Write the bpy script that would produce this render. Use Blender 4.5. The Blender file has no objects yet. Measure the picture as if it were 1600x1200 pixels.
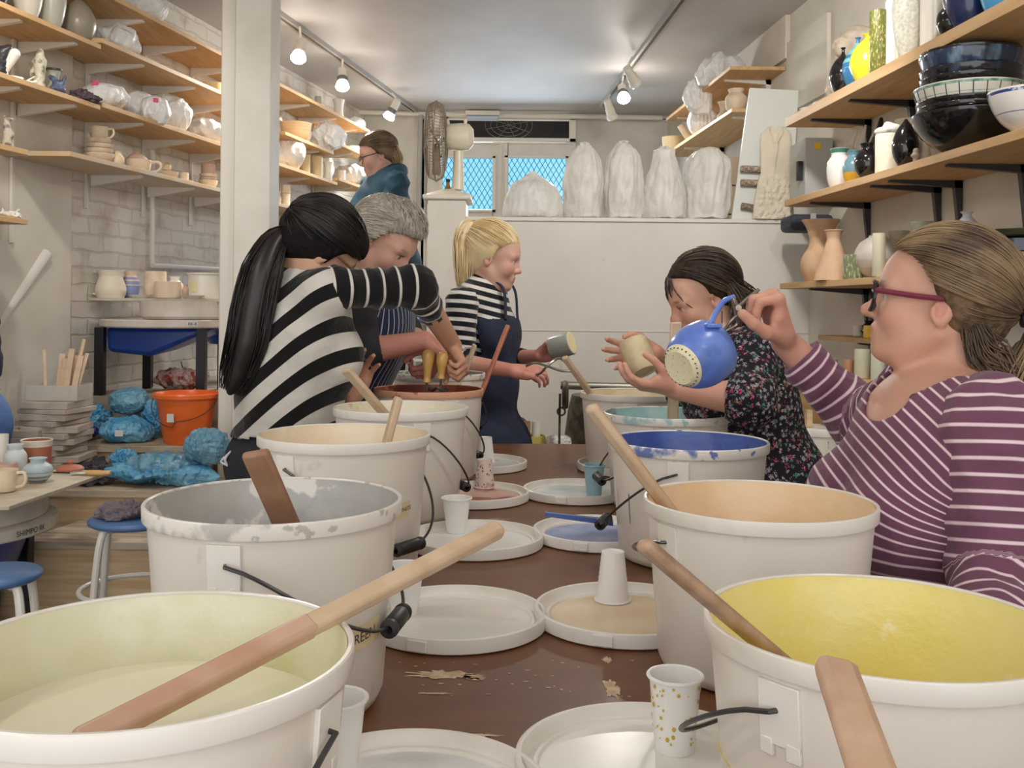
import bpy, math, random
import numpy as np
from mathutils import Vector, Matrix, Euler
random.seed(7)
C = bpy.context.scene.collection
PI = math.pi
# ---------------------------------------------------------------- camera
F, ROLL, CY, ZC = 1560.0, 0.0096, 481.0, 1.36
cam = bpy.data.cameras.new('camera'); camo = bpy.data.objects.new('camera', cam); C.objects.link(camo)
cam.sensor_width = 36; cam.lens = F / 1600 * 36; cam.shift_y = (CY - 600) / 1600; cam.clip_start = .02
camo.matrix_world = Matrix.Translation((0, 0, ZC)) @ Matrix.Rotation(PI / 2, 4, 'X') @ Matrix.Rotation(ROLL, 4, 'Z')
bpy.context.scene.camera = camo

def at(px, py, Y):
    """the point at depth Y that the photograph shows at pixel px, py"""
    a, b = px - 800, py - CY
    u = a * math.cos(ROLL) + b * math.sin(ROLL); v = -a * math.sin(ROLL) + b * math.cos(ROLL)
    return Vector((u * Y / F, Y, ZC - v * Y / F))

# ---------------------------------------------------------------- materials
MATS = {}
def mat(name, col, rough=.6, metal=0., col2=None, vscale=8., vlo=.4, vhi=.65, bump=0., bscale=20., spec=.5,
        coat=0., alpha=1., emit=None, estr=0., trans=0., stretch=None, attr=None, detail=4., sub=0., col3=None, v3=(.6, .66), v3scale=30.):
    if name in MATS: return MATS[name]
    m = bpy.data.materials.new(name); m.use_nodes = True
    nt = m.node_tree; N = nt.nodes; L = nt.links
    b = N['Principled BSDF']
    def c4(c): return (c[0], c[1], c[2], 1)
    b.inputs['Base Color'].default_value = c4(col)
    b.inputs['Roughness'].default_value = rough; b.inputs['Metallic'].default_value = metal
    b.inputs['Specular IOR Level'].default_value = spec
    b.inputs['Coat Weight'].default_value = coat; b.inputs['Coat Roughness'].default_value = .08
    b.inputs['Alpha'].default_value = alpha; b.inputs['Transmission Weight'].default_value = trans
    if sub: b.inputs['Subsurface Weight'].default_value = sub; b.inputs['Subsurface Radius'].default_value = (.01, .004, .002); b.inputs['Subsurface Scale'].default_value = 1.
    tc = N.new('ShaderNodeTexCoord'); mp = N.new('ShaderNodeMapping'); L.new(tc.outputs['Object'], mp.inputs[0])
    if stretch: mp.inputs['Scale'].default_value = stretch
    out = None
    if attr:
        a = N.new('ShaderNodeAttribute'); a.attribute_name = attr; out = a.outputs['Color']
    if col2 is not None:
        n = N.new('ShaderNodeTexNoise'); n.inputs['Scale'].default_value = vscale; n.inputs['Detail'].default_value = detail
        L.new(mp.outputs[0], n.inputs['Vector'])
        r = N.new('ShaderNodeMapRange'); r.inputs[1].default_value = vlo; r.inputs[2].default_value = vhi
        L.new(n.outputs[0], r.inputs[0])
        x = N.new('ShaderNodeMix'); x.data_type = 'RGBA'; L.new(r.outputs[0], x.inputs[0])
        if out: L.new(out, x.inputs[6])
        else: x.inputs[6].default_value = c4(col)
        x.inputs[7].default_value = c4(col2); out = x.outputs[2]
    if col3 is not None:
        n = N.new('ShaderNodeTexNoise'); n.inputs['Scale'].default_value = v3scale; n.inputs['Detail'].default_value = 6
        L.new(tc.outputs['Object'], n.inputs['Vector'])
        r = N.new('ShaderNodeMapRange'); r.inputs[1].default_value = v3[0]; r.inputs[2].default_value = v3[1]
        L.new(n.outputs[0], r.inputs[0])
        x = N.new('ShaderNodeMix'); x.data_type = 'RGBA'; L.new(r.outputs[0], x.inputs[0])
        if out: L.new(out, x.inputs[6])
        else: x.inputs[6].default_value = c4(col)
        x.inputs[7].default_value = c4(col3); out = x.outputs[2]
    if out: L.new(out, b.inputs['Base Color'])
    if bump:
        n = N.new('ShaderNodeTexNoise'); n.inputs['Scale'].default_value = bscale; n.inputs['Detail'].default_value = 5
        L.new(mp.outputs[0], n.inputs['Vector'])
        u = N.new('ShaderNodeBump'); u.inputs['Strength'].default_value = bump; u.inputs['Distance'].default_value = .01
        L.new(n.outputs[0], u.inputs['Height']); L.new(u.outputs[0], b.inputs['Normal'])
    if emit:
        b.inputs['Emission Color'].default_value = c4(emit); b.inputs['Emission Strength'].default_value = estr
    MATS[name] = m
    return m

def s2l(r, g, b):
    """8-bit colour as the eye reads it in the photograph -> linear"""
    f = lambda c: (c / 255 / 12.92) if c / 255 < .04045 else ((c / 255 + .055) / 1.055) ** 2.4
    return (f(r), f(g), f(b))

# ---------------------------------------------------------------- geometry
class G:
    def __init__(s): s.v = []; s.f = []; s.col = None; s.attr = {}
    def add(s, v, f):
        o = len(s.v); s.v += [tuple(p) for p in v]; s.f += [tuple(i + o for i in q) for q in f]; return s
    def __iadd__(s, g): s.add(g.v, g.f); return s
    def tf(s, M): s.v = [tuple(M @ Vector(p)) for p in s.v]; return s
    def mv(s, p): s.v = [(a + p[0], b + p[1], c + p[2]) for a, b, c in s.v]; return s

def box(c, s, rz=0., M=None):
    x, y, z = s[0] / 2, s[1] / 2, s[2] / 2
    v = [Vector((i * x, j * y, k * z)) for i in (-1, 1) for j in (-1, 1) for k in (-1, 1)]
    R = M if M is not None else Matrix.Rotation(rz, 3, 'Z')
    v = [R @ p + Vector(c) for p in v]
    return G().add(v, [(0, 1, 3, 2), (4, 6, 7, 5), (0, 4, 5, 1), (2, 3, 7, 6), (0, 2, 6, 4), (1, 5, 7, 3)])

def hexa(p):  # eight corners: bottom four round, top four round
    return G().add(p, [(3, 2, 1, 0), (4, 5, 6, 7), (0, 1, 5, 4), (1, 2, 6, 5), (2, 3, 7, 6), (3, 0, 4, 7)])

def frame(d, up=Vector((0, 0, 1))):
    d = Vector(d).normalized()
    if abs(d.dot(up)) > .98: up = Vector((0, 1, 0)) if abs(d.y) < .9 else Vector((1, 0, 0))
    s = d.cross(up).normalized(); u = s.cross(d)
    return s, u, d

def tube(path, r, n=8, cap=True, closed=False, flat=1.):
    P = [Vector(p) for p in path]; R = r if isinstance(r, (list, tuple)) else [r] * len(P)
    v = []; f = []; s0 = None
    for i, p in enumerate(P):
        if closed: d = P[(i + 1) % len(P)] - P[i - 1]
        else: d = P[min(i + 1, len(P) - 1)] - P[max(i - 1, 0)]
        d.normalize()
        if s0 is None: s, u, _ = frame(d)
        else:
            s = (s0 - d * s0.dot(d))
            s = s.normalized() if s.length > 1e-5 else frame(d)[0]
            u = s.cross(d)
        s0 = s
        for k in range(n):
            a = 2 * PI * k / n; v.append(p + s * math.cos(a) * R[i] + u * math.sin(a) * R[i] * flat)
    m = len(P)
    for i in range(m if closed else m - 1):
        for k in range(n):
            a, b = i * n + k, i * n + (k + 1) % n; c, d = ((i + 1) % m) * n + (k + 1) % n, ((i + 1) % m) * n + k
            f.append((a, d, c, b))
    if cap and not closed: f.append(tuple(range(n))); f.append(tuple(reversed(range((m - 1) * n, m * n))))
    return G().add(v, f)

def lathe(prof, n=40, c=(0, 0, 0), a0=0., a1=2 * PI, wob=None):
    full = abs(a1 - a0 - 2 * PI) < 1e-6; m = n if full else n + 1
    v = []; f = []; c = Vector(c)
    for r, z in prof:
        for k in range(m):
            a = a0 + (a1 - a0) * k / n
            rr = r * (wob(a, z) if wob else 1)
            v.append((c.x + rr * math.cos(a), c.y + rr * math.sin(a), c.z + z))
    for i in range(len(prof) - 1):
        for k in range(n):
            k2 = (k + 1) % m
            f.append((i * m + k, i * m + k2, (i + 1) * m + k2, (i + 1) * m + k))
    return G().add(v, f)

def bezier(ps, n=16):
    """smooth curve through points (Catmull-Rom)"""
    P = [Vector(p) for p in ps]; P = [P[0] * 2 - P[1]] + P + [P[-1] * 2 - P[-2]]; out = []
    for i in range(1, len(P) - 2):
        for k in range(n):
            t = k / n
            out.append(.5 * ((2 * P[i]) + (-P[i - 1] + P[i + 1]) * t + (2 * P[i - 1] - 5 * P[i] + 4 * P[i + 1] - P[i + 2]) * t * t + (-P[i - 1] + 3 * P[i] - 3 * P[i + 1] + P[i + 2]) * t ** 3))
    out.append(P[-2]); return out

def wave(P, seed=0, freq=20., oct=3, ridged=False):
    """cheap numpy noise, -1..1, for folds and crumples"""
    rs = np.random.RandomState(seed); P = np.asarray(P, float); out = np.zeros(len(P)); amp = 1.; tot = 0
    for o in range(oct):
        for j in range(4):
            d = rs.normal(size=3); d /= np.linalg.norm(d); w = rs.normal(size=3); w /= np.linalg.norm(w)
            s = np.sin(P @ d * freq + 1.7 * np.sin(P @ w * freq * .6 + rs.rand() * 6) + rs.rand() * 6)
            out += amp * ((1 - 2 * np.abs(s)) if ridged else s); tot += amp
        freq *= 2.1; amp *= .55
    return out / tot * 2

def displace(g, amp, freq, seed=0, ridged=False, center=None, mask=None):
    P = np.array(g.v); c = np.array(center) if center is not None else P.mean(0)
    d = P - c; d /= (np.linalg.norm(d, axis=1)[:, None] + 1e-9)
    w = wave(P, seed, freq, 3, ridged) * amp
    if mask is not None: w = w * mask(P)
    g.v = [tuple(p) for p in P + d * w[:, None]]; return g

WL = {}
def wl(o): return WL.get(o.name_full, Vector((0, 0, 0)))
def setp(o, label=None, cat=None, group=None, kind=None):
    if label: o['label'] = label
    if cat: o['category'] = cat
    if group: o['group'] = group
    if kind: o['kind'] = kind
    return o
def ob(name, g, m, parent=None, label=None, cat=None, group=None, kind=None, loc=None, ang=35, bev=0., flip=False, sub=0):
    me = bpy.data.meshes.new(name)
    V = np.array(g.v, float)
    if parent is not None: o0 = wl(parent)
    elif loc is not None: o0 = Vector(loc)
    else: o0 = Vector(((V[:, 0].min() + V[:, 0].max()) / 2, (V[:, 1].min() + V[:, 1].max()) / 2, V[:, 2].min()))
    V = V - np.array(o0)
    me.from_pydata(V.tolist(), [], [tuple(reversed(q)) for q in g.f] if flip else g.f)
    me.shade_smooth()
    try: me.set_sharp_from_angle(angle=math.radians(ang))
    except Exception: pass
    if g.col is not None:
        a = me.color_attributes.new('col', 'FLOAT_COLOR', 'POINT')
        a.data.foreach_set('color', np.c_[np.array(g.col, float), np.ones(len(V))].ravel())
    for k, arr in g.attr.items():
        a = me.attributes.new(k, 'FLOAT', 'POINT'); a.data.foreach_set('value', np.array(arr, float).ravel())
    me.materials.append(m)
    o = bpy.data.objects.new(name, me); C.objects.link(o)
    if parent is not None: o.parent = parent; WL[o.name_full] = o0.copy()
    else: o.location = o0; WL[o.name_full] = o0.copy()
    if bev:
        b = o.modifiers.new('bevel', 'BEVEL'); b.width = bev; b.segments = 2; b.limit_method = 'ANGLE'; b.angle_limit = .6
    return setp(o, label, cat, group, kind)
def thing(name, label, cat, loc, group=None):
    o = bpy.data.objects.new(name, None); C.objects.link(o); o.location = loc; o.empty_display_size = .05
    WL[o.name_full] = Vector(loc); return setp(o, label, cat, group)
def struct(name, g, m, **k): return ob(name, g, m, kind='structure', **k)
def dup(root, loc, label, rz=0., group=None, scale=None):
    r = root.copy(); C.objects.link(r); r.location = loc; r.rotation_euler = (0, 0, rz)
    if scale: r.scale = (scale,) * 3
    r['label'] = label
    if group: r['group'] = group
    WL[r.name_full] = Vector(loc)
    for ch in list(root.children):
        c = ch.copy(); C.objects.link(c); c.parent = r
        for g in ch.children:
            d = g.copy(); C.objects.link(d); d.parent = c
    return r

def text_geo(s, size, align='CENTER'):
    cu = bpy.data.curves.new('t', 'FONT'); cu.body = s; cu.size = size; cu.align_x = align; cu.align_y = 'CENTER'; cu.resolution_u = 3
    o = bpy.data.objects.new('t', cu); C.objects.link(o)
    dg = bpy.context.evaluated_depsgraph_get(); me = bpy.data.meshes.new_from_object(o.evaluated_get(dg))
    g = G().add([tuple(v.co) for v in me.vertices], [tuple(p.vertices) for p in me.polygons])
    bpy.data.objects.remove(o); bpy.data.curves.remove(cu); bpy.data.meshes.remove(me); return g

# ---------------------------------------------------------------- signed distance modelling (people, soft things)
def smin(a, b, k):
    h = np.clip(.5 + .5 * (b - a) / k, 0, 1); return b * (1 - h) + a * h - k * h * (1 - h)
class SDF:
    """list of shapes: capsules with two radii and turned ellipsoids, blended"""
    def __init__(s): s.p = []
    def cap(s, a, b, ra, rb=None, k=.02, sub=False):
        s.p.append(('c', Vector(a), Vector(b), ra, ra if rb is None else rb, k, sub)); return s
    def chain(s, pts, rs, k=.02):
        for i in range(len(pts) - 1): s.cap(pts[i], pts[i + 1], rs[i], rs[i + 1], k)
        return s
    def ell(s, c, r, R=None, k=.02, sub=False):
        s.p.append(('e', Vector(c), (R or Matrix.Identity(3)).copy(), r, 0, k, sub)); return s
    def ext(s, o, M=None):
        for q in o.p:
            if M is None: s.p.append(q)
            else:
                sc = M.to_scale()[0]; R3 = M.to_3x3() * (1 / sc)
                if q[0] == 'c': s.p.append(('c', M @ q[1], M @ q[2], q[3] * sc, q[4] * sc, q[5] * sc, q[6]))
                else: s.p.append(('e', M @ q[1], R3 @ q[2], tuple(x * sc for x in q[3]), 0, q[5] * sc, q[6]))
        return s
    def bounds(s):
        lo = np.full(3, 1e9); hi = -lo
        for q in s.p:
            if q[6]: continue
            for c in ((q[1], q[2]) if q[0] == 'c' else (q[1],)):
                r = max(q[3], q[4]) if q[0] == 'c' else max(q[3])
                lo = np.minimum(lo, np.array(c) - r); hi = np.maximum(hi, np.array(c) + r)
        return lo - .02, hi + .02
    def mesh(s, res, lo=None, hi=None, fn=None, grow=0.):
        b0, b1 = s.bounds(); lo = b0 if lo is None else np.maximum(b0, lo); hi = b1 if hi is None else np.minimum(b1, hi)
        n = np.ceil((hi - lo) / res).astype(int) + 1
        ax = [lo[i] + res * np.arange(n[i]) for i in range(3)]
        D = np.full(n, .08, np.float32)
        for q in s.p:
            k = q[5]; pad = k + .03
            if q[0] == 'c':
                a, b = np.array(q[1]), np.array(q[2]); r = max(q[3], q[4]); bl = np.minimum(a, b) - r - pad; bh = np.maximum(a, b) + r + pad
            else:
                a = np.array(q[1]); r = max(q[3]); bl = a - r - pad; bh = a + r + pad
            i0 = np.clip(np.floor((bl - lo) / res).astype(int), 0, n); i1 = np.clip(np.ceil((bh - lo) / res).astype(int) + 1, 0, n)
            if (i1 <= i0).any(): continue
            sl = tuple(slice(i0[i], i1[i]) for i in range(3))
            X, Y, Z = np.meshgrid(ax[0][sl[0]], ax[1][sl[1]], ax[2][sl[2]], indexing='ij')
            if q[0] == 'c':
                ba = b - a; L2 = max(ba @ ba, 1e-12)
                t = np.clip(((X - a[0]) * ba[0] + (Y - a[1]) * ba[1] + (Z - a[2]) * ba[2]) / L2, 0, 1)
                d = np.sqrt((X - a[0] - t * ba[0]) ** 2 + (Y - a[1] - t * ba[1]) ** 2 + (Z - a[2] - t * ba[2]) ** 2) - (q[3] + (q[4] - q[3]) * t)
            else:
                R = np.array(q[2]); px, py, pz = X - a[0], Y - a[1], Z - a[2]
                l = [(px * R[0, i] + py * R[1, i] + pz * R[2, i]) / q[3][i] for i in range(3)]
                k0 = np.sqrt(l[0] ** 2 + l[1] ** 2 + l[2] ** 2); k1 = np.sqrt(sum((l[i] / q[3][i]) ** 2 for i in range(3))) + 1e-9
                d = k0 * (k0 - 1) / k1
                d = np.where(k0 < .2, -min(q[3]), d)
            d = d.astype(np.float32)
            D[sl] = -smin(-D[sl], d, k) if q[6] else smin(D[sl], d, k)
        D -= grow
        if fn is not None:
            X, Y, Z = np.meshgrid(*ax, indexing='ij'); D = fn(D, X, Y, Z)
        return nets(D, lo, res)

def nets(D, lo, res):
    S = D < 0
    c = [S[i:S.shape[0] - 1 + i, j:S.shape[1] - 1 + j, k:S.shape[2] - 1 + k] for i in (0, 1) for j in (0, 1) for k in (0, 1)]
    cnt = sum(x.astype(np.int8) for x in c); act = (cnt > 0) & (cnt < 8)
    idx = -np.ones(act.shape, np.int64); A = np.argwhere(act); idx[act] = np.arange(len(A))
    P = np.zeros((len(A), 3)); W = np.zeros(len(A))
    cr = [(i, j, k) for i in (0, 1) for j in (0, 1) for k in (0, 1)]
    val = {q: D[A[:, 0] + q[0], A[:, 1] + q[1], A[:, 2] + q[2]] for q in cr}
    for q in cr:
        for ax in range(3):
            if q[ax]: continue
            q2 = tuple(1 if i == ax else q[i] for i in range(3)); a, b = val[q], val[q2]; m = (a < 0) != (b < 0)
            t = np.where(m, a / np.where(m, a - b, 1), 0)
            for i in range(3): P[:, i] += np.where(m, (t if i == ax else q[i]), 0)
            W += m
    P /= W[:, None]; V = (A + P) * res + lo
    F_ = []
    for ax in range(3):
        n = list(S.shape); o = [1, 1, 1]; o[ax] = 0
        sl = [slice(1, n[i] - 1) for i in range(3)]; sl[ax] = slice(0, n[ax] - 1)
        sl2 = list(sl); sl2[ax] = slice(1, n[ax])
        a = S[tuple(sl)]; b = S[tuple(sl2)]; E = np.argwhere(a != b)
        if not len(E): continue
        fl = a[a != b]
        base = E + np.array(o)
        u, w = [(1, 2), (2, 0), (0, 1)][ax]
        def cell(du, dw):
            q = base.copy(); q[:, u] -= du; q[:, w] -= dw; return idx[q[:, 0], q[:, 1], q[:, 2]]
        Q = np.stack([cell(1, 1), cell(0, 1), cell(0, 0), cell(1, 0)], 1)
        Q[~fl] = Q[~fl][:, ::-1]; F_.append(Q)
    Fq = np.concatenate(F_) if F_ else np.zeros((0, 4), int)
    g = G(); g.v = V.tolist(); g.f = Fq.tolist(); return g

def relax(g, it=1):
    """light smoothing of a quad mesh"""
    V = np.array(g.v); Fq = np.array(g.f)
    for _ in range(it):
        A = np.zeros_like(V); W = np.zeros(len(V))
        for i in range(4):
            for j in ((i + 1) % 4, (i + 3) % 4):
                np.add.at(A, Fq[:, i], V[Fq[:, j]]); np.add.at(W, Fq[:, i], 1)
        W[W == 0] = 1; V = V * .5 + A / W[:, None] * .5
    g.v = V.tolist(); return g
def join(*gs):
    o = G()
    for g in gs:
        n = len(o.v); o.v += list(g.v); o.f += [tuple(i + n for i in q) for q in g.f]
    return o
# ================================================================ SETTING
wl_x = lambda Y: -2.83 + .2 * Y          # face of the left wall
wr_x = lambda Y: 1.865 - .076 * Y        # face of the right wall
ZCEIL, YB = 2.93, 8.1
white = s2l(225, 219, 208)
m_plaster = mat('painted_plaster', s2l(220, 214, 202), .75, col2=s2l(203, 195, 182), vscale=2.2, vlo=.45, vhi=.7, bump=.12, bscale=14)
m_ceil = mat('ceiling_paint', s2l(204, 199, 195), .6, col2=s2l(190, 184, 180), vscale=1.8, bump=.25, bscale=5, stretch=(1, .5, 1))
m_white = mat('white_gloss_paint', s2l(226, 221, 210), .4, bump=.05, bscale=30)
m_cream = mat('cream_paint', s2l(224, 219, 209), .45, col2=s2l(214, 208, 196), vscale=5, bump=.05, bscale=30)
m_floor = mat('grey_floor', s2l(128, 118, 108), .55, col2=s2l(96, 88, 80), vscale=3, bump=.1)
m_half = mat('partition_paint', s2l(226, 223, 216), .6, col2=s2l(218, 214, 206), vscale=2., bump=.06, bscale=18, col3=s2l(196, 186, 172), v3=(.68, .74), v3scale=5)

def brick_mat():
    m = mat('painted_brick', s2l(216, 208, 196), .65)
    nt = m.node_tree; N = nt.nodes; L = nt.links; b = N['Principled BSDF']
    tc = N.new('ShaderNodeTexCoord'); sp = N.new('ShaderNodeSeparateXYZ'); cb = N.new('ShaderNodeCombineXYZ')
    L.new(tc.outputs['Object'], sp.inputs[0]); L.new(sp.outputs['Y'], cb.inputs['X']); L.new(sp.outputs['Z'], cb.inputs['Y'])
    ns = N.new('ShaderNodeTexNoise'); ns.inputs['Scale'].default_value = 9; ns.inputs['Detail'].default_value = 3
    L.new(cb.outputs[0], ns.inputs['Vector'])
    mx = N.new('ShaderNodeVectorMath'); mx.operation = 'MULTIPLY_ADD'; L.new(ns.outputs['Color'], mx.inputs[0]); mx.inputs[1].default_value = (.05, .035, 0); L.new(cb.outputs[0], mx.inputs[2])
    br = N.new('ShaderNodeTexBrick'); L.new(mx.outputs[0], br.inputs['Vector'])
    br.inputs['Scale'].default_value = 1.; br.inputs['Brick Width'].default_value = .23; br.inputs['Row Height'].default_value = .077
    br.inputs['Mortar Size'].default_value = .007; br.inputs['Mortar Smooth'].default_value = .6
    br.inputs['Color1'].default_value = (*s2l(228, 222, 212), 1); br.inputs['Color2'].default_value = (*s2l(219, 212, 201), 1); br.inputs['Mortar'].default_value = (*s2l(213, 205, 193), 1)
    n2 = N.new('ShaderNodeTexNoise'); n2.inputs['Scale'].default_value = 7; n2.inputs['Detail'].default_value = 8; L.new(tc.outputs['Object'], n2.inputs['Vector'])
    r = N.new('ShaderNodeMapRange'); r.inputs[1].default_value = .5; r.inputs[2].default_value = .75; L.new(n2.outputs[0], r.inputs[0])
    x = N.new('ShaderNodeMix'); x.data_type = 'RGBA'; L.new(r.outputs[0], x.inputs[0]); L.new(br.outputs['Color'], x.inputs[6]); x.inputs[7].default_value = (*s2l(186, 172, 156), 1)
    L.new(x.outputs[2], b.inputs['Base Color'])
    sm = N.new('ShaderNodeMath'); sm.operation = 'MULTIPLY_ADD'; L.new(br.outputs['Fac'], sm.inputs[0]); sm.inputs[1].default_value = -1.; L.new(n2.outputs[0], sm.inputs[2])
    u = N.new('ShaderNodeBump'); u.inputs['Strength'].default_value = .55; u.inputs['Distance'].default_value = .007; L.new(sm.outputs[0], u.inputs['Height']); L.new(u.outputs[0], b.inputs['Normal'])
    return m
m_brick = brick_mat()
Y0, YC = -1.6, 4.36
def wallslab(xf, ya, yb, side, z0=0., z1=ZCEIL, t=.12):
    s = side * t
    return hexa([(xf(ya), ya, z0), (xf(ya) + s, ya, z0), (xf(yb) + s, yb, z0), (xf(yb), yb, z0), (xf(ya), ya, z1), (xf(ya) + s, ya, z1), (xf(yb) + s, yb, z1), (xf(yb), yb, z1)])
struct('wall_left', wallslab(lambda y: wl_x(y) + .03, Y0, YC, -1, t=.15), m_plaster)
struct('wall_left_rear', wallslab(wl_x, YC, YB + .1, -1), m_brick)
struct('wall_right', wallslab(wr_x, Y0, YB + .1, 1), m_plaster)
struct('floor', box((-.3, 3.3, -.05), (7, 10, .1)), m_floor)
struct('ceiling', box((-.3, 3.2, ZCEIL + .05), (6.4, 9.9, .1)), m_ceil)
# back wall, built round the dark vent opening and the two door lights
m_brickb = mat('white_brick_rear', s2l(222, 217, 207), .7, col2=s2l(206, 200, 190), vscale=3, bump=.3, bscale=9)
def bw(px0, py0, px1, py1, y=YB, t=.12):
    a, b = at(px0, py0, y), at(px1, py1, y)
    return box(((a.x + b.x) / 2, y + t / 2, (a.z + b.z) / 2), (abs(b.x - a.x), t, abs(a.z - b.z)))
g = bw(380, 120, 658, 760); g += bw(658, 120, 1100, 186); g += bw(898, 186, 1100, 760); g += bw(658, 332, 898, 760); g += bw(658, 186, 700, 332)
struct('wall_back', g, m_brickb)
m_dark = mat('dark_void', s2l(38, 33, 31), .9, col2=s2l(24, 22, 22), vscale=4)
# transom opening with extractor behind it
t = thing('extractor_fan', 'dark round extractor fan in the opening above the rear doors', 'fan', at(795, 212, YB + .1))
ob('backing', bw(698, 184, 900, 218, YB + .16, .02), m_dark, t)
m_wire = mat('grey_wire', s2l(96, 94, 92), .5, .6)
m_black = mat('black_metal', s2l(30, 30, 33), .4, .3)
cc = at(795, 196, YB + .12); g = G()
for rr in (.05, .1, .15, .195): g += tube([cc + Vector((rr * math.cos(a), -.02, rr * math.sin(a) * .62)) for a in [i * PI / 12 for i in range(24)]], .003, 5, closed=True)
for a in range(4): g += tube([cc + Vector((-.19 * math.cos(a * PI / 4 + .3), -.02, -.12 * math.sin(a * PI / 4 + .3))), cc + Vector((.19 * math.cos(a * PI / 4 + .3), -.02, .12 * math.sin(a * PI / 4 + .3)))], .003, 5)
ob('guard', g, m_wire, t)
g = G()
g += bw(692, 180, 900, 188, YB - .03, .05); g += bw(692, 214, 900, 222, YB - .03, .05); g += bw(890, 180, 900, 222, YB - .03, .05); g += bw(692, 180, 701, 222, YB - .03, .05)
struct('trim_2', g, m_white, bev=.004)
# door leaves with blue film behind diamond mesh
m_sky = mat('daylight_pane', (.1, .16, .2), .3, emit=s2l(124, 200, 236), estr=.95)
m_mesh = mat('screen_wire', s2l(70, 120, 150), .5, .5)
def doorleaf(n, x0, x1, gx0, gx1, lab):
    y = YB - .05; g = G()
    g += bw(x0, 222, gx0, 420, y, .05); g += bw(gx1, 222, x1, 420, y, .05); g += bw(gx0, 222, gx1, 247, y, .05); g += bw(gx0, 327, gx1, 420, y, .05)
    g += bw(x0 + 3, 224, x1 - 3, 226, y - .01, .02)
    d = ob('door_%d' % n, g, m_cream, kind='structure', bev=.003)
    ob('window_frame', join(bw(gx0 - 4, 243, gx1 + 4, 247, y - .02, .03), bw(gx0 - 4, 327, gx1 + 4, 331, y - .02, .03), bw(gx0 - 4, 243, gx0, 331, y - .02, .03), bw(gx1, 243, gx1 + 4, 331, y - .02, .03)), m_white, d)
    ob('pane', bw(gx0, 247, gx1, 327, y + .03, .01), m_sky, d)
    a, b = at(gx0, 247, y + .01), at(gx1, 327, y + .01); w, h = b.x - a.x, a.z - b.z; g = G(); st = .045
    k = -h * .6
    while k < w + .001:
        for sgn in (1, -1):
            pts = []
            for i in range(25):
                zz = h * i / 24; xx = k + zz * .6 if sgn > 0 else k + h * .6 - zz * .6
                if 0 <= xx <= w: pts.append((a.x + xx, y + .012, b.z + zz))
            if len(pts) > 1: g += tube([pts[0], pts[-1]], .0022, 4, cap=False)
        k += st
    ob('mesh_screen', g, m_mesh, d)
    return d
doorleaf(1, 668, 783, 690, 770, '')
doorleaf(2, 785, 898, 793, 884, '')
t = thing('batten_light', 'short white batten light unlit on the ceiling edge above the rear doors', 'light', at(755, 188, 7.95))
g = bw(727, 172, 781, 180, 7.9, .08); ob('housing', g, m_cream, t, bev=.004)
ob('diffuser', bw(729, 180, 779, 187, 7.9, .07), mat('frosted_plastic', s2l(190, 205, 220), .3), t, bev=.01)
# ceiling pipe along back wall and conduit
struct('trim_3', tube([at(560, 175, 7.98), at(655, 178, 7.98), at(1035, 184, 7.98)], .02, 8), m_white)
struct('trim_4', tube([at(657, 180, 7.95), at(654, 340, 7.95)], .02, 8), mat('grey_pipe', s2l(170, 168, 166), .5))
# partition wall with ledge, post
HW0, HW1, HZ = 5.0, 5.27, 1.815
xp0, xp1 = at(668, 320, 5.0).x, at(728, 320, 5.0).x
struct('wall_partition', hexa([(xp1, HW0, 0), (wr_x(HW0), HW0, 0), (wr_x(HW1), HW1, 0), (xp1, HW1, 0), (xp1, HW0, HZ - .02), (wr_x(HW0), HW0, HZ - .02), (wr_x(HW1), HW1, HZ - .02), (xp1, HW1, HZ - .02)]), m_half)
struct('trim_1', hexa([(xp1, HW0 - .012, HZ - .02), (wr_x(HW0), HW0 - .012, HZ - .02), (wr_x(HW1), HW1, HZ - .02), (xp1, HW1, HZ - .02), (xp1, HW0 - .012, HZ), (wr_x(HW0), HW0 - .012, HZ), (wr_x(HW1), HW1, HZ), (xp1, HW1, HZ)]), m_white, bev=.003)
sg = at(905, 517, 5.0).z
struct('trim_5', box(((xp1 + 1.48) / 2, HW0 - .002, sg), (1.48 - xp1, .004, .004)), m_cream)
pt = at(700, 312, 5.0).z
struct('trim_6', join(box(((xp0 + xp1) / 2, 5.13, pt / 2), (xp1 - xp0, .26, pt))), m_cream, bev=.004)
struct('trim_7', box(((xp0 + xp1) / 2, 5.13, pt + .012), (xp1 - xp0 + .05, .3, .024)), m_white, bev=.008)
# lower boarding beyond the post on the left (white frame)
struct('wall_stair', box((-.62, 5.9, .9), (.9, .06, 1.0)), m_cream)
# column
ca, cb = at(374, 300, 4.08), at(420, 300, 4.08)
struct('trim_8', box(((ca.x + cb.x) / 2 - .01, 4.16, ZCEIL / 2), (cb.x - ca.x + .03, .16, ZCEIL)), m_cream, bev=.006)
struct('trim_9', box((at(357.5, 300, 4.12).x, 4.18, ZCEIL / 2), (.075, .12, ZCEIL)), m_white, bev=.006)
# pipes on the brick wall
m_pipe = mat('white_pipe', s2l(226, 222, 214), .4)
ppt = lambda px, py: (lambda Y: at(px, py, Y))(2.79 / ((800 - px) / F + .2))
struct('trim_10', tube([ppt(238, 235), ppt(238, 412)], .013, 8), m_pipe)
struct('trim_11', tube([ppt(238, 414), ppt(345, 420)], .014, 8), m_pipe)
a_, b_ = at(-45, 560, 3.82), at(72, 396, 4.2)
struct('trim_12', tube([a_, b_], .027, 12), m_pipe)
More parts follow.
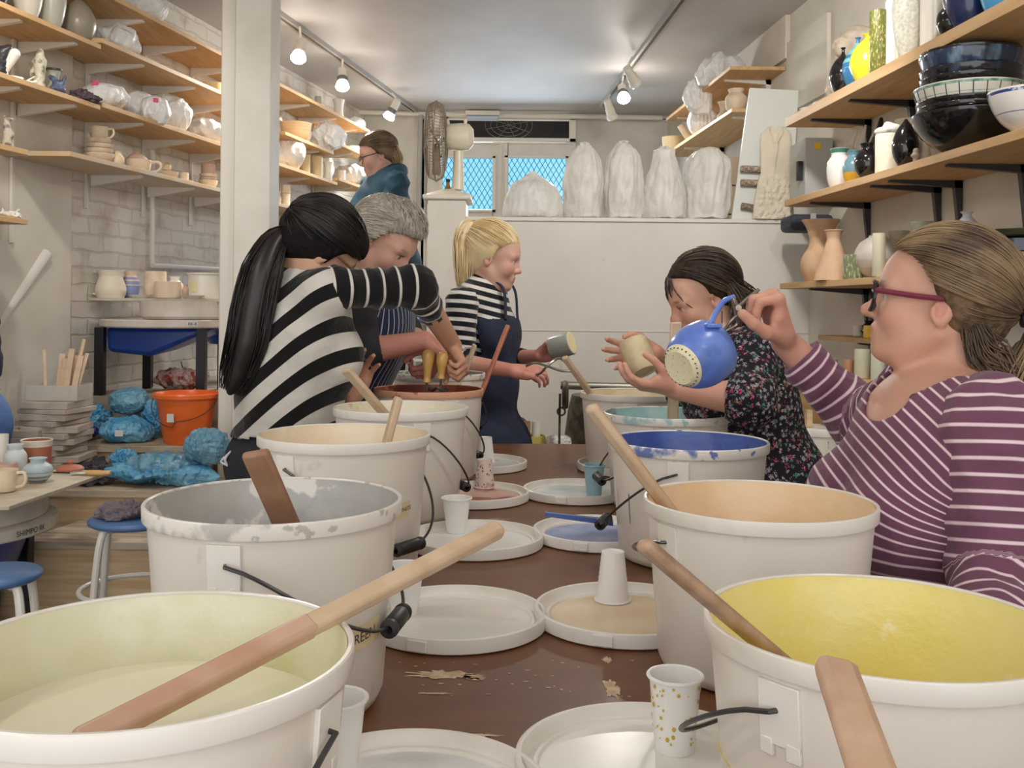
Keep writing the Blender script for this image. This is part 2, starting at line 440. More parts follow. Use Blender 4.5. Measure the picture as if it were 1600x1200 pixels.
# boxing on the upper right wall
struct('trim_13', wallslab(lambda y: wr_x(y) - .025, 5.3, 6.6, 1, 2.70, 2.93, .03), m_plaster)
struct('trim_14', wallslab(lambda y: wr_x(y) - .018, 4.75, 5.3, 1, 2.4, 2.78, .02), m_plaster)

# ---------------------------------------------------------------- raised platform and steps on the left
m_ply = mat('worn_plywood', s2l(200, 186, 164), .6, col2=s2l(155, 138, 115), vscale=5, bump=.1, bscale=25, stretch=(1, 6, 6))
m_pine = mat('pine_board', s2l(222, 196, 158), .5, col2=s2l(204, 172, 130), vscale=6, bump=.08, stretch=(.6, 6, 9))
def plat(x1, y0, y1, z, t=None):
    z0 = 0 if t is None else z - t
    return hexa([(wl_x(y0) + .005, y0, z0), (x1, y0, z0), (x1, y1, z0), (wl_x(y1) + .005, y1, z0), (wl_x(y0) + .005, y0, z), (x1, y0, z), (x1, y1, z), (wl_x(y1) + .005, y1, z)])
m_plat = mat('platform_boards', s2l(170, 158, 142), .6, col2=s2l(140, 128, 112), vscale=4)
struct('floor_platform', plat(-1.06, 4.4, YB, .955), m_plat)
struct('floor_landing', hexa([(-1.05, 4.75, 0), (-.46, 4.75, 0), (-.46, YB, 0), (-1.05, YB, 0), (-1.05, 4.75, .7), (-.46, 4.75, .7), (-.46, YB, .7), (-1.05, YB, .7)]), m_plat)
st = thing('wooden_steps', 'flight of pine and plywood steps rising to the platform beside the column', 'steps', (-1.6, 3.9, 0))
for (y0, y1, z, x1, w0) in ((3.42, 3.75, .545, -1.0, .46), (3.75, 4.05, .66, -1.0, .035), (4.05, 4.395, .785, -1.22, .035)):
    f = lambda z0, z1, e: hexa([(wl_x(y0) + w0, y0 + e, z0), (x1 - e, y0 + e, z0), (x1 - e, y1, z0), (wl_x(y1) + w0, y1, z0), (wl_x(y0) + w0, y0 + e, z1), (x1 - e, y0 + e, z1), (x1 - e, y1, z1), (wl_x(y1) + w0, y1, z1)])
    ob('riser', f(0, z - .028, .015), m_pine, st)
    ob('tread', f(z - .028, z, 0), m_ply, st, bev=.003)
# ================================================================ THE GLAZING TABLE
TZ = .86
m_table = mat('brown_table_board', s2l(120, 76, 46), .45, col2=s2l(102, 64, 38), vscale=3, vlo=.35, vhi=.7, bump=.04, bscale=12, stretch=(1, 3, 1), col3=s2l(190, 160, 132), v3=(.655, .70), v3scale=3.5, coat=.08)
tb = thing('glazing_table', 'long worn brown board table covered with tubs and lids of glaze', 'table', (.02, 1.9, 0))
ob('table_top', box((.03, 1.87, TZ - .015), (1.03, 3.62, .03)), m_table, tb, bev=.003)
m_tleg = mat('table_leg_wood', s2l(120, 92, 66), .6)
for x in (-.43, .49):
    for y in (.2, 3.55): ob('leg', box((x, y, (TZ - .03) / 2), (.06, .06, TZ - .03)), m_tleg, tb)
ob('apron', join(box((.02, .18, TZ - .08), (.9, .03, .1)), box((.02, 3.57, TZ - .08), (.9, .03, .1))), m_tleg, tb)
# chipped patch where the brown surface has worn through
def patch(px, py, w, h, seed):
    c = at(px, py, .5 * F / (py - CY)); rs = random.Random(seed); v = [(c.x, c.y, TZ + .0006)]; n = 40
    for i in range(n):
        a = 2 * PI * i / n; r = 1 + rs.uniform(-.35, .35); v.append((c.x + w * r * math.cos(a), c.y + h * r * math.sin(a), TZ + .0006))
    return G().add(v, [(0, 1 + i, 1 + (i + 1) % n) for i in range(n)])
m_chip = mat('bare_chipboard', s2l(224, 204, 176), .7, col2=s2l(196, 166, 130), vscale=60)
g = patch(690, 1056, .042, .016, 1); g += patch(740, 1058, .016, .010, 31); g += patch(955, 1075, .009, .03, 2); g += patch(948, 1030, .006, .012, 5); g += patch(745, 1062, .012, .004, 3); g += patch(680, 1085, .02, .003, 4); g += patch(740, 1150, .03, .004, 8)
for i in range(46):
    r = random.Random(i); g += patch(r.uniform(620, 1000), r.choice([r.uniform(1030, 1090), r.uniform(700, 1000)]), r.uniform(.001, .004), r.uniform(.001, .0025), i + 20)
ob('worn_patch', g, m_chip, tb, kind='stuff')

# ---------------------------------------------------------------- glaze tubs
m_tub = mat('white_tub_plastic', s2l(232, 226, 215), .32, col2=s2l(220, 211, 197), vscale=4, vlo=.5, vhi=.8, spec=.5, col3=s2l(196, 186, 168), v3=(.67, .74), v3scale=9)
m_rimw = mat('tub_rim_plastic', s2l(238, 234, 226), .3, col2=s2l(222, 214, 200), vscale=12, vlo=.5, vhi=.75)
m_grip = mat('black_grip', s2l(38, 38, 42), .45)
m_bail = mat('dark_bail_wire', s2l(88, 88, 90), .35, .8)
def glaze_mat(n, c, c2, c3, rough=.3):
    return mat('glaze_' + n, s2l(*c), rough, col2=s2l(*c2), vscale=9, vlo=.42, vhi=.62, bump=.35, bscale=26, col3=s2l(*c3), v3=(.6, .64), v3scale=16)
def stained(n, c):
    return mat('rim_stained_' + n, s2l(238, 234, 226), .32, col2=s2l(*c), vscale=16, vlo=.60, vhi=.66, col3=s2l(*c), v3=(.60, .64), v3scale=46)
def bucket(name, label, cx, cy, h, lug, side, hd, drop, liq, wall, depth, rim=m_rimw, H=None, baseup=0., r=.16, bail=True, grip=True, gap=None, back=False, body=m_tub, rimsplash=None):
    zr = ZC - h; z0 = TZ + baseup + .0005; c = Vector((cx, cy, z0)); H = zr - z0
    t = thing(name, label, 'bucket', c, 'glaze tubs on the brown table')
    ro = r * .955; rb = r * .86
    pr = [(.0, 0), (rb - .018, 0), (rb - .006, .005), (rb, .018), (ro - .001, H - .040), (ro, H - .030), (ro + .0005, H - .017), (r - .003, H - .010), (r - .003, H - .001),
          (r - .0052, H - .001), (r - .006, H - .012), (ro - .009, H - .036), (rb - .005, .016), (0, .006)]
    ob('tub', lathe(pr, 72, c), body, t, ang=50)
    ob('rim', lathe([(r - .0054, H - .008), (r - .0052, H + .0008), (r - .0042, H + .002), (r - .0014, H + .002), (r - .0002, H + .0008), (r, H - .001), (r - .0004, H - .0155), (r - .0012, H - .0168), (r - .003, H - .0165), (ro + .0002, H - .0155)], 96, c), rim, t, ang=38)
    if False:
        rs = random.Random(hash(name + label) % 999); g = G()
        for _ in range(26):
            a = rs.uniform(0, 2 * PI); w = rs.uniform(.01, .10)
            g += lathe([(r - .009, H + .0026), (r - .003, H + .0006), (r + .0009, H - .008 - rs.uniform(0, .005)), (r + .0005, H - .012 - rs.uniform(0, .008))], 4, c, a, a + w)
        ob('rim_splashes', g, rimsplash, t, kind='stuff')
    if wall: ob('glaze_coating', lathe([(rb - .0065 + (ro - rb - .004) * ((H - depth - .019) / (H - .052)), H - depth - .003), (ro - .0105, H - .036), (r - .0072, H - .012), (r - .0058, H - .0005)], 96, c), wall, t)
    if liq: ob('glaze', lathe([(0, H - depth)] + [((rb + (ro - rb) * .5) * k / 10, H - depth + .0004 * math.sin(k * 2.1)) for k in range(1, 11)], 64, c), liq, t)
    # lugs, wire bail, grip
    a = math.radians(lug); zl = H - .045
    for q in (a, a + PI):
        L_ = lambda da, zz, ex: (( (rb + (ro - rb) * zz / H) + ex) * math.cos(q + da), ((rb + (ro - rb) * zz / H) + ex) * math.sin(q + da), zz)
        g = G()
        for s0, s1, za, zb in ((-.13, .13, H - .075, H - .022), (-.13, -.045, H - .085, H - .07), (.045, .13, H - .085, H - .07)):
            vs = [L_(s0, za, .001), L_(s1, za, .001), L_(s1, za, .006), L_(s0, za, .006), L_(s0, zb, .001), L_(s1, zb, .001), L_(s1, zb, .006), L_(s0, zb, .006)]
            g += hexa(vs)
        ob('lug', g.mv(c), m_rimw, t, bev=.001)
    if bail:
        A = Vector((math.cos(a), math.sin(a), 0)); p = Vector((math.cos(a + side * PI / 2), math.sin(a + side * PI / 2), 0)); R = ro + .008
        o = c + Vector((0, 0, zl)); pts = [o + A * (R - .012)]
        n = 36
        for i in range(n + 1):
            f = PI * i / n; sx = math.sin(f)
            pts.append(o + A * R * math.copysign(abs(math.cos(f)) ** .85, math.cos(f)) + p * (hd * (r / .16)) * sx ** .8 - Vector((0, 0, drop * sx ** 1.15)) + p * .004)
        pts.append(o - A * (R - .012))
        b = ob('handle', tube(pts, .0024, 8), m_bail, t)
        if grip:
            m_ = pts[1 + n // 2]; g = G(); dd = (pts[2 + n // 2] - pts[n // 2]).normalized()
            prof = [(.005, -.038), (.0115, -.036), (.012, -.03), (.010, -.026), (.0115, -.022), (.0115, .022), (.010, .026), (.012, .03), (.0115, .036), (.005, .038)]
            s, u, d = frame(dd); M = Matrix((s, u, d)).transposed().to_4x4(); M.translation = m_
            ob('grip', lathe(prof, 16).tf(M), m_grip, b)
    return t, c, H

g_cream = mat('glaze_cream', s2l(226, 223, 190), .3, col2=s2l(234, 232, 210), vscale=9, vlo=.42, vhi=.62, bump=.35, bscale=26, col3=s2l(206, 204, 146), v3=(.5, .62), v3scale=4.5)
g_creaml = mat('glaze_cream_liquid', s2l(242, 238, 212), .12, col2=s2l(238, 233, 204), vscale=3)
g_grey = mat('glaze_grey', s2l(180, 179, 176), .3, col2=s2l(194, 192, 188), vscale=9, vlo=.42, vhi=.62, bump=.5, bscale=26, col3=s2l(232, 229, 221), v3=(.53, .56), v3scale=11)
g_greyl = mat('glaze_grey_liquid', s2l(168, 168, 166), .25)
g_matt = glaze_mat('oat', (238, 224, 200), (234, 216, 188), (242, 233, 216))
g_mattl = mat('glaze_oat_liquid', s2l(232, 214, 184), .3)
g_whi = glaze_mat('ivory', (234, 229, 212), (225, 216, 190), (212, 196, 150))
g_red = glaze_mat('iron_red', (150, 80, 62), (122, 58, 46), (184, 110, 88))
g_dkg = glaze_mat('slate', (132, 138, 138), (112, 118, 120), (200, 200, 196))
g_tan = glaze_mat('apricot', (238, 212, 176), (232, 202, 162), (243, 222, 192))
g_yel = glaze_mat('yellow', (243, 232, 158), (240, 226, 136), (246, 239, 186))
g_yell = mat('glaze_yellow_wet', s2l(242, 212, 70), .35, bump=.4, bscale=60, col2=s2l(244, 220, 104), vscale=14)
g_blu = glaze_mat('cobalt', (84, 108, 176), (64, 88, 160), (118, 140, 200))
g_blul = mat('glaze_cobalt_liquid', s2l(98, 118, 180), .2, col2=s2l(84, 104, 170), vscale=10)
g_cya = glaze_mat('turquoise', (178, 208, 206), (158, 196, 196), (208, 224, 218))
g_far = glaze_mat('oatmeal', (222, 208, 178), (208, 190, 156), (232, 222, 200))
rim_red = mat('rim_glaze_stained', s2l(226, 172, 140), .4, col2=s2l(186, 96, 72), vscale=30, vlo=.55, vhi=.62)
K = {}
K['cream'] = bucket('glaze_bucket', 'large white tub of pale cream glaze, nearest on the left of the table', -.282, .779, .270, -14, -1, .15, .12, g_creaml, g_cream, .058)
K['grey'] = bucket('glaze_bucket', 'white tub of grey glaze with a tape label GREEN', -.298, 1.267, .246, -98, 1, .155, .10, g_greyl, g_grey, .105, rim=stained('grey', (196, 193, 186)))
K['matt'] = bucket('glaze_bucket', 'white tub of oat-coloured glaze with a tape label MATT WHITE', -.311, 1.868, .239, -122, 1, .150, .145, g_mattl, g_matt, .07)
K['b4'] = bucket('glaze_bucket', 'white tub of ivory glaze standing in front of the iron-red tub', -.262, 2.377, .239, -66, 1, .152, .15, g_whi, g_whi, .06)
K['red'] = bucket('glaze_bucket', 'tub of iron-red glaze with an orange-stained rim being mixed', -.241, 2.911, .238, -60, 1, .150, .155, g_red, g_red, .05, rim=rim_red)
K['dkg'] = bucket('glaze_bucket', 'tub of slate-grey glaze behind the iron-red tub', -.25, 3.46, .228, -50, 1, .150, .15, g_dkg, g_dkg, .06, rim=stained('slate', (150, 154, 152)))
K['tan'] = bucket('glaze_bucket', 'white tub of thick apricot glaze in front of the cobalt-blue tub', .348, 1.398, .266, -154, -1, .165, .06, g_tan, g_tan, .085, grip=False)
K['blue'] = bucket('glaze_bucket', 'white tub of cobalt-blue glaze with blue drips down its side', .358, 2.013, .264, -107, -1, .168, .13, g_blul, g_blu, .06, rim=stained('cobalt', (110, 130, 190)))
K['cyan'] = bucket('glaze_bucket', 'white tub of pale turquoise glaze behind the cobalt-blue tub', .395, 2.532, .263, -84, -1, .168, .12, g_cya, g_cya, .045, rim=stained('turquoise', (170, 204, 204)))
K['far'] = bucket('glaze_bucket', 'white tub of oatmeal glaze, farthest on the right side of the table', .375, 3.109, .260, -98, 1, .16, .12, g_far, g_far, .05, baseup=.012)
K['yel'] = bucket('glaze_bucket', 'white tub caked inside with bright yellow glaze, nearest on the right', .342, .919, .285, -141, -1, .172, .10, g_yell, g_yel, .125, grip=False)
K['front'] = bucket('glaze_bucket', 'tub below the front edge of the view holding a paddle', .25, .30, .29, 20, 1, .15, .12, g_mattl, g_matt, .06)
# drips of blue down the cobalt tub
t, c, H = K['blue']; g = G()
for a, z0, z1, w in ((-2.62, .0, .12, .016), (-2.5, .0, .05, .01), (-1.9, 0, .035, .012), (-1.2, 0, .03, .02), (-2.95, .02, .1, .008)):
    rr = lambda z: .1376 + (.1528 - .1376) * (z / H) + .0007
    g += hexa([(rr(H - .034 - z1) * math.cos(a + q) , rr(H - .034 - z1) * math.sin(a + q), H - .034 - z1) if k == 0 else (rr(H - .034 - z0) * math.cos(a + q), rr(H - .034 - z0) * math.sin(a + q), H - .034 - z0) for k, q in ((0, -w / 3), (0, w / 3), (0, w / 3), (0, -w / 3), (1, -w), (1, w), (1, w), (1, -w))])
ob('drip', g.mv(c), g_blu, t, kind='stuff')

# masking-tape labels with hand lettering
def tape(key, ang, z, w, h, text, size):
    t, c, H = K[key]; rr = lambda zz: .1376 + (.1528 - .1376) * (zz / H)
    def wrap(u, v, e): a = math.radians(ang) + u / .145; r_ = rr(z + v) + e; return (c.x + r_ * math.cos(a), c.y + r_ * math.sin(a), c.z + z + v)
    vs = []; fs = []; n = 12
    for e in (.0008, ):
        for i in range(n + 1):
            u = -w / 2 + w * i / n
            vs += [wrap(u, -h / 2 + u * .1, e), wrap(u, h / 2 + u * .1, e)]
    fs = [(2 * i, 2 * i + 2, 2 * i + 3, 2 * i + 1) for i in range(n)]
    p = ob('tape_label', G().add(vs, fs), mat('masking_tape', s2l(226, 208, 168), .7, col2=s2l(214, 192, 146), vscale=20), t)
    g = text_geo(text, size); g.v = [wrap(x, y + x * .1, .0014) for x, y, _ in g.v]
    ob('lettering', g, mat('ink', s2l(70, 58, 50), .7), p)
tape('grey', -32, .105, .075, .03, 'GREEN', .017)
tape('matt', -40, .135, .062, .028, 'MATT WHITE', .0115)

# ---------------------------------------------------------------- stirring sticks
def wood(n, c, c2): return mat('wood_' + n, s2l(*c), .55, col2=s2l(*c2), vscale=30, vlo=.35, vhi=.7, stretch=(1, 1, 1), bump=.05, bscale=60)
w_new = wood('new', (216, 190, 160), (200, 172, 140)); w_pale = wood('pale', (216, 192, 166), (196, 170, 142)); w_dark = wood('brown', (160, 122, 96), (138, 100, 76)); w_red = wood('red', (196, 128, 100), (176, 104, 78))
def stick(label, A, B, w, th, m, roll=0., dip=None, dipm=None, taper=1., group='wooden stirring sticks in the glaze tubs', bev=.004):
    A, B = Vector(A), Vector(B); d = (B - A).normalized(); L = (B - A).length
    s, u, _ = frame(d); R = Matrix.Rotation(roll, 3, d); s = R @ s; u = R @ u
    def seg(t0, t1, e=0.):
        P = []
        for t in (t0, t1):
            k = (taper + (1 - taper) * t); q = A + d * L * t
            P += [q - s * (w / 2 * k + e) - u * (th / 2 + e), q + s * (w / 2 * k + e) - u * (th / 2 + e), q + s * (w / 2 * k + e) + u * (th / 2 + e), q - s * (w / 2 * k + e) + u * (th / 2 + e)]
        return hexa(P)
    o = ob('stirring_stick', seg(0, 1), m, None, label, 'stirring stick', group, bev=bev)
    if dip: ob('glazed_end', seg(-.002, dip, .0007), dipm, o, bev=bev)
    return o
A = at(190, 1128, .70); B = at(780, 826, 1.0)
A = A + (A - B) * .08
stick('long pale square stick lying across the rim of the cream glaze tub', A, B, .0175, .0145, w_new, .5, .46, mat('wood_wet_pink', s2l(212, 176, 154), .4, col2=s2l(196, 150, 122), vscale=14))
stick('brown flat paddle with worn patches standing in the grey glaze tub', at(470, 870, 1.23), at(398, 706, 1.15), .033, .011, w_dark, .35)
stick('pale wooden stick upright in the tub labelled MATT WHITE', at(594, 730, 1.86), at(623, 621, 1.86), .029, .014, w_pale, .3)
stick('pale wooden stick leaning in the ivory glaze tub', at(630, 680, 2.40), at(540, 577, 2.28), .026, .012, w_pale, .3)
stick('red-stained stick leaning out of the iron-red tub to the right', at(738, 650, 2.95), at(794, 508, 3.05), .014, .012, w_red, .2)
stick('short pale stick standing in the slate-grey tub', at(716, 615, 3.5), at(742, 538, 3.5), .028, .012, w_pale, .3)
stick('pale flat stick upright in the turquoise tub', at(1050, 690, 2.5), at(1056, 503, 2.45), .029, .010, w_pale, .2)
stick('thin pale stick leaning in the farthest oatmeal tub', at(940, 640, 3.08), at(882, 558, 2.95), .020, .014, w_new, .3)
stick('smooth rounded stick leaning over the left rim of the apricot tub', at(1075, 835, 1.45), at(922, 634, 1.36), .021, .014, w_new, .4, bev=.006)
stick('brown-grey stick resting on the left rim of the yellow tub', at(1230, 1040, .93), at(1003, 848, .86), .018, .012, wood('greyish', (190, 160, 134), (150, 120, 96)), .35, bev=.005)
stick('thick rounded paddle handle rising at the front edge by the yellow tub', at(1465, 1500, .37), at(1304, 1038, .56), .024, .014, wood('pink', (214, 180, 152), (196, 158, 130)), .2, bev=.006)
# stick of cobalt blue lying on the blue lid is placed with the lids

# ---------------------------------------------------------------- lids lying on the table
m_lid = mat('lid_plastic', s2l(240, 237, 230), .35, col2=s2l(228, 222, 210), vscale=8, vlo=.5, vhi=.75)
def lid(label, cx, cy, film=None, r=.145, z=None, tilt=0., splash=None, fr=.120):
    z = TZ + .0004 if z is None else z
    t = thing('tub_lid', label, 'lid', (cx, cy, z), 'tub lids lying on the table'); c = Vector((cx, cy, z))
    pr = [(0, 0), (r - .006, 0), (r - .001, .003), (r, .016), (r - .001, .023), (r - .004, .0245), (r - .007, .0235), (r - .0085, .012), (r - .012, .0085), (r - .0175, .0085), (r - .02, .0115), (r - .024, .0115), (r - .026, .007), (0, .0065)]
    ob('tray', lathe(pr, 96, c), m_lid, t, ang=40)
    g = box((0, 0, 0), (.045, .004, .02)); 
    a = -1.9
    ob('tab', box((cx + (r + .001) * math.cos(a), cy + (r + .001) * math.sin(a), z + .013), (.03, .004, .016), a + PI / 2), m_lid, t, bev=.001)
    if film: ob('glaze_film', lathe([(0, .0085), (fr * .6, .0085), (fr, .0078), (fr + .001, .0066)], 72, c, wob=lambda a, z: 1 + .012 * math.sin(a * 5 + 1) + .01 * math.sin(a * 11)), film, t)
    return t
f_white = mat('film_white', s2l(236, 234, 226), .18, col2=s2l(220, 222, 214), vscale=6)
f_tan = mat('film_tan', s2l(226, 202, 166), .3, col2=s2l(236, 216, 184), vscale=9, col3=s2l(206, 168, 120), v3=(.68, .72), v3scale=12)
f_blue = mat('film_blue', s2l(124, 144, 204), .25, col2=s2l(156, 172, 216), vscale=14)
f_cyan = mat('film_cyan', s2l(196, 218, 224), .25, col2=s2l(224, 230, 226), vscale=10)
f_red = mat('film_red', s2l(222, 184, 168), .3, col2=s2l(170, 92, 76), vscale=9, vlo=.5, vhi=.58)
f_dk = mat('film_slate', s2l(206, 210, 208), .3, col2=s2l(140, 148, 150), vscale=9, vlo=.52, vhi=.6)
f_yel = mat('film_yellow_spots', s2l(246, 245, 238), .25, col2=s2l(228, 206, 92), vscale=7, vlo=.66, vhi=.7)
lid('white lid at the bottom edge of the view beside the cream tub', -.10, .985, mat('film_dirty', s2l(236, 236, 234), .3, col2=s2l(218, 218, 220), vscale=8))
L2 = lid('big white lid with a milky film beside the grey-glaze tub', -.085, 1.57, f_white)
L3 = lid('white lid carrying an upright paper cup beside the tub labelled MATT WHITE', -.074, 2.10, mat('film_plain', s2l(242, 242, 238), .3))
L4 = lid('lid filmed with cobalt-blue glaze beside the blue tub', .19, 2.17, f_blue, r=.14)
L5 = lid('lid filmed with pale blue glaze beside the turquoise tub', .174, 2.66, f_cyan, r=.14)
L6 = lid('lid splashed with iron-red glaze under the upturned pink cup', -.095, 2.60, f_red)
L7 = lid('lid with slate-grey smears, farthest on the left side', -.093, 3.12, f_dk)
L8 = lid('white lid under the farthest right tub', .372, 3.105, None, r=.165)
L9 = lid('lid coated with tan glaze under the tall upturned cup', .185, 1.60, f_tan)
L10 = lid('white lid with yellow spills in front of the yellow tub', .152, 1.067, f_yel)
o = ob('stirring_stick', hexa([at(852, 807, 2.12) + Vector((0, 0, 0)), at(958, 822, 2.09), at(958, 820, 2.12), at(852, 805, 2.15), at(852, 801, 2.12), at(958, 814, 2.09), at(958, 811, 2.12), at(852, 799, 2.15)]), g_blu, None, 'short cobalt-blue coated stick lying across the blue lid', 'stirring stick', 'wooden stirring sticks in the glaze tubs')
# ---------------------------------------------------------------- plastic and paper cups
m_cup = mat('cup_plastic', s2l(244, 243, 240), .3, spec=.4)
def cup(label, x, y, z, h, r0, r1, up=True, m=m_cup, ribs=True, spots=None, tilt=None):
    """r0 base radius, r1 mouth radius"""
    t = thing('disposable_cup', label, 'cup', (x, y, z), 'disposable cups on the table'); pr = []; n = 26
    for i in range(n + 1):
        f = i / n; r = r0 + (r1 - r0) * f
        if ribs and .12 < f < .72: r += .00035 * math.sin(f * 95)
        pr.append((r, h * f))
    out = [(0, .002), (r0 - .003, .002), (r0 - .002, 0)] + pr + [(r1 + .002, h - .003), (r1 + .003, h - .001), (r1 + .0015, h), (r1 - .001, h - .001)] + [(q[0] - .001, q[1]) for q in reversed(pr[2:-1])] + [(0, .006)]
    if not up: out = [(r_, h - zz) for r_, zz in out]
    c = Vector((x, y, z))
    ob('cup_wall', lathe(out, 40, c), m, t, ang=50, flip=not up)
    zz = h if up else 0
    s = -1 if up else 1
    ob('rolled_lip', tube([c + Vector((r1 + .002) * 0 if 0 else ((r1 + .001) * math.cos(a), (r1 + .001) * math.sin(a), zz + s * .002)) for a in [2 * PI * k / 40 for k in range(40)]], .0022, 6, closed=True), m, t)
    if spots:
        rs = random.Random(3); g = G()
        for _ in range(90):
            a = rs.uniform(0, 2 * PI); f = rs.uniform(.08, .98); rr = r0 + (r1 - r0) * f + .0006; w = rs.uniform(.0008, .0026)
            p = c + Vector((rr * math.cos(a), rr * math.sin(a), h * (f if up else 1 - f)))
            g += G().add([p + Vector((-math.sin(a) * w * math.cos(q) + math.cos(a) * .0004, math.cos(a) * w * math.cos(q) + math.sin(a) * .0004, w * 1.2 * math.sin(q))) for q in [k * PI / 3 for k in range(6)]], [tuple(range(6))])
        ob('glaze_spots', g, spots, t)
    return t
lz = TZ + .0092
def cupat(label, px, pyb, h, r0, r1, z=lz, **k):
    Y = (ZC - z) * F / (pyb - CY - (px - 800) * ROLL); p = at(px, pyb, Y); return cup(label, p.x, p.y + max(r0, r1) * .0, z, h, r0, r1, **k)
cupat('tall upturned ribbed plastic cup on the tan-glazed lid', 957, 938, .083, .019, .028, up=False)
cupat('paper cup spattered with yellow glaze spots', 1054, 1170, .084, .022, .029, spots=mat('spot_yellow', s2l(206, 176, 50), .4), ribs=False)
cupat('clean upright paper cup standing on the white lid', 713, 831, .076, .021, .031, ribs=False)
cupat('upturned cup speckled with red glaze on the red-splashed lid', 757, 762, .078, .020, .027, up=False, m=mat('cup_pinkish', s2l(228, 214, 206), .35, col2=s2l(206, 176, 162), vscale=30, vlo=.55, vhi=.62), spots=mat('spot_red', s2l(160, 70, 58), .5))
cupat('upturned white cup behind the pink-speckled cup', 758, 722, .08, .021, .030, z=TZ + .0005 + .008, up=False)
cup('upright cup standing between the grey-glaze tub and the milky lid', -.168, 1.60, lz, .078, .021, .031, ribs=False)
cup('cup half hidden behind the right side of the cream tub', -.178, 1.03, lz, .088, .022, .031, ribs=False)
cup('pale blue glazed cup standing on the pale blue lid', .218, 2.60, lz, .085, .019, .027, m=mat('cup_blue', s2l(156, 192, 204), .35), ribs=False)
# ================================================================ SHELVES
m_shelf = mat('shelf_plywood', s2l(210, 172, 122), .55, col2=s2l(194, 154, 102), vscale=4, stretch=(8, .6, 8), bump=.03)
m_edge = mat('shelf_edge', s2l(222, 184, 132), .5, col2=s2l(200, 156, 104), vscale=20)
m_brw = mat('white_bracket', s2l(224, 218, 208), .45)
m_brd = mat('dark_bracket', s2l(62, 60, 62), .4, .4)
SD = .30
def lfront(Y, d=SD): return wl_x(Y) + d
def rfront(Y, d=SD): return wr_x(Y) - d
def board(name, label, side, z, y0, y1, d=SD, th=.02, group=None, brackets=(), m=m_shelf, off=0., bm=None):
    fx = (lambda y: wl_x(y) + .002 + off) if side < 0 else (lambda y: wr_x(y) - .002 - off)
    ex = (lambda y: wl_x(y) + d) if side < 0 else (lambda y: wr_x(y) - d)
    ym = (y0 + y1) / 2
    t = thing(name, label, 'shelf', ((fx(ym) + ex(ym)) / 2, ym, z - th), group)
    ob('board', hexa([(fx(y0), y0, z - th), (ex(y0), y0, z - th), (ex(y1), y1, z - th), (fx(y1), y1, z - th), (fx(y0), y0, z), (ex(y0), y0, z), (ex(y1), y1, z), (fx(y1), y1, z)]), m, t, bev=.0015)
    for yb in brackets:
        a, b = fx(yb), ex(yb); b2 = a + (b - a) * .86; w = .012; s = 1 if side < 0 else -1
        dd = .20 if side > 0 else .05
        g = G()
        # arm, tapering to the front, and the upright leg on the wall
        for (xa, xb, za, zb, zc, zd) in ((a, b2, z - th, z - th - (.05 if side < 0 else .028), z - th, z - th - .008),):
            g += hexa([(xa, yb - w, zb), (xb, yb - w, zd), (xb, yb + w, zd), (xa, yb + w, zb), (xa, yb - w, za), (xb, yb - w, zc), (xb, yb + w, zc), (xa, yb + w, za)])
        if side > 0: g += hexa([(a, yb - w, z - th - dd), (a - .008, yb - w, z - th - dd), (a - .008, yb + w, z - th - dd), (a, yb + w, z - th - dd), (a, yb - w, z - th), (a - .03, yb - w, z - th - .0), (a - .03, yb + w, z - th), (a, yb + w, z - th)])
        ob('bracket', g, bm or (m_brw if side < 0 else m_brd), t)
    return t
def shelf_pt(side, z, px, inn, d=SD):
    """place on a shelf: px across the photograph, inn metres in from the front edge"""
    Y = 4.
    for _ in range(30):
        py = CY - (z - ZC) * F / Y; p = at(px, py, 1.); k = p.x
        Y = ((-2.83 + d - inn) / (k - .2)) if side < 0 else ((1.865 - d + inn) / (k + .076))
    return Vector((k * Y, Y, z))
G1 = 'plywood shelves on the left walls'; G2 = 'plywood shelves on the right wall'
board('wall_shelf', 'upper plywood shelf on the near left wall under the big ovoid vessels', -1, 2.43, 2.6, 4.12, brackets=(3.25, 3.7, 4.02), group=G1, off=.03)
board('wall_shelf', 'plywood shelf on the near left wall holding the small sculptures', -1, 2.18, 2.6, 4.12, brackets=(3.25, 3.7, 4.02), group=G1, off=.03)
board('wall_shelf', 'short shelf at the left edge carrying the dog-like figurine', -1, 1.926, 2.6, 3.69, brackets=(3.3,), group=G1, off=.03)
board('wall_shelf', 'lowest short shelf at the left edge carrying the white coral piece', -1, 1.67, 2.6, 3.69, brackets=(3.3,), group=G1, off=.03)
board('wall_shelf', 'topmost long shelf on the white brick wall', -1, 2.66, 4.0, 7.35, brackets=(4.5, 4.95, 5.4, 5.9, 6.35, 6.8, 7.2), group=G1)
board('wall_shelf', 'second shelf from the top on the brick wall, left of the column', -1, 2.46, 4.13, 5.86, brackets=(4.5, 4.95, 5.4), group=G1)
board('wall_shelf', 'short shelf right of the column under the stacked bowls and clear bag', -1, 2.39, 5.9, 6.66, brackets=(6.1, 6.5), group=G1)
board('wall_shelf', 'short shelf behind the woman in the teal jacket with a pink vase', -1, 2.47, 6.75, 7.35, brackets=(7.1,), group=G1)
board('wall_shelf', 'long shelf on the brick wall loaded with pots in plastic bags', -1, 2.195, 4.13, 6.73, brackets=(4.5, 4.95, 5.4, 5.9, 6.35), group=G1)
board('wall_shelf', 'short shelf at the far left corner under a limp clear bag', -1, 2.23, 6.76, 7.4, brackets=(7.1,), group=G1)
board('wall_shelf', 'lowest shelf on the brick wall with unfired cups and bowls', -1, 1.96, 3.93, 6.15, brackets=(4.5, 4.95, 5.4, 5.9), group=G1, m=mat('shelf_painted', s2l(196, 184, 164), .6, col2=s2l(204, 168, 122), vscale=5), off=.03)
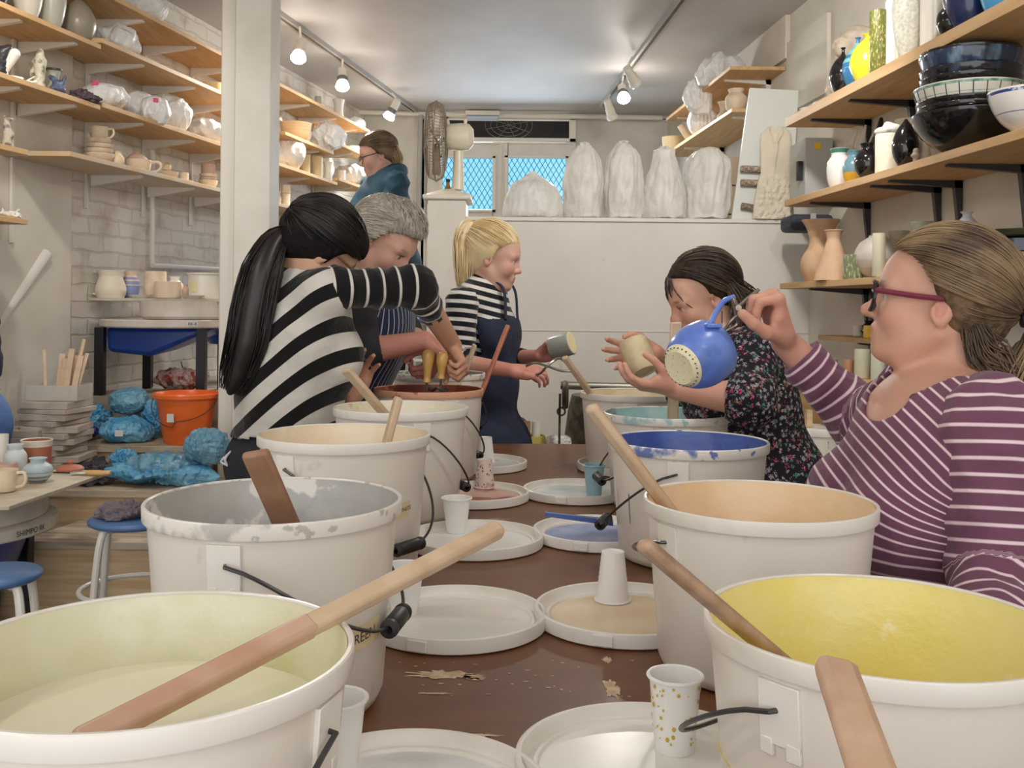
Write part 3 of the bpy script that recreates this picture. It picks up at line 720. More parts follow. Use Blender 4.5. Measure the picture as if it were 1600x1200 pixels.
board('wall_shelf', 'lowest shelf at the far end behind the black-haired woman', -1, 1.97, 6.2, 7.3, brackets=(6.5, 7.0), group=G1)
for y in (3.3, 3.98):
    t = thing('shelf_upright', 'slotted white shelf upright on the near left wall, %s of the two' % ('left' if y < 3.5 else 'right'), 'shelf upright', (wl_x(y) + .035, y, 1.6), 'shelf uprights'); ob('rail', box((wl_x(y) + .037, y, 2.05), (.012, .02, .9)), m_brw, t)
for i, y in enumerate((4.5, 4.95, 5.4, 5.9, 6.5, 7.05)):
    t = thing('shelf_upright', ['first', 'second', 'third', 'fourth', 'fifth', 'last'][i] + ' slotted upright along the brick wall, counted from the left', 'shelf upright', (wl_x(y) + .01, y, 1.8), 'shelf uprights'); ob('rail', box((wl_x(y) + .008, y, 2.25), (.014, .022, .92)), m_brw, t)
# right wall
board('wall_shelf', 'upper plywood shelf on the right wall carrying the coloured bottles', 1, 2.225, 1.6, 4.5, th=.04, brackets=(1.9, 2.6, 3.3, 3.9, 4.3), group=G2)
board('wall_shelf', 'middle plywood shelf on the right wall carrying the stack of dark bowls', 1, 1.855, 1.6, 4.5, th=.028, brackets=(1.9, 2.6, 3.15, 3.55, 3.7, 4.3), group=G2)
board('wall_shelf', 'lower plywood shelf on the right wall carrying the terracotta vases', 1, 1.483, 1.6, 4.55, th=.026, brackets=(2.0, 2.9, 3.6, 4.3), group=G2)
board('wall_shelf', 'short low shelf on the right wall with a yellow box', 1, 1.255, 3.85, 4.35, d=.2, th=.02, brackets=(4.0,), group=G2)
board('wall_shelf', 'lowest short shelf on the right wall behind the purple sleeve', 1, 1.10, 3.7, 4.35, d=.3, th=.02, brackets=(4.1,), group=G2)
board('wall_shelf', 'topmost shelf in the far right corner under a bulky clear bag', 1, 2.67, 5.36, 6.85, brackets=(5.6, 6.7), group=G2, bm=m_brw)
board('wall_shelf', 'lower shelf in the far right corner with unglazed pots', 1, 2.435, 5.32, 6.9, brackets=(5.45, 6.5), group=G2, bm=m_brw)
struct('trim_15', box((wr_x(4.25) - .012, 4.25, 1.33), (.016, .03, .3)), m_brd)

# ---------------------------------------------------------------- pots
PR = {
 'ovoid': [(0, 0), (.42, 0), (.5, .02), (.8, .2), (.97, .42), (1, .55), (.93, .72), (.7, .88), (.35, .97), (.25, 1), (.2, .98)],
 'tear': [(0, 0), (.45, 0), (.55, .03), (.85, .2), (1, .4), (.93, .58), (.65, .78), (.25, .93), (.08, 1), (0, 1)],
 'bottle': [(0, 0), (.4, 0), (.5, .02), (.85, .2), (1, .4), (.92, .55), (.62, .72), (.28, .82), (.14, .88), (.12, .96), (.2, 1), (.12, .995), (.1, .9)],
 'bottle2': [(0, 0), (.45, 0), (.6, .03), (.95, .28), (1, .42), (.9, .62), (.6, .8), (.3, .9), (.22, .95), (.36, 1), (.3, .995), (.2, .95)],
 'jar': [(0, 0), (.6, 0), (.68, .02), (.92, .2), (1, .45), (.95, .66), (.72, .8), (.62, .84), (.66, .9), (.74, 1), (.68, 1), (.58, .86), (.85, .6), (0, .3)],
 'bowl': [(0, 0), (.4, 0), (.42, .05), (.7, .3), (.9, .65), (1, 1), (.965, 1), (.86, .66), (.66, .36), (.35, .12), (0, .1)],
 'dish': [(0, 0), (.5, 0), (.52, .06), (.82, .2), (.93, .5), (1, 1), (.97, 1), (.9, .55), (.78, .27), (0, .16)],
 'cup': [(0, 0), (.7, 0), (.82, .03), (.92, .2), (.96, .6), (1, 1), (.95, 1), (.9, .6), (.85, .15), (0, .1)],
 'cyl': [(0, 0), (.93, 0), (1, .02), (1, .98), (.97, 1), (.9, 1), (.9, .1), (0, .08)],
 'waist': [(0, 0), (.85, 0), (.95, .04), (.88, .2), (.74, .5), (.8, .8), (1, 1), (.93, 1), (.72, .8), (.66, .5), (0, .3)],
 'moon': [(0, 0), (.35, 0), (.4, .02), (.78, .18), (.98, .4), (1, .5), (.96, .62), (.75, .83), (.38, .96), (.36, 1), (.3, 1), (.3, .95)],
 'flare': [(0, 0), (.62, 0), (.68, .015), (.92, .14), (1, .28), (.9, .42), (.66, .54), (.56, .64), (.6, .78), (.78, .92), (.94, 1), (.88, 1), (.72, .92), (.5, .66), (0, .5)],
 'cone': [(0, 0), (.94, 0), (1, .02), (.95, .12), (.62, .5), (.38, .78), (.36, .86), (.44, .97), (.5, 1), (.44, 1), (.3, .85)],
 'plate': [(0, 0), (.6, 0), (.64, .2), (.95, .8), (1, 1), (.93, .95), (.6, .5), (0, .4)],
 'round': [(0, 0), (.5, 0), (.55, .03), (.9, .25), (1, .45), (.92, .65), (.6, .8), (.48, .86), (.55, .96), (.62, 1), (.55, 1), (.42, .86), (0, .5)],
 'pitch': [(0, 0), (.8, 0), (.88, .03), (1, .22), (.98, .4), (.82, .68), (.78, .8), (.88, .97), (.9, 1), (.85, 1), (.72, .8), (.8, .5), (0, .1)],
 'lid': [(0, 0), (1, 0), (1, .2), (.8, .45), (.3, .6), (.2, .62), (.18, .7), (.26, .85), (.2, 1), (0, 1)],
 'dome': [(0, 0), (1, 0), (1, .1), (.9, .3), (.6, .6), (.2, .85), (.14, .9), (.16, 1), (0, 1)],
}
def smooth_prof(p, n=3):
    P = [Vector((a, b, 0)) for a, b in p]
    q = bezier(P, n); return [(max(0, v.x), v.y) for v in q]
def pot(name, label, cat, p, r, h, kind, m, group=None, handle=None, hm=None, seg=40, wob=None, extra=None, rim=None, flute=0, tilt=None):
    c = Vector(p) + Vector((0, 0, .0008)); pr = PR[kind]
    sharp = kind in ('cyl', 'plate', 'lid', 'cup')
    pr = [(a * r, b * h) for a, b in (pr if sharp else smooth_prof(pr))]
    if flute: wob = lambda a, z: 1 + .05 * abs(math.sin(a * flute / 2))
    g = lathe(pr, max(seg, flute * 6 if flute else 0), c, wob=wob)
    if tilt: g.tf(Matrix.Translation(c) @ Matrix.Rotation(tilt[0], 4, tilt[1]) @ Matrix.Translation(-c))
    if not (handle or extra or rim):
        return ob(name, g, m, None, label, cat, group, loc=c)
    t = thing(name, label, cat, c, group); ob('body', g, m, t)
    if handle:
        a, z0, z1, out, th = handle; d = Vector((math.cos(a), math.sin(a), 0)); r0 = r * .93
        ob('handle', tube(bezier([c + d * r0 + Vector((0, 0, z1 * h)), c + d * (r0 + out * .8) + Vector((0, 0, z1 * h * 1.0)), c + d * (r0 + out) + Vector((0, 0, (z0 + z1) * .5 * h)), c + d * (r0 + out * .6) + Vector((0, 0, (z0 * .9 + .1 * z1) * h)), c + d * r0 * .96 + Vector((0, 0, z0 * h))], 6), th, 8), hm or m, t)
    if extra:
        for nm, pf, mm in extra: ob(nm, lathe([(a * r, b * h) for a, b in pf], seg, c), mm, t)
    return t
def M_(n, c, r=.5, **k):
    return mat('pot_' + n, s2l(*c), r, **k)
bisq = M_('bisque', (236, 218, 190), .7, col2=s2l(222, 200, 168), vscale=25, vlo=.5, vhi=.8); bisq2 = M_('raw', (226, 208, 184), .75, col2=s2l(212, 190, 162), vscale=20)
pink = M_('pinkish', (214, 180, 160), .7); whitec = M_('white', (240, 236, 226), .55); greyb = M_('grey', (176, 172, 160), .4); taupe = M_('taupe', (146, 136, 118), .35)
tc_ = M_('terracotta', (214, 180, 148), .85, col2=s2l(204, 166, 132), vscale=18); blk = M_('black', (20, 20, 22), .12, coat=.6); blk2 = M_('black_blue', (26, 28, 42), .12, coat=.6, col2=s2l(52, 70, 104), vscale=26, vlo=.55, vhi=.75, stretch=(1, 1, .3))
def litem(name, label, cat, z, px, wpx, hpx, kind, m, inn=.12, dz=0, side=-1, **k):
    p = shelf_pt(side, z, px, inn); s = p.y / F
    p.z += dz; return pot(name, label, cat, p, wpx * s / 2, hpx * s, kind, m, **k)

# plastic bags
def bag_mat(n, c, a=1., r=.36, c2=None, b=.55):
    return mat('bag_' + n, s2l(*c), r, bump=b, bscale=46, alpha=a, spec=.6, col2=s2l(*(c2 or c)), vscale=14)
bg_w = bag_mat('white', (250, 249, 247), .97, c2=(236, 236, 234), r=.42, b=.9); bg_c = bag_mat('clear', (240, 241, 240), .88, c2=(250, 250, 248), r=.4, b=.9); bg_b = bag_mat('blue', (66, 146, 192), 1, b=.9, c2=(122, 186, 214)); bg_b2 = bag_mat('greyblue', (96, 150, 178), 1, c2=(128, 174, 196))
bg_d = bag_mat('darkblue', (30, 52, 130), 1, c2=(44, 72, 160)); bg_h = bag_mat('haze', (226, 223, 216), .86, c2=(238, 236, 230), r=.5, b=.4)
bg_k = bag_mat('blackcloth', (52, 50, 54), 1, c2=(84, 80, 86), r=.9)
def lump(name, label, cat, c, rx, ry, h, m, seed=0, neck=0., group=None, amp=.16, lumps=3, freq=26, res=None, sticker=None, drape=0.):
    """a soft bagged thing: uneven filled body, pleated towards an optional gathered neck"""
    rs = random.Random(seed); s = SDF(); c = Vector(c)
    s.ell(c + Vector((0, 0, h * .42)), (rx * .86, ry * .86, h * .44), k=.03)
    for i in range(lumps):
        a = rs.uniform(0, 2 * PI); q = rs.uniform(.55, .8)
        s.ell(c + Vector((rx * .42 * math.cos(a), ry * .42 * math.sin(a), h * rs.uniform(.22, .5))), (rx * q * .72, ry * q * .72, h * rs.uniform(.24, .42)), k=.03)
    if neck:
        s.cap(c + Vector((0, 0, h * .7)), c + Vector((rx * .1, 0, h * (1 - neck * .5))), rx * .42, rx * .16, k=.04); s.cap(c + Vector((rx * .1, 0, h * (1 - neck * .5))), c + Vector((rx * .05, 0, h)), rx * .14, rx * .26, k=.02)
    sz = max(rx, h / 2); g = s.mesh(res or max(.0035, sz / 34))
    P = np.array(g.v); rel = P - np.array(c)
    th = np.arctan2(rel[:, 1] / ry, rel[:, 0] / rx); f = np.clip(rel[:, 2] / h, 0, 1)
    d = np.c_[rel[:, 0], rel[:, 1], rel[:, 2] - h * .4]; d /= np.linalg.norm(d, axis=1)[:, None] + 1e-9
    soft = 'bag_' in m.name and not any(q in m.name for q in ('blue', 'black', 'rag', 'mauve'))
    w = wave(P * np.array([1, 1, .6]) if soft else P, seed + 3, freq / (sz * 6) * (.8 if soft else 1.0), 2 if soft else 3, True) * sz * amp * (.42 if soft else .5)
    if neck: w = w * .6 + np.sin(th * 17 + 3 * np.sin(th * 3 + seed)) * sz * .05 * np.clip(f * 1.6 - .3, 0, 1)
    w += (0 if soft else 1) * wave(P, seed + 9, freq / sz * .55, 2, True) * sz * amp * .16
    P = P + d * w[:, None]; P[:, 2] = np.maximum(P[:, 2], c.z + .001)
    g.v = P.tolist()
    an = 42 if 'blue' in m.name else 90
    if not sticker: return ob(name, g, m, None, label, cat, group, loc=c, ang=an)
    t = thing(name, label, cat, c, group); ob('bag', g, m, t, ang=an)
    # sticker: patch of the bag surface lifted off
    sx, sy, sz_, sr, sm, shape = sticker
    q = c + Vector((sx * rx, sy * ry, sz_ * h)); P = np.array(g.v); i = int(np.argmin(np.linalg.norm(P - np.array(q), axis=1))); q = Vector(g.v[i])
    n = (q - (c + Vector((0, 0, h * .4)))).normalized(); s_, u_, d_ = frame(n); q = q + n * .006
    ob('sticker', hexa([q - s_ * sr - u_ * sr * shape, q + s_ * sr - u_ * sr * shape, q + s_ * sr + u_ * sr * shape, q - s_ * sr + u_ * sr * shape] + [q - s_ * sr - u_ * sr * shape + n * .001, q + s_ * sr - u_ * sr * shape + n * .001, q + s_ * sr + u_ * sr * shape + n * .001, q - s_ * sr + u_ * sr * shape + n * .001]), sm, t)
    return t
pinkst = mat('pink_sticker', s2l(240, 92, 150), .6); whst = mat('white_sticker', s2l(220, 218, 214), .6)
def lbag(label, z, px, wpx, hpx, m=bg_w, inn=.13, seed=0, neck=0., side=-1, dz=0., ry=None, sticker=None, **k):
    p = shelf_pt(side, z, px, inn); s = p.y / F; p.z += dz + .001
    return lump('bagged_pot', label, 'plastic bag', p, wpx * s / 2, (ry or min(wpx * s / 2, .11)), hpx * s, m, seed, neck, 'pots wrapped in plastic bags', sticker=sticker, **k)
def clayform(name, label, cat, c, parts, m, seed=0, amp=.004, freq=60, res=.004):
    s = SDF(); c = Vector(c)
    for q in parts:
        if len(q) == 5: s.cap(c + Vector(q[0]), c + Vector(q[1]), q[2], q[3], q[4])
        else: s.ell(c + Vector(q[0]), q[1], k=.008)
    g = s.mesh(res); displace(g, amp, freq, seed, True); P = np.array(g.v); P[:, 2] = np.maximum(P[:, 2], c.z); g.v = P.tolist()
    return ob(name, g, m, None, label, cat, loc=c, ang=80)

# near left, upper shelf
GV = 'big ovoid vessels on the upper near-left shelf'
litem('vessel', 'dark vessel at the upper left corner, only its base in view', 'vessel', 2.43, -8, 50, 120, 'ovoid', M_('charcoal', (42, 44, 50), .3), group=GV, inn=.09)
litem('vessel', 'cream satin egg-shaped vessel', 'vessel', 2.43, 43, 47, 110, 'ovoid', M_('satin_cream', (206, 200, 184), .3), group=GV, inn=.09)
litem('vessel', 'grey satin egg-shaped vessel between the cream and the taupe ones', 'vessel', 2.43, 80, 44, 100, 'ovoid', M_('satin_grey', (182, 180, 168), .3), group=GV, inn=.09)
litem('vessel', 'taupe teardrop vessel nearest the clear bag', 'vessel', 2.43, 122, 53, 72, 'tear', M_('satin_taupe', (150, 142, 126), .3), group=GV, inn=.09)
# sculptures on the second near-left shelf
p = shelf_pt(-1, 2.18, 10, .08); clayform('sculpture', 'white bone-like form leaning by a black lump at the left edge', 'sculpture', p, [((-.02, 0, .02), (.03, 0, .10), .014, .02, .01), ((0, 0, .012), (.05, .02, .012), .012, .006, .01)], whitec, 1, .001)
p = shelf_pt(-1, 2.18, 0, .1); clayform('sculpture', 'black wavy lump behind the white bone-like form', 'sculpture', p, [((0, 0, .03), (.01, 0, .10), .025, .03, .01), ((0, 0, .1), (.03, 0, .12), .02, .015, .01)], M_('char', (46, 48, 52), .4), 2, .004)
p = shelf_pt(-1, 2.18, 40, .04); clayform('sculpture', 'small white antler branch lying on the shelf', 'sculpture', p, [((-.05, 0, .007), (.04, 0, .006), .006, .004, .003), ((.0, 0, .007), (.03, .01, .03), .004, .002, .003), ((-.02, 0, .007), (-.03, .01, .025), .004, .002, .003), ((.03, 0, .006), (.05, 0, .02), .003, .002, .003)], whitec, 3, .0005, res=.0018)
p = shelf_pt(-1, 2.18, 62, .09); clayform('figurine', 'standing torso figurine in cream and green', 'figurine', p, [((0, 0, 0), (0, 0, .06), .024, .018, .01), ((0, 0, .06), (.0, 0, .12), .018, .025, .01), ((0, 0, .12), (0, 0, .145), .012, .012, .008), ((0, 0, .155), (.014, .016, .018)), ((-.025, 0, .02), (-.03, 0, .11), .01, .012, .01)], M_('green_cream', (208, 204, 182), .6, col2=s2l(120, 122, 92), vscale=30, vlo=.5, vhi=.6), 4, .003)
litem('vase', 'pale green vase with a ragged dark rim', 'vase', 2.18, 84, 24, 46, 'flare', M_('celadon', (190, 194, 178), .4, col2=s2l(150, 154, 138), vscale=30), inn=.13, extra=[('rim', [(.94, .97), (1.0, 1.0), (.98, 1.05), (.9, 1.03), (.9, .99)], M_('rim_dark', (70, 66, 60), .5))])
p = shelf_pt(-1, 2.18, 90, .06); clayform('sculpture', 'blue crumpled hare-like sculpture', 'sculpture', p, [((0, 0, .022), (.034, .03, .024)), ((-.01, 0, .04), (.012, 0, .05), .016, .014, .01), ((-.03, 0, .075), (.0, 0, .055), .009, .012, .008), ((.02, 0, .05), (.03, 0, .075), .008, .006, .006)], M_('slate_blue', (104, 118, 146), .4, col2=s2l(60, 70, 96), vscale=40), 5, .005)
p = shelf_pt(-1, 2.18, 122, .06); clayform('sculpture', 'spiky dark purple heap-shaped sculpture', 'sculpture', p, [((0, .02, .028), (.055, .04, .03)), ((.05, .03, .018), (.03, .03, .022))], M_('plum', (92, 76, 82), .6, col2=s2l(56, 46, 52), vscale=50), 6, .012, 110)
p = shelf_pt(-1, 1.926, 12, .05); clayform('figurine', 'dog-like sitting figurine in streaked grey clay', 'figurine', p, [((0, 0, .0), (0, 0, .05), .022, .018, .01), ((0, 0, .05), (-.006, 0, .10), .017, .010, .01), ((-.006, 0, .11), (.016, 0, .108), .010, .006, .006), ((-.01, 0, .115), (-.012, 0, .126), .005, .003, .003)], M_('streak', (186, 178, 160), .6, col2=s2l(104, 98, 88), vscale=30, vlo=.5, vhi=.6), 7, .003)
p = shelf_pt(-1, 1.67, 14, .08); clayform('sculpture', 'white coral-like piece on the lowest short shelf', 'sculpture', p, [((0, 0, .015), (.045, .04, .018)), ((.02, 0, .02), (.04, 0, .04), .006, .003, .006), ((-.02, 0, .02), (-.03, 0, .045), .008, .003, .006)], whitec, 8, .008, 120)
# wrapped pots on the left
lbag('white bag with a pink sticker on the topmost shelf', 2.66, 226, 78, 66, sticker=(.2, -.6, .75, .012, pinkst, .8), seed=1)
lbag('clear crinkled bag round a grey bowl beside the taupe vessel', 2.46, 182, 80, 60, bg_c, seed=2, amp=.3)
litem('bowl', 'yellowish bowl at the column end of the second shelf', 'bowl', 2.46, 332, 34, 20, 'bowl', M_('yellowish', (232, 214, 170), .5), inn=.12)
lbag('low white bag with a pink sticker, leftmost on the long bag shelf', 2.195, 160, 88, 54, sticker=(.0, -.75, .8, .014, pinkst, .8), seed=3)
lbag('white bag second from the left on the long bag shelf', 2.195, 212, 66, 60, seed=4, inn=.15)
lbag('tall rounded bag with a pink glow on the long bag shelf', 2.195, 266, 72, 72, seed=5, inn=.14)
lbag('small drooping bag with a bright pink sticker hanging over the shelf edge', 2.195, 240, 54, 54, seed=6, inn=.04, dz=-.012, sticker=(.3, -.7, .6, .011, pinkst, 1))
lbag('long limp bag left of the column on the bag shelf', 2.195, 318, 76, 50, bg_w, seed=7, amp=.22)
lbag('bright white bulging bag just right of the column', 2.195, 446, 74, 62, seed=8, inn=.1)
lbag('clear bag hanging beside the stacked bowls', 2.39, 512, 62, 58, bg_c, seed=9, inn=.06, amp=.3)
lbag('small bluish bag at the far end of the topmost shelf', 2.66, 557, 34, 27, bg_c, seed=10)
lbag('limp crinkled bag in the far left corner', 2.23, 550, 62, 42, bg_c, seed=11, amp=.3, inn=.08)
lbag('small white bag low behind the black hair', 1.97, 532, 30, 30, seed=12, inn=.1)
# unfired ware on the painted shelf
GU = 'unfired pots on the lowest brick-wall shelf'
def stackpt(px, inn=.12): return shelf_pt(-1, 1.96, px, inn)
p = stackpt(155); s = p.y / F
z = 0
for i, (k, w_, h_, lab) in enumerate((('bowl', 46, 16, 'wide bowl at the bottom of the tall stack'), ('dish', 42, 9, 'oval dish second in the tall stack'), ('dish', 42, 8, 'shallow dish third in the tall stack'), ('dish', 38, 9, 'small dish below the top cup of the tall stack'))):
    pot('raw_bowl', 'unfired ' + lab, 'bowl', p + Vector((random.uniform(-.004, .004), 0, z)), w_ * s / 2, h_ * s, k, bisq2, GU); z += h_ * s * .92
pot('raw_cup', 'unfired cup with a loop handle on top of the tall stack', 'cup', p + Vector((.0, 0, z)), 13 * s, 20 * s, 'cup', bisq, GU, handle=(0, .15, .85, .028, .005))
litem('raw_jug', 'small unfired jug with a pulled lip', 'jug', 1.96, 184, 19, 23, 'round', bisq, group=GU, inn=.07)
pot('raw_plate', 'flat unfired plate under the handled bowl', 'plate', stackpt(219, .1), .066, .008, 'plate', bisq2, GU)
p = stackpt(216, .1); pot('raw_bowl', 'wide unfired bowl with one large loop handle', 'bowl', p + Vector((0, 0, .009)), .058, .05, 'cup', bisq, GU, handle=(0, -.1, .8, .05, .006))
pot('clay_dome', 'pinkish unfired dome lid sitting on the handled bowl', 'lid', p + Vector((-.006, .0, .0605)), .046, .036, 'dome', pink, GU)
p = stackpt(258); pot('raw_bowl', 'unfired bowl under the tipped cup', 'bowl', p, .062, .038, 'bowl', bisq2, GU)
pot('raw_cup', 'small unfired cup tipped on its side in a bowl', 'cup', p + Vector((.02, -.02, .055)), .021, .035, 'cup', bisq, GU, tilt=(1.3, 'X'))
p = stackpt(290, .08); pot('raw_plate', 'unfired saucer near the column', 'plate', p, .04, .014, 'plate', bisq, GU); pot('raw_cup', 'square-sided unfired beaker on the saucer', 'cup', p + Vector((-.012, .01, .008)), .023, .045, 'cyl', bisq, GU)
p = stackpt(325); z = 0
for k, r_, h_, m, lab in (('bowl', .05, .05, bisq, 'round unfired pot at the bottom of the stack by the column'), ('dish', .045, .018, bisq2, 'shallow unfired dish in the stack by the column'), ('dish', .046, .02, bisq, 'second unfired dish in the stack by the column'), ('cyl', .036, .055, pink, 'pinkish unfired beaker topping the stack by the column')):
    pot('raw_pot', lab, 'pot', p + Vector((0, 0, z)), r_, h_, k, m, GU); z += h_ * .94
# right of the column
litem('jar', 'small cream jar just right of the column', 'jar', 1.96, 432, 15, 24, 'jar', bisq, group='unfired ware right of the column')
p = shelf_pt(-1, 1.96, 446, .09)
pot('beaker', 'plain unfired beaker under the fluted cup', 'beaker', p, .028, .085, 'cyl', bisq, 'unfired ware right of the column')
pot('fluted_cup', 'fluted unfired cup balanced on a beaker', 'cup', p + Vector((0, 0, .087)), .028, .05, 'cyl', bisq, 'unfired ware right of the column', flute=12)
litem('bowl', 'small round unfired bowl past the fluted cup', 'bowl', 1.96, 460, 24, 12, 'bowl', bisq, group='unfired ware right of the column')
litem('teapot', 'squat unfired teapot above the black hair', 'teapot', 1.97, 484, 24, 22, 'round', bisq, group='unfired ware right of the column')
litem('jar', 'tiny unfired jar further along above the black hair', 'jar', 1.97, 513, 15, 18, 'round', bisq2, group='unfired ware right of the column')
GS = 'pots on the far left shelves'
for i, w_ in enumerate((44, 46, 48, 50)):
    litem('bowl', ['bottom', 'second', 'third', 'top'][i] + ' bowl of the nested stack right of the column', 'bowl', 2.39, 462, w_, 17, 'bowl', M_('honey', (232, 202, 156), .6), dz=i * .018, group=GS)
litem('vase', 'white waisted vase on the topmost shelf', 'vase', 2.66, 529, 19, 34, 'waist', whitec, group=GS)
litem('vase', 'narrow grey vase on the topmost shelf', 'vase', 2.66, 497, 10, 24, 'cyl', greyb, group=GS)
litem('vase', 'pinkish waisted vase behind the woman in the teal jacket', 'vase', 2.47, 533, 15, 26, 'waist', pink, group=GS)
litem('bowl', 'grey-green bowl behind the head of the woman in teal', 'bowl', 2.47, 552, 24, 15, 'bowl', M_('sage', (178, 180, 166), .5), group=GS, inn=.14)
litem('box_form', 'low unglazed box form right of the column', 'box', 2.195, 458, 16, 12, 'cyl', bisq, group=GS, inn=.05)
litem('cylinder_vase', 'tall smooth cream cylinder vase, left of the pair', 'vase', 2.195, 476, 17, 34, 'cyl', M_('buttery', (236, 216, 172), .5), group=GS, inn=.12)
litem('cylinder_vase', 'tall cream cylinder vase with a stepped foot', 'vase', 2.195, 494, 20, 36, 'cyl', M_('buttery', (236, 216, 172), .5), group=GS, inn=.1)
litem('vase', 'slim white waisted vase beside the cylinders', 'vase', 2.195, 512, 15, 30, 'waist', whitec, group=GS, inn=.06)
litem('cup', 'small white cup tucked beside the limp bag', 'cup', 2.23, 533, 14, 18, 'cup', whitec, group=GS, inn=.08)

# ---------------------------------------------------------------- right wall ware
def ritem(name, label, cat, z, px, wpx, hpx, kind, m, inn=.12, **k): return litem(name, label, cat, z, px, wpx, hpx, kind, m, inn=inn, side=1, **k)
GB = 'glazed bottles and vases on the upper right shelf'
ritem('bottle', 'glossy black teardrop bottle with a thin neck', 'bottle', 2.225, 1317, 42, 74, 'bottle', blk, inn=.06, group=GB)
ritem('bottle', 'round blue bottle with a turquoise shoulder', 'bottle', 2.225, 1340, 48, 84, 'bottle', M_('azure', (58, 122, 172), .2, coat=.4), inn=.09, group=GB, extra=[('shoulder', [(1.004, .42), (.935, .55), (.64, .72), (.30, .82), (.16, .9)], M_('aqua', (120, 186, 190), .25))])
ritem('bottle', 'bright yellow round bottle with a short neck', 'bottle', 2.225, 1358, 60, 78, 'bottle2', M_('lemon', (228, 224, 62), .2, coat=.4), inn=.08, group=GB)
ritem('vase', 'olive-green textured cylinder vase', 'vase', 2.225, 1372, 27, 96, 'cyl', M_('olive', (112, 116, 50), .25, col2=s2l(190, 184, 112), vscale=170, vlo=.55, vhi=.62, stretch=(1, 1, .35), bump=.6, bscale=90), inn=.03, group=GB)
ritem('vase', 'narrow fluted white column vase', 'vase', 2.225, 1398, 28, 110, 'cyl', whitec, inn=.08, group=GB, flute=14)
ritem('vase', 'large stippled off-white vase cut by the top of the view', 'vase', 2.225, 1424, 58, 150, 'ovoid', M_('stipple', (214, 212, 200), .4, col2=s2l(190, 188, 174), vscale=90), inn=.08, group=GB)
ritem('vase', 'fluted white column vase beside the black vase', 'vase', 2.225, 1456, 34, 130, 'cyl', whitec, inn=.09, group=GB, flute=14)
ritem('vase', 'round glossy black vase on the upper right shelf', 'vase', 2.225, 1486, 44, 62, 'round', blk, inn=.06, group=GB)
ritem('vase', 'large dark blue vase cut by the top of the view', 'vase', 2.225, 1516, 84, 130, 'ovoid', M_('navy', (30, 42, 84), .18, coat=.5), inn=.1, group=GB)
ritem('vase', 'sky-blue vase near the top right corner', 'vase', 2.225, 1566, 70, 110, 'ovoid', M_('skyblue', (76, 156, 206), .3), inn=.1, group=GB)
ritem('vase', 'orange vase in the top right corner', 'vase', 2.225, 1618, 70, 90, 'ovoid', M_('orange', (222, 140, 60), .3), inn=.1, group=GB)
p = shelf_pt(1, 2.225, 1262, .08); 
for i in range(2): pot('dish', ['flat white dish at the far end of the upper right shelf', 'square-edged white dish lying on top of the flat dish'][i], 'dish', p + Vector((.01 * i, 0, .018 * i)), .055 - .01 * i, .016, 'plate', whitec)
p = shelf_pt(1, 2.225, 1283, .12); pot('dish', 'small white pot beside the black teardrop bottle', 'pot', p, .035, .05, 'cyl', whitec)
# white clay sculptures rising behind the bottles
p = shelf_pt(1, 2.225, 1302, .2); clayform('sculpture', 'tall knobbly white clay tower behind the black bottle', 'sculpture', p, [((0, 0, 0), (0, 0, .12), .045, .035, .02), ((0, 0, .12), (.02, 0, .24), .035, .022, .02), ((.02, 0, .24), (.03, 0, .34), .024, .016, .02)], M_('rough_white', (206, 194, 176), .8, col2=s2l(180, 166, 148), vscale=20), 11, .012, 70, res=.006)
p = shelf_pt(1, 2.225, 1335, .22); clayform('sculpture', 'hooded white clay head with a broad brim', 'sculpture', p, [((0, 0, 0), (0, 0, .16), .04, .045, .02), ((0, 0, .2), (.05, .05, .06)), ((-.05, 0, .27), (.07, 0, .25), .05, .055, .02), ((.02, 0, .31), (.075, .06, .05))], M_('rough_white', (206, 194, 176), .8), 12, .006, 60, res=.006)
GM = 'ware on the middle right shelf'
ritem('jar', 'white jar with a green rim', 'jar', 1.855, 1311, 38, 62, 'jar', M_('porcelain', (236, 234, 228), .2, coat=.4), inn=.07, group=GM, extra=[('rim', [(.62, .86), (.68, .92), (.755, 1.002), (.72, 1.01), (.66, 1.0)], M_('green_rim', (70, 130, 112), .3))])
ritem('jar', 'blue-grey jar with an amber foot', 'jar', 1.855, 1334, 34, 54, 'round', M_('bluegrey', (104, 144, 160), .3), inn=.08, group=GM, extra=[('foot', [(.6, -.0), (.7, .08), (.9, .22), (.985, .36), (.99, .37)], M_('amber', (206, 158, 50), .3))])
ritem('vase', 'squat glossy black jar with ridges', 'jar', 1.855, 1356, 42, 56, 'round', blk, inn=.06, group=GM)
p = shelf_pt(1, 1.855, 1372, .14); clayform('sculpture', 'tall black pointed ear-like piece', 'sculpture', p, [((0, 0, 0), (0, 0, .15), .03, .03, .02), ((0, 0, .15), (.01, 0, .25), .026, .008, .02)], blk, 14, .002)
p = shelf_pt(1, 1.855, 1330, .2); clayform('sculpture', 'white bird-like sculpture with upswept wings', 'sculpture', p, [((0, 0, 0), (0, 0, .12), .03, .035, .02), ((0, 0, .16), (.045, .03, .04)), ((-.02, 0, .18), (.02, 0, .27), .02, .006, .01), ((.03, 0, .18), (.06, 0, .30), .02, .005, .01), ((.06, 0, .14), (.10, 0, .29), .018, .004, .01)], M_('porcelain', (236, 234, 228), .2), 15, .004)
ritem('lidded_jar', 'cream lidded cylinder with a cloud-shaped lid', 'jar', 1.855, 1388, 40, 64, 'cyl', M_('matte_ivory', (232, 226, 206), .6), inn=.08, group=GM)
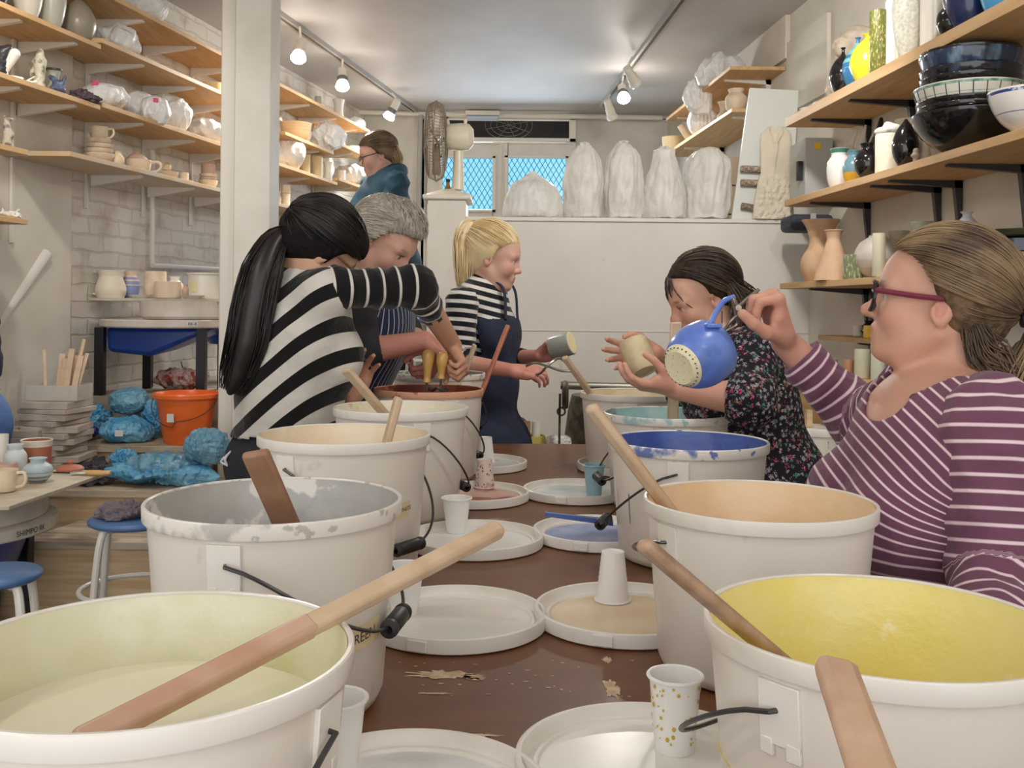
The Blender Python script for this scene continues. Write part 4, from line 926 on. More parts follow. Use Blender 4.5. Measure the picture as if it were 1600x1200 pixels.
p = shelf_pt(1, 1.855, 1388, .08); clayform('cloud_lid', 'white cloud-shaped lid on the cream cylinder', 'lid', p + Vector((0, 0, 64 * p.y / F + .002)), [((-.02, 0, .01), (.03, .035, .018)), ((.015, 0, .018), (.032, .03, .022)), ((0, 0, .03), (.02, .02, .018))], whitec, 16, .003, res=.003)
ritem('vase', 'cream vase with a wide flaring mouth behind the lidded cylinder', 'vase', 1.855, 1420, 46, 92, 'flare', M_('matte_ivory', (232, 226, 206), .6), inn=.2, group=GM)
ritem('bottle', 'glossy black pointed teardrop form', 'bottle', 1.855, 1415, 42, 76, 'tear', blk, inn=.05, group=GM)
ritem('vase', 'white ribbed vase behind the small totem', 'vase', 1.855, 1441, 30, 66, 'waist', whitec, inn=.12, group=GM)
p = shelf_pt(1, 1.855, 1431, .03); clayform('figurine', 'tiny stacked pebble totem at the shelf edge', 'figurine', p, [((0, 0, .01), (.010, .010, .012)), ((0, 0, .026), (.016, .012, .010)), ((0, 0, .042), (.010, .010, .010))], M_('pebble', (176, 164, 148), .6), 17, .001, res=.002)
# the stack of bowls
p = shelf_pt(1, 1.855, 1514, .10); s = p.y / F; z = 0.
GD = 'dark bowls stacked on the middle right shelf'
teal = M_('teal_rim', (92, 140, 122), .25, col2=s2l(176, 206, 190), vscale=40)
for i, (w_, h_, m, dz, lab) in enumerate(((172, 58, blk, 40, 'widest glossy black bowl at the bottom of the stack'), (156, 30, blk, 13, 'black bowl second from the bottom of the stack'), (158, 26, blk, 9, 'black bowl just under the green-banded bowl'), (164, 38, M_('cream_bowl', (222, 220, 208), .3), 24, 'cream bowl with a green dripping rim in the stack'),
        (150, 28, blk, 9, 'black bowl just above the green-banded bowl'), (150, 32, blk2, 18, 'glossy black bowl with a violet sheen in the stack'), (150, 38, M_('speckle_blue', (40, 56, 84), .15, coat=.6, col2=s2l(118, 148, 170), vscale=26, vlo=.5, vhi=.72, stretch=(1, 1, .25)), 17, 'blue-speckled bowl near the top of the stack'), (148, 26, blk, 0, 'topmost glossy black bowl of the stack'))):
    c = p + Vector((0, 0, z)); r_ = w_ * s / 2; hh = h_ * s
    k = 'bowl' if i in (0,) else 'dish'
    if i == 3:
        t = pot('stacked_bowl', lab, 'bowl', c, r_, hh, k, m, GD, extra=[('green_band', [(.945, .58), (.975, .8), (1.004, 1.002), (.985, 1.01)], teal)])
        g = G()
        for q in range(26): a = q * 2 * PI / 26; g += tube([c + Vector((r_ * rr * math.cos(a), r_ * rr * math.sin(a), hh * zz)) for rr, zz in ((.86, .3), (.945, .55), (1.003, .95))], .0016, 4)
        ob('incised_lines', g, M_('line_dark', (70, 84, 80), .4), t, kind='stuff')
    else: pot('stacked_bowl', lab, 'bowl', c, r_, hh, k, m, GD)
    z += dz * s
p = shelf_pt(1, 1.855, 1612, .07); s = p.y / F
t = pot('patterned_bowl', 'white bowl with a blue leaf pattern at the right edge', 'bowl', p, 64 * s, 62 * s, 'bowl', M_('porcelain', (236, 234, 228), .2), extra=[('blue_pattern', [(.72, .34), (.80, .45), (.905, .665), (1.004, .99)], M_('cobalt_leaf', (58, 78, 150), .3, col2=s2l(206, 212, 226), vscale=34, vlo=.58, vhi=.62, stretch=(1, 1, 2)))])
GT = 'vases on the lower right shelf'
ritem('vase', 'tall terracotta vase with a wide flared mouth', 'vase', 1.483, 1282, 62, 97, 'flare', tc_, inn=.12, group=GT, seg=56)
ritem('vase', 'conical terracotta bottle in front of the flared vase', 'vase', 1.483, 1302, 58, 78, 'cone', tc_, inn=.05, group=GT, seg=56)
ritem('vase', 'small shaggy green textured block vase', 'vase', 1.483, 1333, 30, 38, 'cyl', M_('moss', (112, 124, 88), .7, col2=s2l(176, 180, 148), vscale=150, vlo=.5, vhi=.6, bump=1., bscale=90, stretch=(1, 1, .3)), inn=.05, group=GT)
ritem('vase', 'big round pale grey moon jar', 'vase', 1.483, 1370, 70, 68, 'moon', M_('moon_grey', (196, 190, 182), .4, col2=s2l(180, 174, 166), vscale=10), inn=.13, group=GT, seg=56)
ritem('vase', 'slim pale celadon cylinder vase', 'vase', 1.483, 1373, 20, 68, 'cyl', M_('celadon_pale', (216, 214, 188), .35), inn=.02, group=GT, wob=None)
ritem('vase', 'taupe pot behind the moon jar', 'vase', 1.483, 1404, 44, 74, 'jar', M_('taupe_matte', (172, 164, 148), .5), inn=.2, group=GT)
ritem('vase', 'grey-green jar above the forehead of the woman in purple', 'vase', 1.483, 1440, 46, 84, 'jar', M_('greygreen', (148, 150, 132), .5), inn=.12, group=GT)
ritem('vase', 'speckled pale grey bottle above the head of the woman in purple', 'vase', 1.483, 1510, 56, 96, 'bottle2', M_('palegrey', (190, 194, 196), .4), inn=.12, group=GT)
p = shelf_pt(1, 1.483, 1592, .12); s = p.y / F
pot('stacked_dish', 'taupe square-sided pot under the blue dish', 'pot', p, .075, .05, 'cyl', M_('taupe_matte', (172, 164, 148), .5)); pot('stacked_dish', 'glossy dark blue dish behind the head of the woman in purple', 'dish', p + Vector((0, 0, .052)), .085, .036, 'cyl', M_('navy', (30, 42, 84), .18)); pot('stacked_dish', 'wavy dark green platter on the blue dish', 'platter', p + Vector((0, 0, .09)), .12, .022, 'dish', M_('bottle_green', (60, 72, 52), .25), wob=lambda a, z: 1 + .04 * math.sin(3 * a))
# small low shelf: yellow box, dark ball, white jar
p = shelf_pt(1, 1.255, 1364, .04, .2); t = thing('yellow_box', 'small yellow plastic box on the short low shelf', 'box', p); ob('tray', box(p + Vector((0, 0, .025)), (.06, .05, .05)), mat('yellow_plastic', s2l(242, 200, 30), .35), t, bev=.003); ob('rib', join(box(p + Vector((0, -.0, .03)), (.064, .054, .006)), ), mat('yellow_plastic', s2l(242, 200, 30), .35), t)
p = shelf_pt(1, 1.255, 1358, .12, .2); pot('pot', 'dark round pot behind the yellow box', 'pot', p, .035, .065, 'round', blk); p = shelf_pt(1, 1.255, 1340, .1, .2); pot('jar', 'small white jar on the short low shelf', 'jar', p, .018, .045, 'cyl', whitec)
for i, (px, w_, h_, m, lab) in enumerate(((1293, 30, 22, greyb, 'flat grey pot low on the wall behind the raised arm'), (1347, 24, 46, M_('khaki', (196, 194, 168), .5), 'pale green cylinder left of the pair below the yellow box'), (1372, 22, 46, M_('khaki2', (204, 204, 182), .5), 'pale green cylinder right of the pair below the yellow box'), (1326, 16, 26, M_('orangebrown', (176, 130, 96), .5), 'little brown pot below the short shelf'))):
    ritem('pot', lab, 'pot', 1.10, px, w_, h_, 'cyl', m, inn=.08)
# far right corner shelves
p = shelf_pt(1, 2.67, 1128, .1); lump('bagged_pot', 'bulky clear bag on the topmost far right shelf touching the ceiling', 'plastic bag', p, .16, .13, .235, bg_c, 21, 0, 'pots wrapped in plastic bags', amp=.3)
p = shelf_pt(1, 2.67, 1098, .02); lump('bagged_pot', 'crinkled clear bag hanging off the topmost far right shelf', 'plastic bag', p + Vector((-.03, 0, -.14)), .095, .08, .24, bg_c, 22, .2, 'pots wrapped in plastic bags', amp=.3)
p = shelf_pt(1, 2.435, 1096, .08); lump('bagged_pot', 'white tied bag on the lower far right shelf', 'plastic bag', p, .10, .09, .23, bg_w, 23, .25, 'pots wrapped in plastic bags', amp=.12)
ritem('bowl', 'deep cream bowl at the far end of the lower far right shelf', 'bowl', 2.435, 1052, 36, 25, 'cup', M_('buttery', (236, 216, 172), .5), inn=.06)
p = shelf_pt(1, 2.435, 1074, .08); ob('clay_roll', tube([p + Vector((-.05, 0, .14)), p + Vector((.0, 0, .07)), p + Vector((.05, -.02, .025))], [.022, .026, .02], 12), bisq, None, 'slanting cream clay tube on the lower far right shelf', 'clay tube')
ritem('vase', 'beige vase with a flared collar in the far right corner', 'vase', 2.435, 1150, 34, 36, 'jar', bisq2, inn=.06); ritem('vase', 'slender leaf-shaped beige vase in the far right corner', 'vase', 2.435, 1131, 22, 34, 'flare', bisq2, inn=.09); ritem('bowl', 'green leaf dish in the far right corner', 'dish', 2.435, 1122, 26, 30, 'bowl', M_('darkgreen', (58, 74, 58), .5), inn=.2)
# ================================================================ LEDGE OF THE PARTITION
for i, (px, w_, ytop, lab, nk) in enumerate(((832, 95, 257, 'squat domed translucent bag at the left end of the ledge', 0), (912, 68, 216, 'tall pale bag second on the ledge', .12), (973, 66, 213, 'tall tied bag in the middle of the ledge', .1), (1037, 70, 221, 'bag gathered with radiating pleats on the ledge', .3), (1106, 74, 216, 'rounded tall bag at the right end of the row on the ledge', 0))):
    c = at(px, 335, 5.13); c.z = HZ + .001; hh = (334 - ytop) * 5.13 / F; rx = w_ / 2 * 5.13 / F * 1.03
    s = SDF(); n = 6 if nk else 5
    prof = [(.9, .06), (.98, .22), (1.0, .45), (.9, .68), (.68, .86), (.34, .98)] if i in (1, 2) else [(.98, .06), (1.02, .22), (.94, .45), (.8, .62), (.62, .76), (.5, .9), (.46, .99)] if i == 3 else ([(1, .05), (1.02, .2), (.93, .45), (.72, .68), (.42, .84), (.14, .97)] if i == 0 else [(.9, .05), (1, .3), (1, .55), (.92, .75), (.7, .88), (.35, .97)])
    pf = [(0, 0)] + [(a * rx, b * hh) for a, b in [(.8, 0)] + prof] + [(0.02, hh)]
    def wobf(a, z, i=i): f = z / hh; return 1 + (.03 * math.sin(a * (5 + i) + i + 3 * f) + .014 * math.sin(a * 17 + 3 * i + 7 * f * math.sin(a))) * (.2 + f) - .10 * max(0, math.sin(a * 3 + i * 2)) * (1 - f)
    g = lathe(smooth_prof(pf, 6), 110, c, wob=wobf); P = np.array(g.v); P[:, 1] = c.y + (P[:, 1] - c.y) * min(1, .125 / rx); g.v = P.tolist()
    P0 = np.array(g.v); d0 = P0 - np.array(c + Vector((0, 0, hh * .4))); d0 /= np.linalg.norm(d0, axis=1)[:, None]; g.v = (P0 + d0 * (wave(P0 * np.array([1, 1, .28]), i + 4, 42, 3, True) * .007 + wave(P0, i + 30, 16, 2, True) * .005)[:, None]).tolist(); P = np.array(g.v); P[:, 2] = np.maximum(P[:, 2], c.z); g.v = P.tolist()
    t = thing('bin_bag', lab, 'plastic bag', c, 'translucent bags on the partition ledge'); ob('bag', g, bg_h, t, ang=80)
    if nk: ob('knot', displace(lathe([(0, -.01), (.03, -.012), (.018, .0), (.028, .012), (.02, .02), (0, .018)], 20, c + Vector((0, 0, hh - .01)), wob=lambda a, z: 1 + .25 * math.sin(a * 7)), .003, 90, i, True), bg_h, t)
# desk fan on the post
pb = Vector(((xp0 + xp1) / 2, 5.13, pt + .024)); t = thing('desk_fan', 'old cream oscillating fan with a wire cage standing on the post', 'fan', pb)
m_fan = mat('fan_cream', s2l(226, 218, 198), .3); m_cage = mat('fan_cage', s2l(138, 124, 104), .55, .15)
ob('base', lathe([(0, 0), (.125, 0), (.128, .006), (.11, .018), (.06, .034), (.03, .042), (0, .044)], 40, pb), m_fan, t, ang=60)
nk = at(716, 265, 5.13); nk0 = Vector((nk.x, 5.13, pb.z + .04)); nt = at(716, 236, 5.13)
ob('neck', tube([nk0, Vector((nk.x, 5.13, nt.z))], [.032, .024], 16), m_fan, t)
mc = at(718, 214, 5.13); ob('motor', lathe([(0, -.075), (.04, -.072), (.066, -.05), (.07, -.01), (.066, .05), (.05, .075), (0, .078)], 28).tf(Matrix.Translation(mc) @ Matrix.Rotation(-PI / 2, 4, 'Y')), m_fan, t)
ob('knob', tube([mc + Vector((.03, 0, .06)), mc + Vector((.03, 0, .09))], [.006, .011], 12), m_fan, t)
fc = at(682, 221, 5.13); R_ = .205; T = Matrix.Translation(fc) @ Matrix.Rotation(-PI / 2, 4, 'Y')
g = G()
for k in range(72):
    a = 2 * PI * k / 72; ca_, sa_ = math.cos(a), math.sin(a)
    g += tube([T @ Vector((rr * ca_, rr * sa_, zz)) for rr, zz in ((.03, .058), (.12, .056), (.185, .04), (R_, 0), (.185, -.035), (.12, -.05), (.04, -.055))], .0015, 3, cap=False)
for rr, zz in ((.05, .058), (.09, .057), (.13, .054), (.165, .047), (.19, .034), (R_, 0), (.19, -.03), (.15, -.045), (.1, -.053), (.07, -.055)):
    g += tube([T @ Vector((rr * math.cos(a), rr * math.sin(a), zz)) for a in [2 * PI * k / 48 for k in range(48)]], .0016 if rr < R_ else .004, 4, closed=True)
ob('cage', g, m_cage, t)
ob('hub', lathe([(0, .05), (.03, .05), (.034, .062), (0, .066)], 24).tf(T), m_fan, t)
for k in range(4):
    g = G(); v = []
    for i in range(7):
        r_ = .03 + .145 * i / 6; w_ = .02 + .055 * math.sin(PI * min(1, i / 6 * .8 + .15))
        for sgn in (-1, 1):
            a = k * PI / 2 + sgn * w_ / max(r_, .05) * .7; v.append(T @ Vector((r_ * math.cos(a), r_ * math.sin(a), sgn * .018)))
    g.add(v, [(2 * i, 2 * i + 1, 2 * i + 3, 2 * i + 2) for i in range(6)]); ob('blade', g, m_cage, t)
c = at(700, 285, 5.2); c.z = pt + .024; t = thing('small_bottle', 'small amber bottle with a dark cap behind the fan base', 'bottle', c); ob('glass', lathe([(0, 0), (.018, 0), (.02, .05), (.01, .075), (.009, .09)], 20, c), mat('amber_glass', s2l(150, 120, 70), .2), t); ob('cap', lathe([(.011, .088), (.011, .105), (0, .106)], 16, c), m_grip, t)
# leaning white board, hanging relief, ribbed bars
B0, B1, B2, B3 = at(1143, 343, 5.03), at(1236, 347, 5.03), at(1248, 141, 5.10), at(1172, 137, 5.10)
B0.z = B1.z = HZ + .001; f_ = Vector((0, .018, 0))
ob('white_board', hexa([B0, B1, B1 + f_, B0 + f_, B3, B2, B2 + f_, B3 + f_]), mat('board_white', s2l(216, 219, 212), .35), None, 'tall white board leaning at the right end of the ledge', 'board', bev=.002)
def relief():
    c = Vector((0, 5.02, HZ + .001)); n = 46; m = 90; v = []; f = []
    for j in range(m + 1):
        fz = j / m; z = c.z + fz * (343 - 198) * 5.05 / F; yb = 4.985 + .05 * fz
        xl = np.interp(fz, [0, .2, .42, .5, .62, .8, .93, 1], [1170, 1173, 1180, 1184, 1184, 1184, 1186, 1196]); xr = np.interp(fz, [0, .2, .42, .5, .62, .8, .93, 1], [1234, 1233, 1233, 1230, 1231, 1232, 1232, 1222])
        for i in range(n + 1):
            fx = i / n; px = xl + (xr - xl) * fx; x = (px - 800) / F * 5.05
            v.append((x, yb, z))
    for j in range(m):
        for i in range(n): a = j * (n + 1) + i; f.append((a, a + 1, a + n + 2, a + n + 1))
    P = np.array(v); fz = np.repeat(np.arange(m + 1) / m, n + 1); fx = np.tile(np.arange(n + 1) / n, m + 1)
    low = np.clip((.55 - fz) * 6, 0, 1)
    d = .012 * np.abs(wave(P, 5, 55, 3, True)) * low + .002 * wave(P, 6, 30)
    body = np.exp(-((fx - .47 - .05 * np.sin(fz * 9)) / .055) ** 2) * np.clip((fz - .45) * 8, 0, 1) * np.clip((.95 - fz) * 12, 0, 1) * .010   # small standing figure in relief
    arm = np.exp(-((np.abs(fx - .47) - (fz - .80) * 1.7) / .03) ** 2) * ((fz > .82) & (fz < 1)) * .008
    edge = np.minimum(np.minimum(fx, 1 - fx) * 10, 1); P[:, 1] -= (.006 + d + body + arm) * edge
    g = G().add(P.tolist(), f); q = P.copy(); q[:, 1] = 4.993 + .05 * fz; g2 = G().add(q.tolist(), [tuple(reversed(z_)) for z_ in f])
    rim = G(); idx = list(range(n + 1)) + [(j + 1) * (n + 1) - 1 for j in range(1, m + 1)] + [m * (n + 1) + i for i in range(n - 1, -1, -1)] + [j * (n + 1) for j in range(m - 1, 0, -1)]
    N = len(P); g = G().add(P.tolist() + q.tolist(), f + [tuple(z_ + N for z_ in reversed(w)) for w in f] + [(idx[(k + 1) % len(idx)], idx[k], idx[k] + N, idx[(k + 1) % len(idx)] + N) for k in range(len(idx))])
    return ob('clay_relief', g, mat('relief_clay', s2l(218, 208, 188), .8, bump=.3, bscale=50), None, 'cream clay relief slab of ruffled cloth and a small figure before the white board', 'relief', ang=80)
relief()
m_rib = mat('ribbed_bar', s2l(128, 104, 84), .7, col2=s2l(196, 184, 168), vscale=60, vlo=.5, vhi=.55, stretch=(1, 6, 6))
for i, (y, lab) in enumerate(((262, 'upper brown ribbed bar passing behind the clay relief'), (284, 'middle ribbed bar passing behind the clay relief'), (321, 'lowest ribbed stub left of the clay relief'))):
    a, b = at(1160, y, 4.995), at(1262 if i < 2 else 1186, y + 4, 4.995)
    a.y = b.y = 5.09 if i < 2 else 5.05; dz_ = (z_f := (a.z - HZ)); yy = 5.018 + .055 * dz_ / .67; a.y = b.y = yy - .006
    n = 60; g = tube([a + (b - a) * k / n for k in range(n + 1)], [.016 + .0022 * (k % 2) for k in range(n + 1)], 12)
    ob('ribbed_bar', g, m_rib, None, lab, 'bar', 'ribbed bars by the white board')
# metal cabinets on the right wall beyond the shelf
c = at(1272, 262, 4.75); t = thing('fuse_cabinet', 'grey metal fuse cabinet on the right wall beyond the middle shelf', 'cabinet', (wr_x(4.8) - .07, 4.8, 1.87), None)
ob('case', box((wr_x(4.8) - .07, 4.8, 2.02), (.13, .26, .3)), mat('cabinet_grey', s2l(186, 188, 186), .4), t, bev=.004); ob('switch', box((wr_x(4.8) - .145, 4.72, 2.02), (.03, .03, .09)), m_grip, t, bev=.002)
ob('case_label', box((wr_x(4.8) - .08, 4.668, 2.13), (.03, .003, .03)), mat('yellow_plastic', s2l(242, 200, 30), .35), t)
t = thing('tool_roll', 'dark strapped tool bag hanging under the middle right shelf', 'tool bag', (wr_x(4.7) - .12, 4.72, 1.72)); ob('pouch', box((wr_x(4.7) - .12, 4.72, 1.77), (.2, .2, .075)), mat('navy_cloth', s2l(56, 60, 72), .7, bump=.3), t, bev=.02); ob('strap', box((wr_x(4.7) - .12, 4.612, 1.77), (.025, .004, .08)), mat('cabinet_grey', s2l(186, 188, 186), .4), t)
t0 = at(1144, 330, 5.2)
for i in range(3):
    x0 = at(1146, 300, 5.36).x; ob('cardboard_box', box((x0, 5.42, 1.72 + i * .155 + .075), (.12, .14, .148)), mat('cardboard_grey', s2l(176, 156, 132), .8), None, ['lowest brown box behind the white board', 'middle brown box behind the white board', 'top brown box behind the white board'][i], 'box', 'brown boxes behind the board', bev=.002)
t = thing('side_cabinet', 'narrow dark cabinet behind the partition under the brown boxes', 'cabinet', (at(1146, 300, 5.36).x, 5.42, 0)); ob('carcass', box((at(1146, 300, 5.36).x, 5.42, .86), (.14, .16, 1.715)), m_cream, t)

# ================================================================ BEHIND THE TABLE END
m_blacks = mat('blackened_steel', s2l(74, 68, 60), .5, .4, col2=s2l(120, 108, 92), vscale=20)
c = at(897, 620, 4.2); t = thing('slab_roller', 'dark steel machine with a long roller handle against the partition', 'machine', (c.x, 4.35, 0))
a, b = at(876, 602, 4.2), at(1040, 606, 4.2); ob('roller_bar', tube([a, b], .017, 14), mat('steel_grey', s2l(140, 138, 126), .35, .6), t)
ob('barrel', lathe([(0, .0), (.17, 0), (.175, .3), (.175, .62), (.18, .63), (.18, .72), (.165, .84), (.15, .9), (0, .9)], 40, (at(950, 600, 4.3).x, 4.4, .08)), m_blacks, t)
ob('wheel', lathe([(0, -.012), (.055, -.012), (.062, 0), (.055, .012), (0, .012)], 28).tf(Matrix.Translation(at(883, 617, 4.18)) @ Matrix.Rotation(PI / 2, 4, 'Y')), m_blacks, t)
ob('rod', tube([at(875, 615, 4.18), at(873, 760, 4.18)], .005, 8), m_blacks, t); ob('ring', tube([at(877, 643, 4.18) + Vector((.016 * math.cos(k), 0, .016 * math.sin(k))) for k in [i * PI / 8 for i in range(16)]], .004, 6, closed=True), m_blacks, t)
ob('stand', join(box((at(885, 700, 4.3).x, 4.3, .35), (.04, .04, .7)), box((at(1000, 700, 4.3).x, 4.45, .35), (.04, .04, .7))), m_blacks, t)
c = at(831, 694, 4.3); z0 = at(831, 693, 4.3).z - .14
t = thing('low_stool', 'low pale box under the yellow tub behind the table end', 'box', (c.x, 4.35, 0)); ob('carcass', box((c.x + .03, 4.35, z0 / 2), (.5, .3, z0)), m_cream, t, bev=.003)
pot('yellow_tub', 'small mustard-yellow tub on the floor box behind the table end', 'tub', (c.x, 4.3, z0), .058, .175, 'cyl', mat('mustard', s2l(190, 176, 84), .4))
pot('roll', 'tan cardboard tube standing in the yellow tub', 'tube', (c.x - .024, 4.3, z0 + .02), .018, .215, 'cyl', mat('kraft', s2l(176, 142, 108), .7)); pot('roll', 'white tube standing in the yellow tub', 'tube', (c.x + .018, 4.3, z0 + .02), .019, .215, 'cyl', whitec)
lump('cloth', 'crumpled white cloth over the right side of the yellow tub', 'cloth', (c.x + .105, 4.32, z0 + .12), .075, .05, .07, bag_mat('rag', (226, 224, 216), 1, r=.8), 31); 
ob('hose', tube(bezier([(c.x - .09, 4.35, .3), (c.x - .085, 4.33, z0 + .15), (c.x - .05, 4.33, z0 + .235), (c.x - .02, 4.34, z0 + .2)], 8), .014, 10), mat('grey_hose', s2l(92, 90, 92), .5), None, 'grey hose looping over the left side of the yellow tub', 'hose')
# white bin and cardboard carton on the right
c = at(1280, 760, 4.15); t = thing('bin', 'tall white lidded bin behind the woman in the floral dress', 'bin', (c.x, 4.15, 0)); zt = at(1280, 668, 4.15).z; r_ = 40 * 4.15 / F
ob('drum', lathe([(0, 0), (r_ * .82, 0), (r_ * .84, .02), (r_ * .96, zt - .02), (r_ * .96, zt), (0, zt)], 40, (c.x, 4.15, 0)), m_tub, t); ob('lid', lathe([(r_ * .95, zt - .03), (r_, zt - .028), (r_ * 1.02, zt - .004), (r_ * .98, zt + .004), (0, zt + .004)], 40, (c.x, 4.15, 0)), m_rimw, t)
p = at(1303, 695, 4.15 - r_); ob('bin_label', box((p.x - .0, 4.15 - r_ * .86, p.z), (.05, .004, .03), .38), mat('label_grey', s2l(206, 204, 198), .6, col2=s2l(120, 118, 116), vscale=120, vlo=.52, vhi=.56), t)
p0, p1 = at(1246, 618, 4.5), at(1318, 618, 4.5); zb = .0
t = thing('shelf_box', 'open cardboard carton behind the white bin', 'carton', ((p0.x + p1.x) / 2, 4.55, 0)); m_card = mat('cardboard', s2l(196, 158, 108), .8, col2=s2l(184, 144, 96), vscale=3)
ob('carton_wall', box(((p0.x + p1.x) / 2, 4.62, p0.z / 2), (.27, .012, p0.z)), m_card, t); ob('carton_side', join(box(((p0.x + p1.x) / 2 - .13, 4.52, (p0.z - .08) / 2), (.012, .2, p0.z - .08)), box(((p0.x + p1.x) / 2 + .13, 4.52, (p0.z - .08) / 2), (.012, .2, p0.z - .08))), m_card, t); ob('carton_front', box(((p0.x + p1.x) / 2, 4.42, (p0.z - .12) / 2), (.27, .012, p0.z - .12)), m_card, t)
ob('wood_block', box((c.x - .055, 4.12, zt + .041), (.022, .03, .07)), m_pine, None, 'short wooden stick end standing on the white bin', 'stick')
# glimpse through the gap behind the hands: stools, rack
m_seatb = mat('stool_seat_blue', s2l(92, 128, 176), .35, col2=s2l(78, 112, 160), vscale=8); m_stl = mat('stool_tube_white', s2l(226, 222, 214), .3)
def stool(label, c, h, r=.16, spread=.04, splay=1.35, ring=.34):
    c = Vector(c); t = thing('stool', label, 'stool', c, 'round blue-seated stools')
    ob('seat', lathe([(0, h - .02), (r * .9, h - .02), (r, h - .012), (r * 1.01, h - .004), (r * .96, h + .002), (0, h + .003)], 44, c), m_seatb, t, ang=60)
    for k in range(4):
        a = PI / 4 + k * PI / 2 + .25; d = Vector((math.cos(a), math.sin(a), 0))
        ob('leg', tube(bezier([c + d * r * .55 + Vector((0, 0, h - .022)), c + d * r * .9 + Vector((0, 0, h - .045)), c + d * r * 1.12 + Vector((0, 0, h * .6)), c + d * r * splay + Vector((0, 0, .006))], 6), .011, 10), m_stl, t)
    ob('foot_ring', tube([c + Vector((r * 1.16 * math.cos(a), r * 1.16 * math.sin(a), h * ring)) for a in [2 * PI * k / 40 for k in range(40)]], .008, 8, closed=True), m_stl, t)
    return t
c = at(637, 497, 5.1); stool('blue-topped stool glimpsed under the striped sleeve', (c.x, 5.1, .7), c.z - .7, .16)
c = at(676, 494, 5.6); stool('further blue-topped stool glimpsed under the striped sleeve', (c.x, 5.6, .7), c.z - .7, .15)
t = thing('storage_rack', 'white metal rack with orange and white boxes in the gap behind the hands', 'rack', (at(650, 590, 4.62).x, 4.62, 0)); x0, x1 = at(618, 560, 4.62).x, at(694, 560, 4.62).x
for x in (x0, x1):
    for y in (4.5, 4.7): ob('post', box((x, y, .62), (.02, .02, 1.24)), m_stl, t)
for z in (.98, 1.12, 1.2): ob('rack_shelf', box(((x0 + x1) / 2, 4.6, z), (x1 - x0, .2, .012)), m_stl, t)
for i, (px, py, w_, h_, m, lab) in enumerate(((624, 568, .05, .06, mat('orange_box', s2l(232, 108, 48), .5), 'small orange box on the upper rack shelf'), (625, 603, .05, .04, mat('orange_box', s2l(232, 108, 48), .5), 'orange packet on the lower rack shelf'), (657, 600, .10, .07, m_tub, 'white carton on the lower rack shelf'))):
    p = at(px, py, 4.55); zz = 1.126 if i == 0 else .986; ob('rack_box', box((p.x, 4.58, zz + h_ / 2 + .001), (w_, .08, h_ if i == 0 else h_)), m, None, lab, 'box', bev=.002)

# ================================================================ LEFT: WHEELS, STOOLS, BAGS
m_bluew = mat('wheel_blue', s2l(28, 66, 150), .3); m_wgrey = mat('wheel_plastic', s2l(214, 206, 196), .45, col2=s2l(198, 188, 176), vscale=10); m_ink = mat('ink_black', s2l(40, 38, 40), .6)
# lower wheel with the board
bc = (-1.76, 3.09); t = thing('potters_wheel', "potter's wheel with a splash pan and printed rim band at the left edge", "potter's wheel", (bc[0], bc[1], 0))
ob('splash_pan', lathe([(0, .69), (.29, .69), (.30, .7), (.305, .784), (.295, .786), (.29, .71), (0, .705)], 56, (bc[0], bc[1], 0)), m_wgrey, t)
ob('tray_rim', lathe([(.0, .655), (.325, .655), (.33, .66), (.33, .69), (.32, .694), (0, .692)], 64, (bc[0], bc[1], 0)), m_wgrey, t)
g = text_geo('SHIMPO RK', .024, 'RIGHT'); a_r = -.06; g.v = [(bc[0] + .3312 * math.cos(a_r + x / .33), bc[1] + .3312 * math.sin(a_r + x / .33), .674 + y) for x, y, _ in g.v]; ob('lettering', g, m_ink, t)
ob('body', lathe([(0, .40), (.14, .42), (.26, .54), (.3, .655), (0, .655)], 40, (bc[0] - .05, bc[1], 0)), m_bluew, t)
for x, y in ((-1.59, 2.90), (-2.0, 2.90), (-1.59, 3.28), (-2.0, 3.28)): ob('leg', box((x, y, .327), (.04, .04, .653)), m_black, t, bev=.003)
Bp = [at(22, 790, 2.80), at(181, 737, 3.42)]; zb = .79
t = ob('ware_board', hexa([(-2.05, 2.80, zb - .012), (-1.405, 2.80, zb - .012), (-1.365, 3.42, zb - .012), (-2.0, 3.42, zb - .012), (-2.05, 2.80, zb), (-1.405, 2.80, zb), (-1.365, 3.42, zb), (-2.0, 3.42, zb)]), mat('ware_board_grey', s2l(208, 200, 182), .7, col2=s2l(178, 162, 140), vscale=7), None, "square grey ware board laid over the potter's wheel at the left edge", 'board', bev=.002)
def onboard(px, pyb, z=zb): Y = (ZC - z) * F / (pyb - CY - (px - 800) * ROLL); return at(px, pyb, Y)
GW = "pots drying on the ware board"
bp = lambda name, lab, cat, px, pyb, w_, h_, kind, m, **k: (lambda p: pot(name, lab, cat, p, w_ * p.y / F / 2, h_ * p.y / F, kind, m, GW, **k))(onboard(px, pyb))
bp('mug', 'cream unglazed mug with a loop handle at the left edge', 'mug', 8, 768, 38, 34, 'cup', bisq, handle=(0, .2, .85, .028, .005))
bp('pot', 'round pale blue and grey pot with an uneven neck', 'pot', 59, 753, 44, 37, 'round', M_('two_blue', (190, 208, 214), .5), extra=[('lower_band', [(.5, -.01), (.56, .03), (.91, .25), (1.006, .44)], M_('two_grey', (136, 140, 140), .5))])
bp('pot', 'terracotta bowl with a white band and rim', 'bowl', 57, 733, 46, 45, 'cup', M_('band_terracotta', (168, 104, 82), .5), extra=[('white_band', [(.955, .62), (1.005, .98), (1.03, 1.0), (1.0, 1.03), (.94, 1.0)], M_('band_white', (226, 218, 206), .4))])
bp('vase', 'white vase with pale blue lower half behind the round pot', 'vase', 24, 741, 34, 46, 'jar', M_('paleblue', (196, 212, 222), .5, col2=s2l(228, 220, 208), vscale=4))
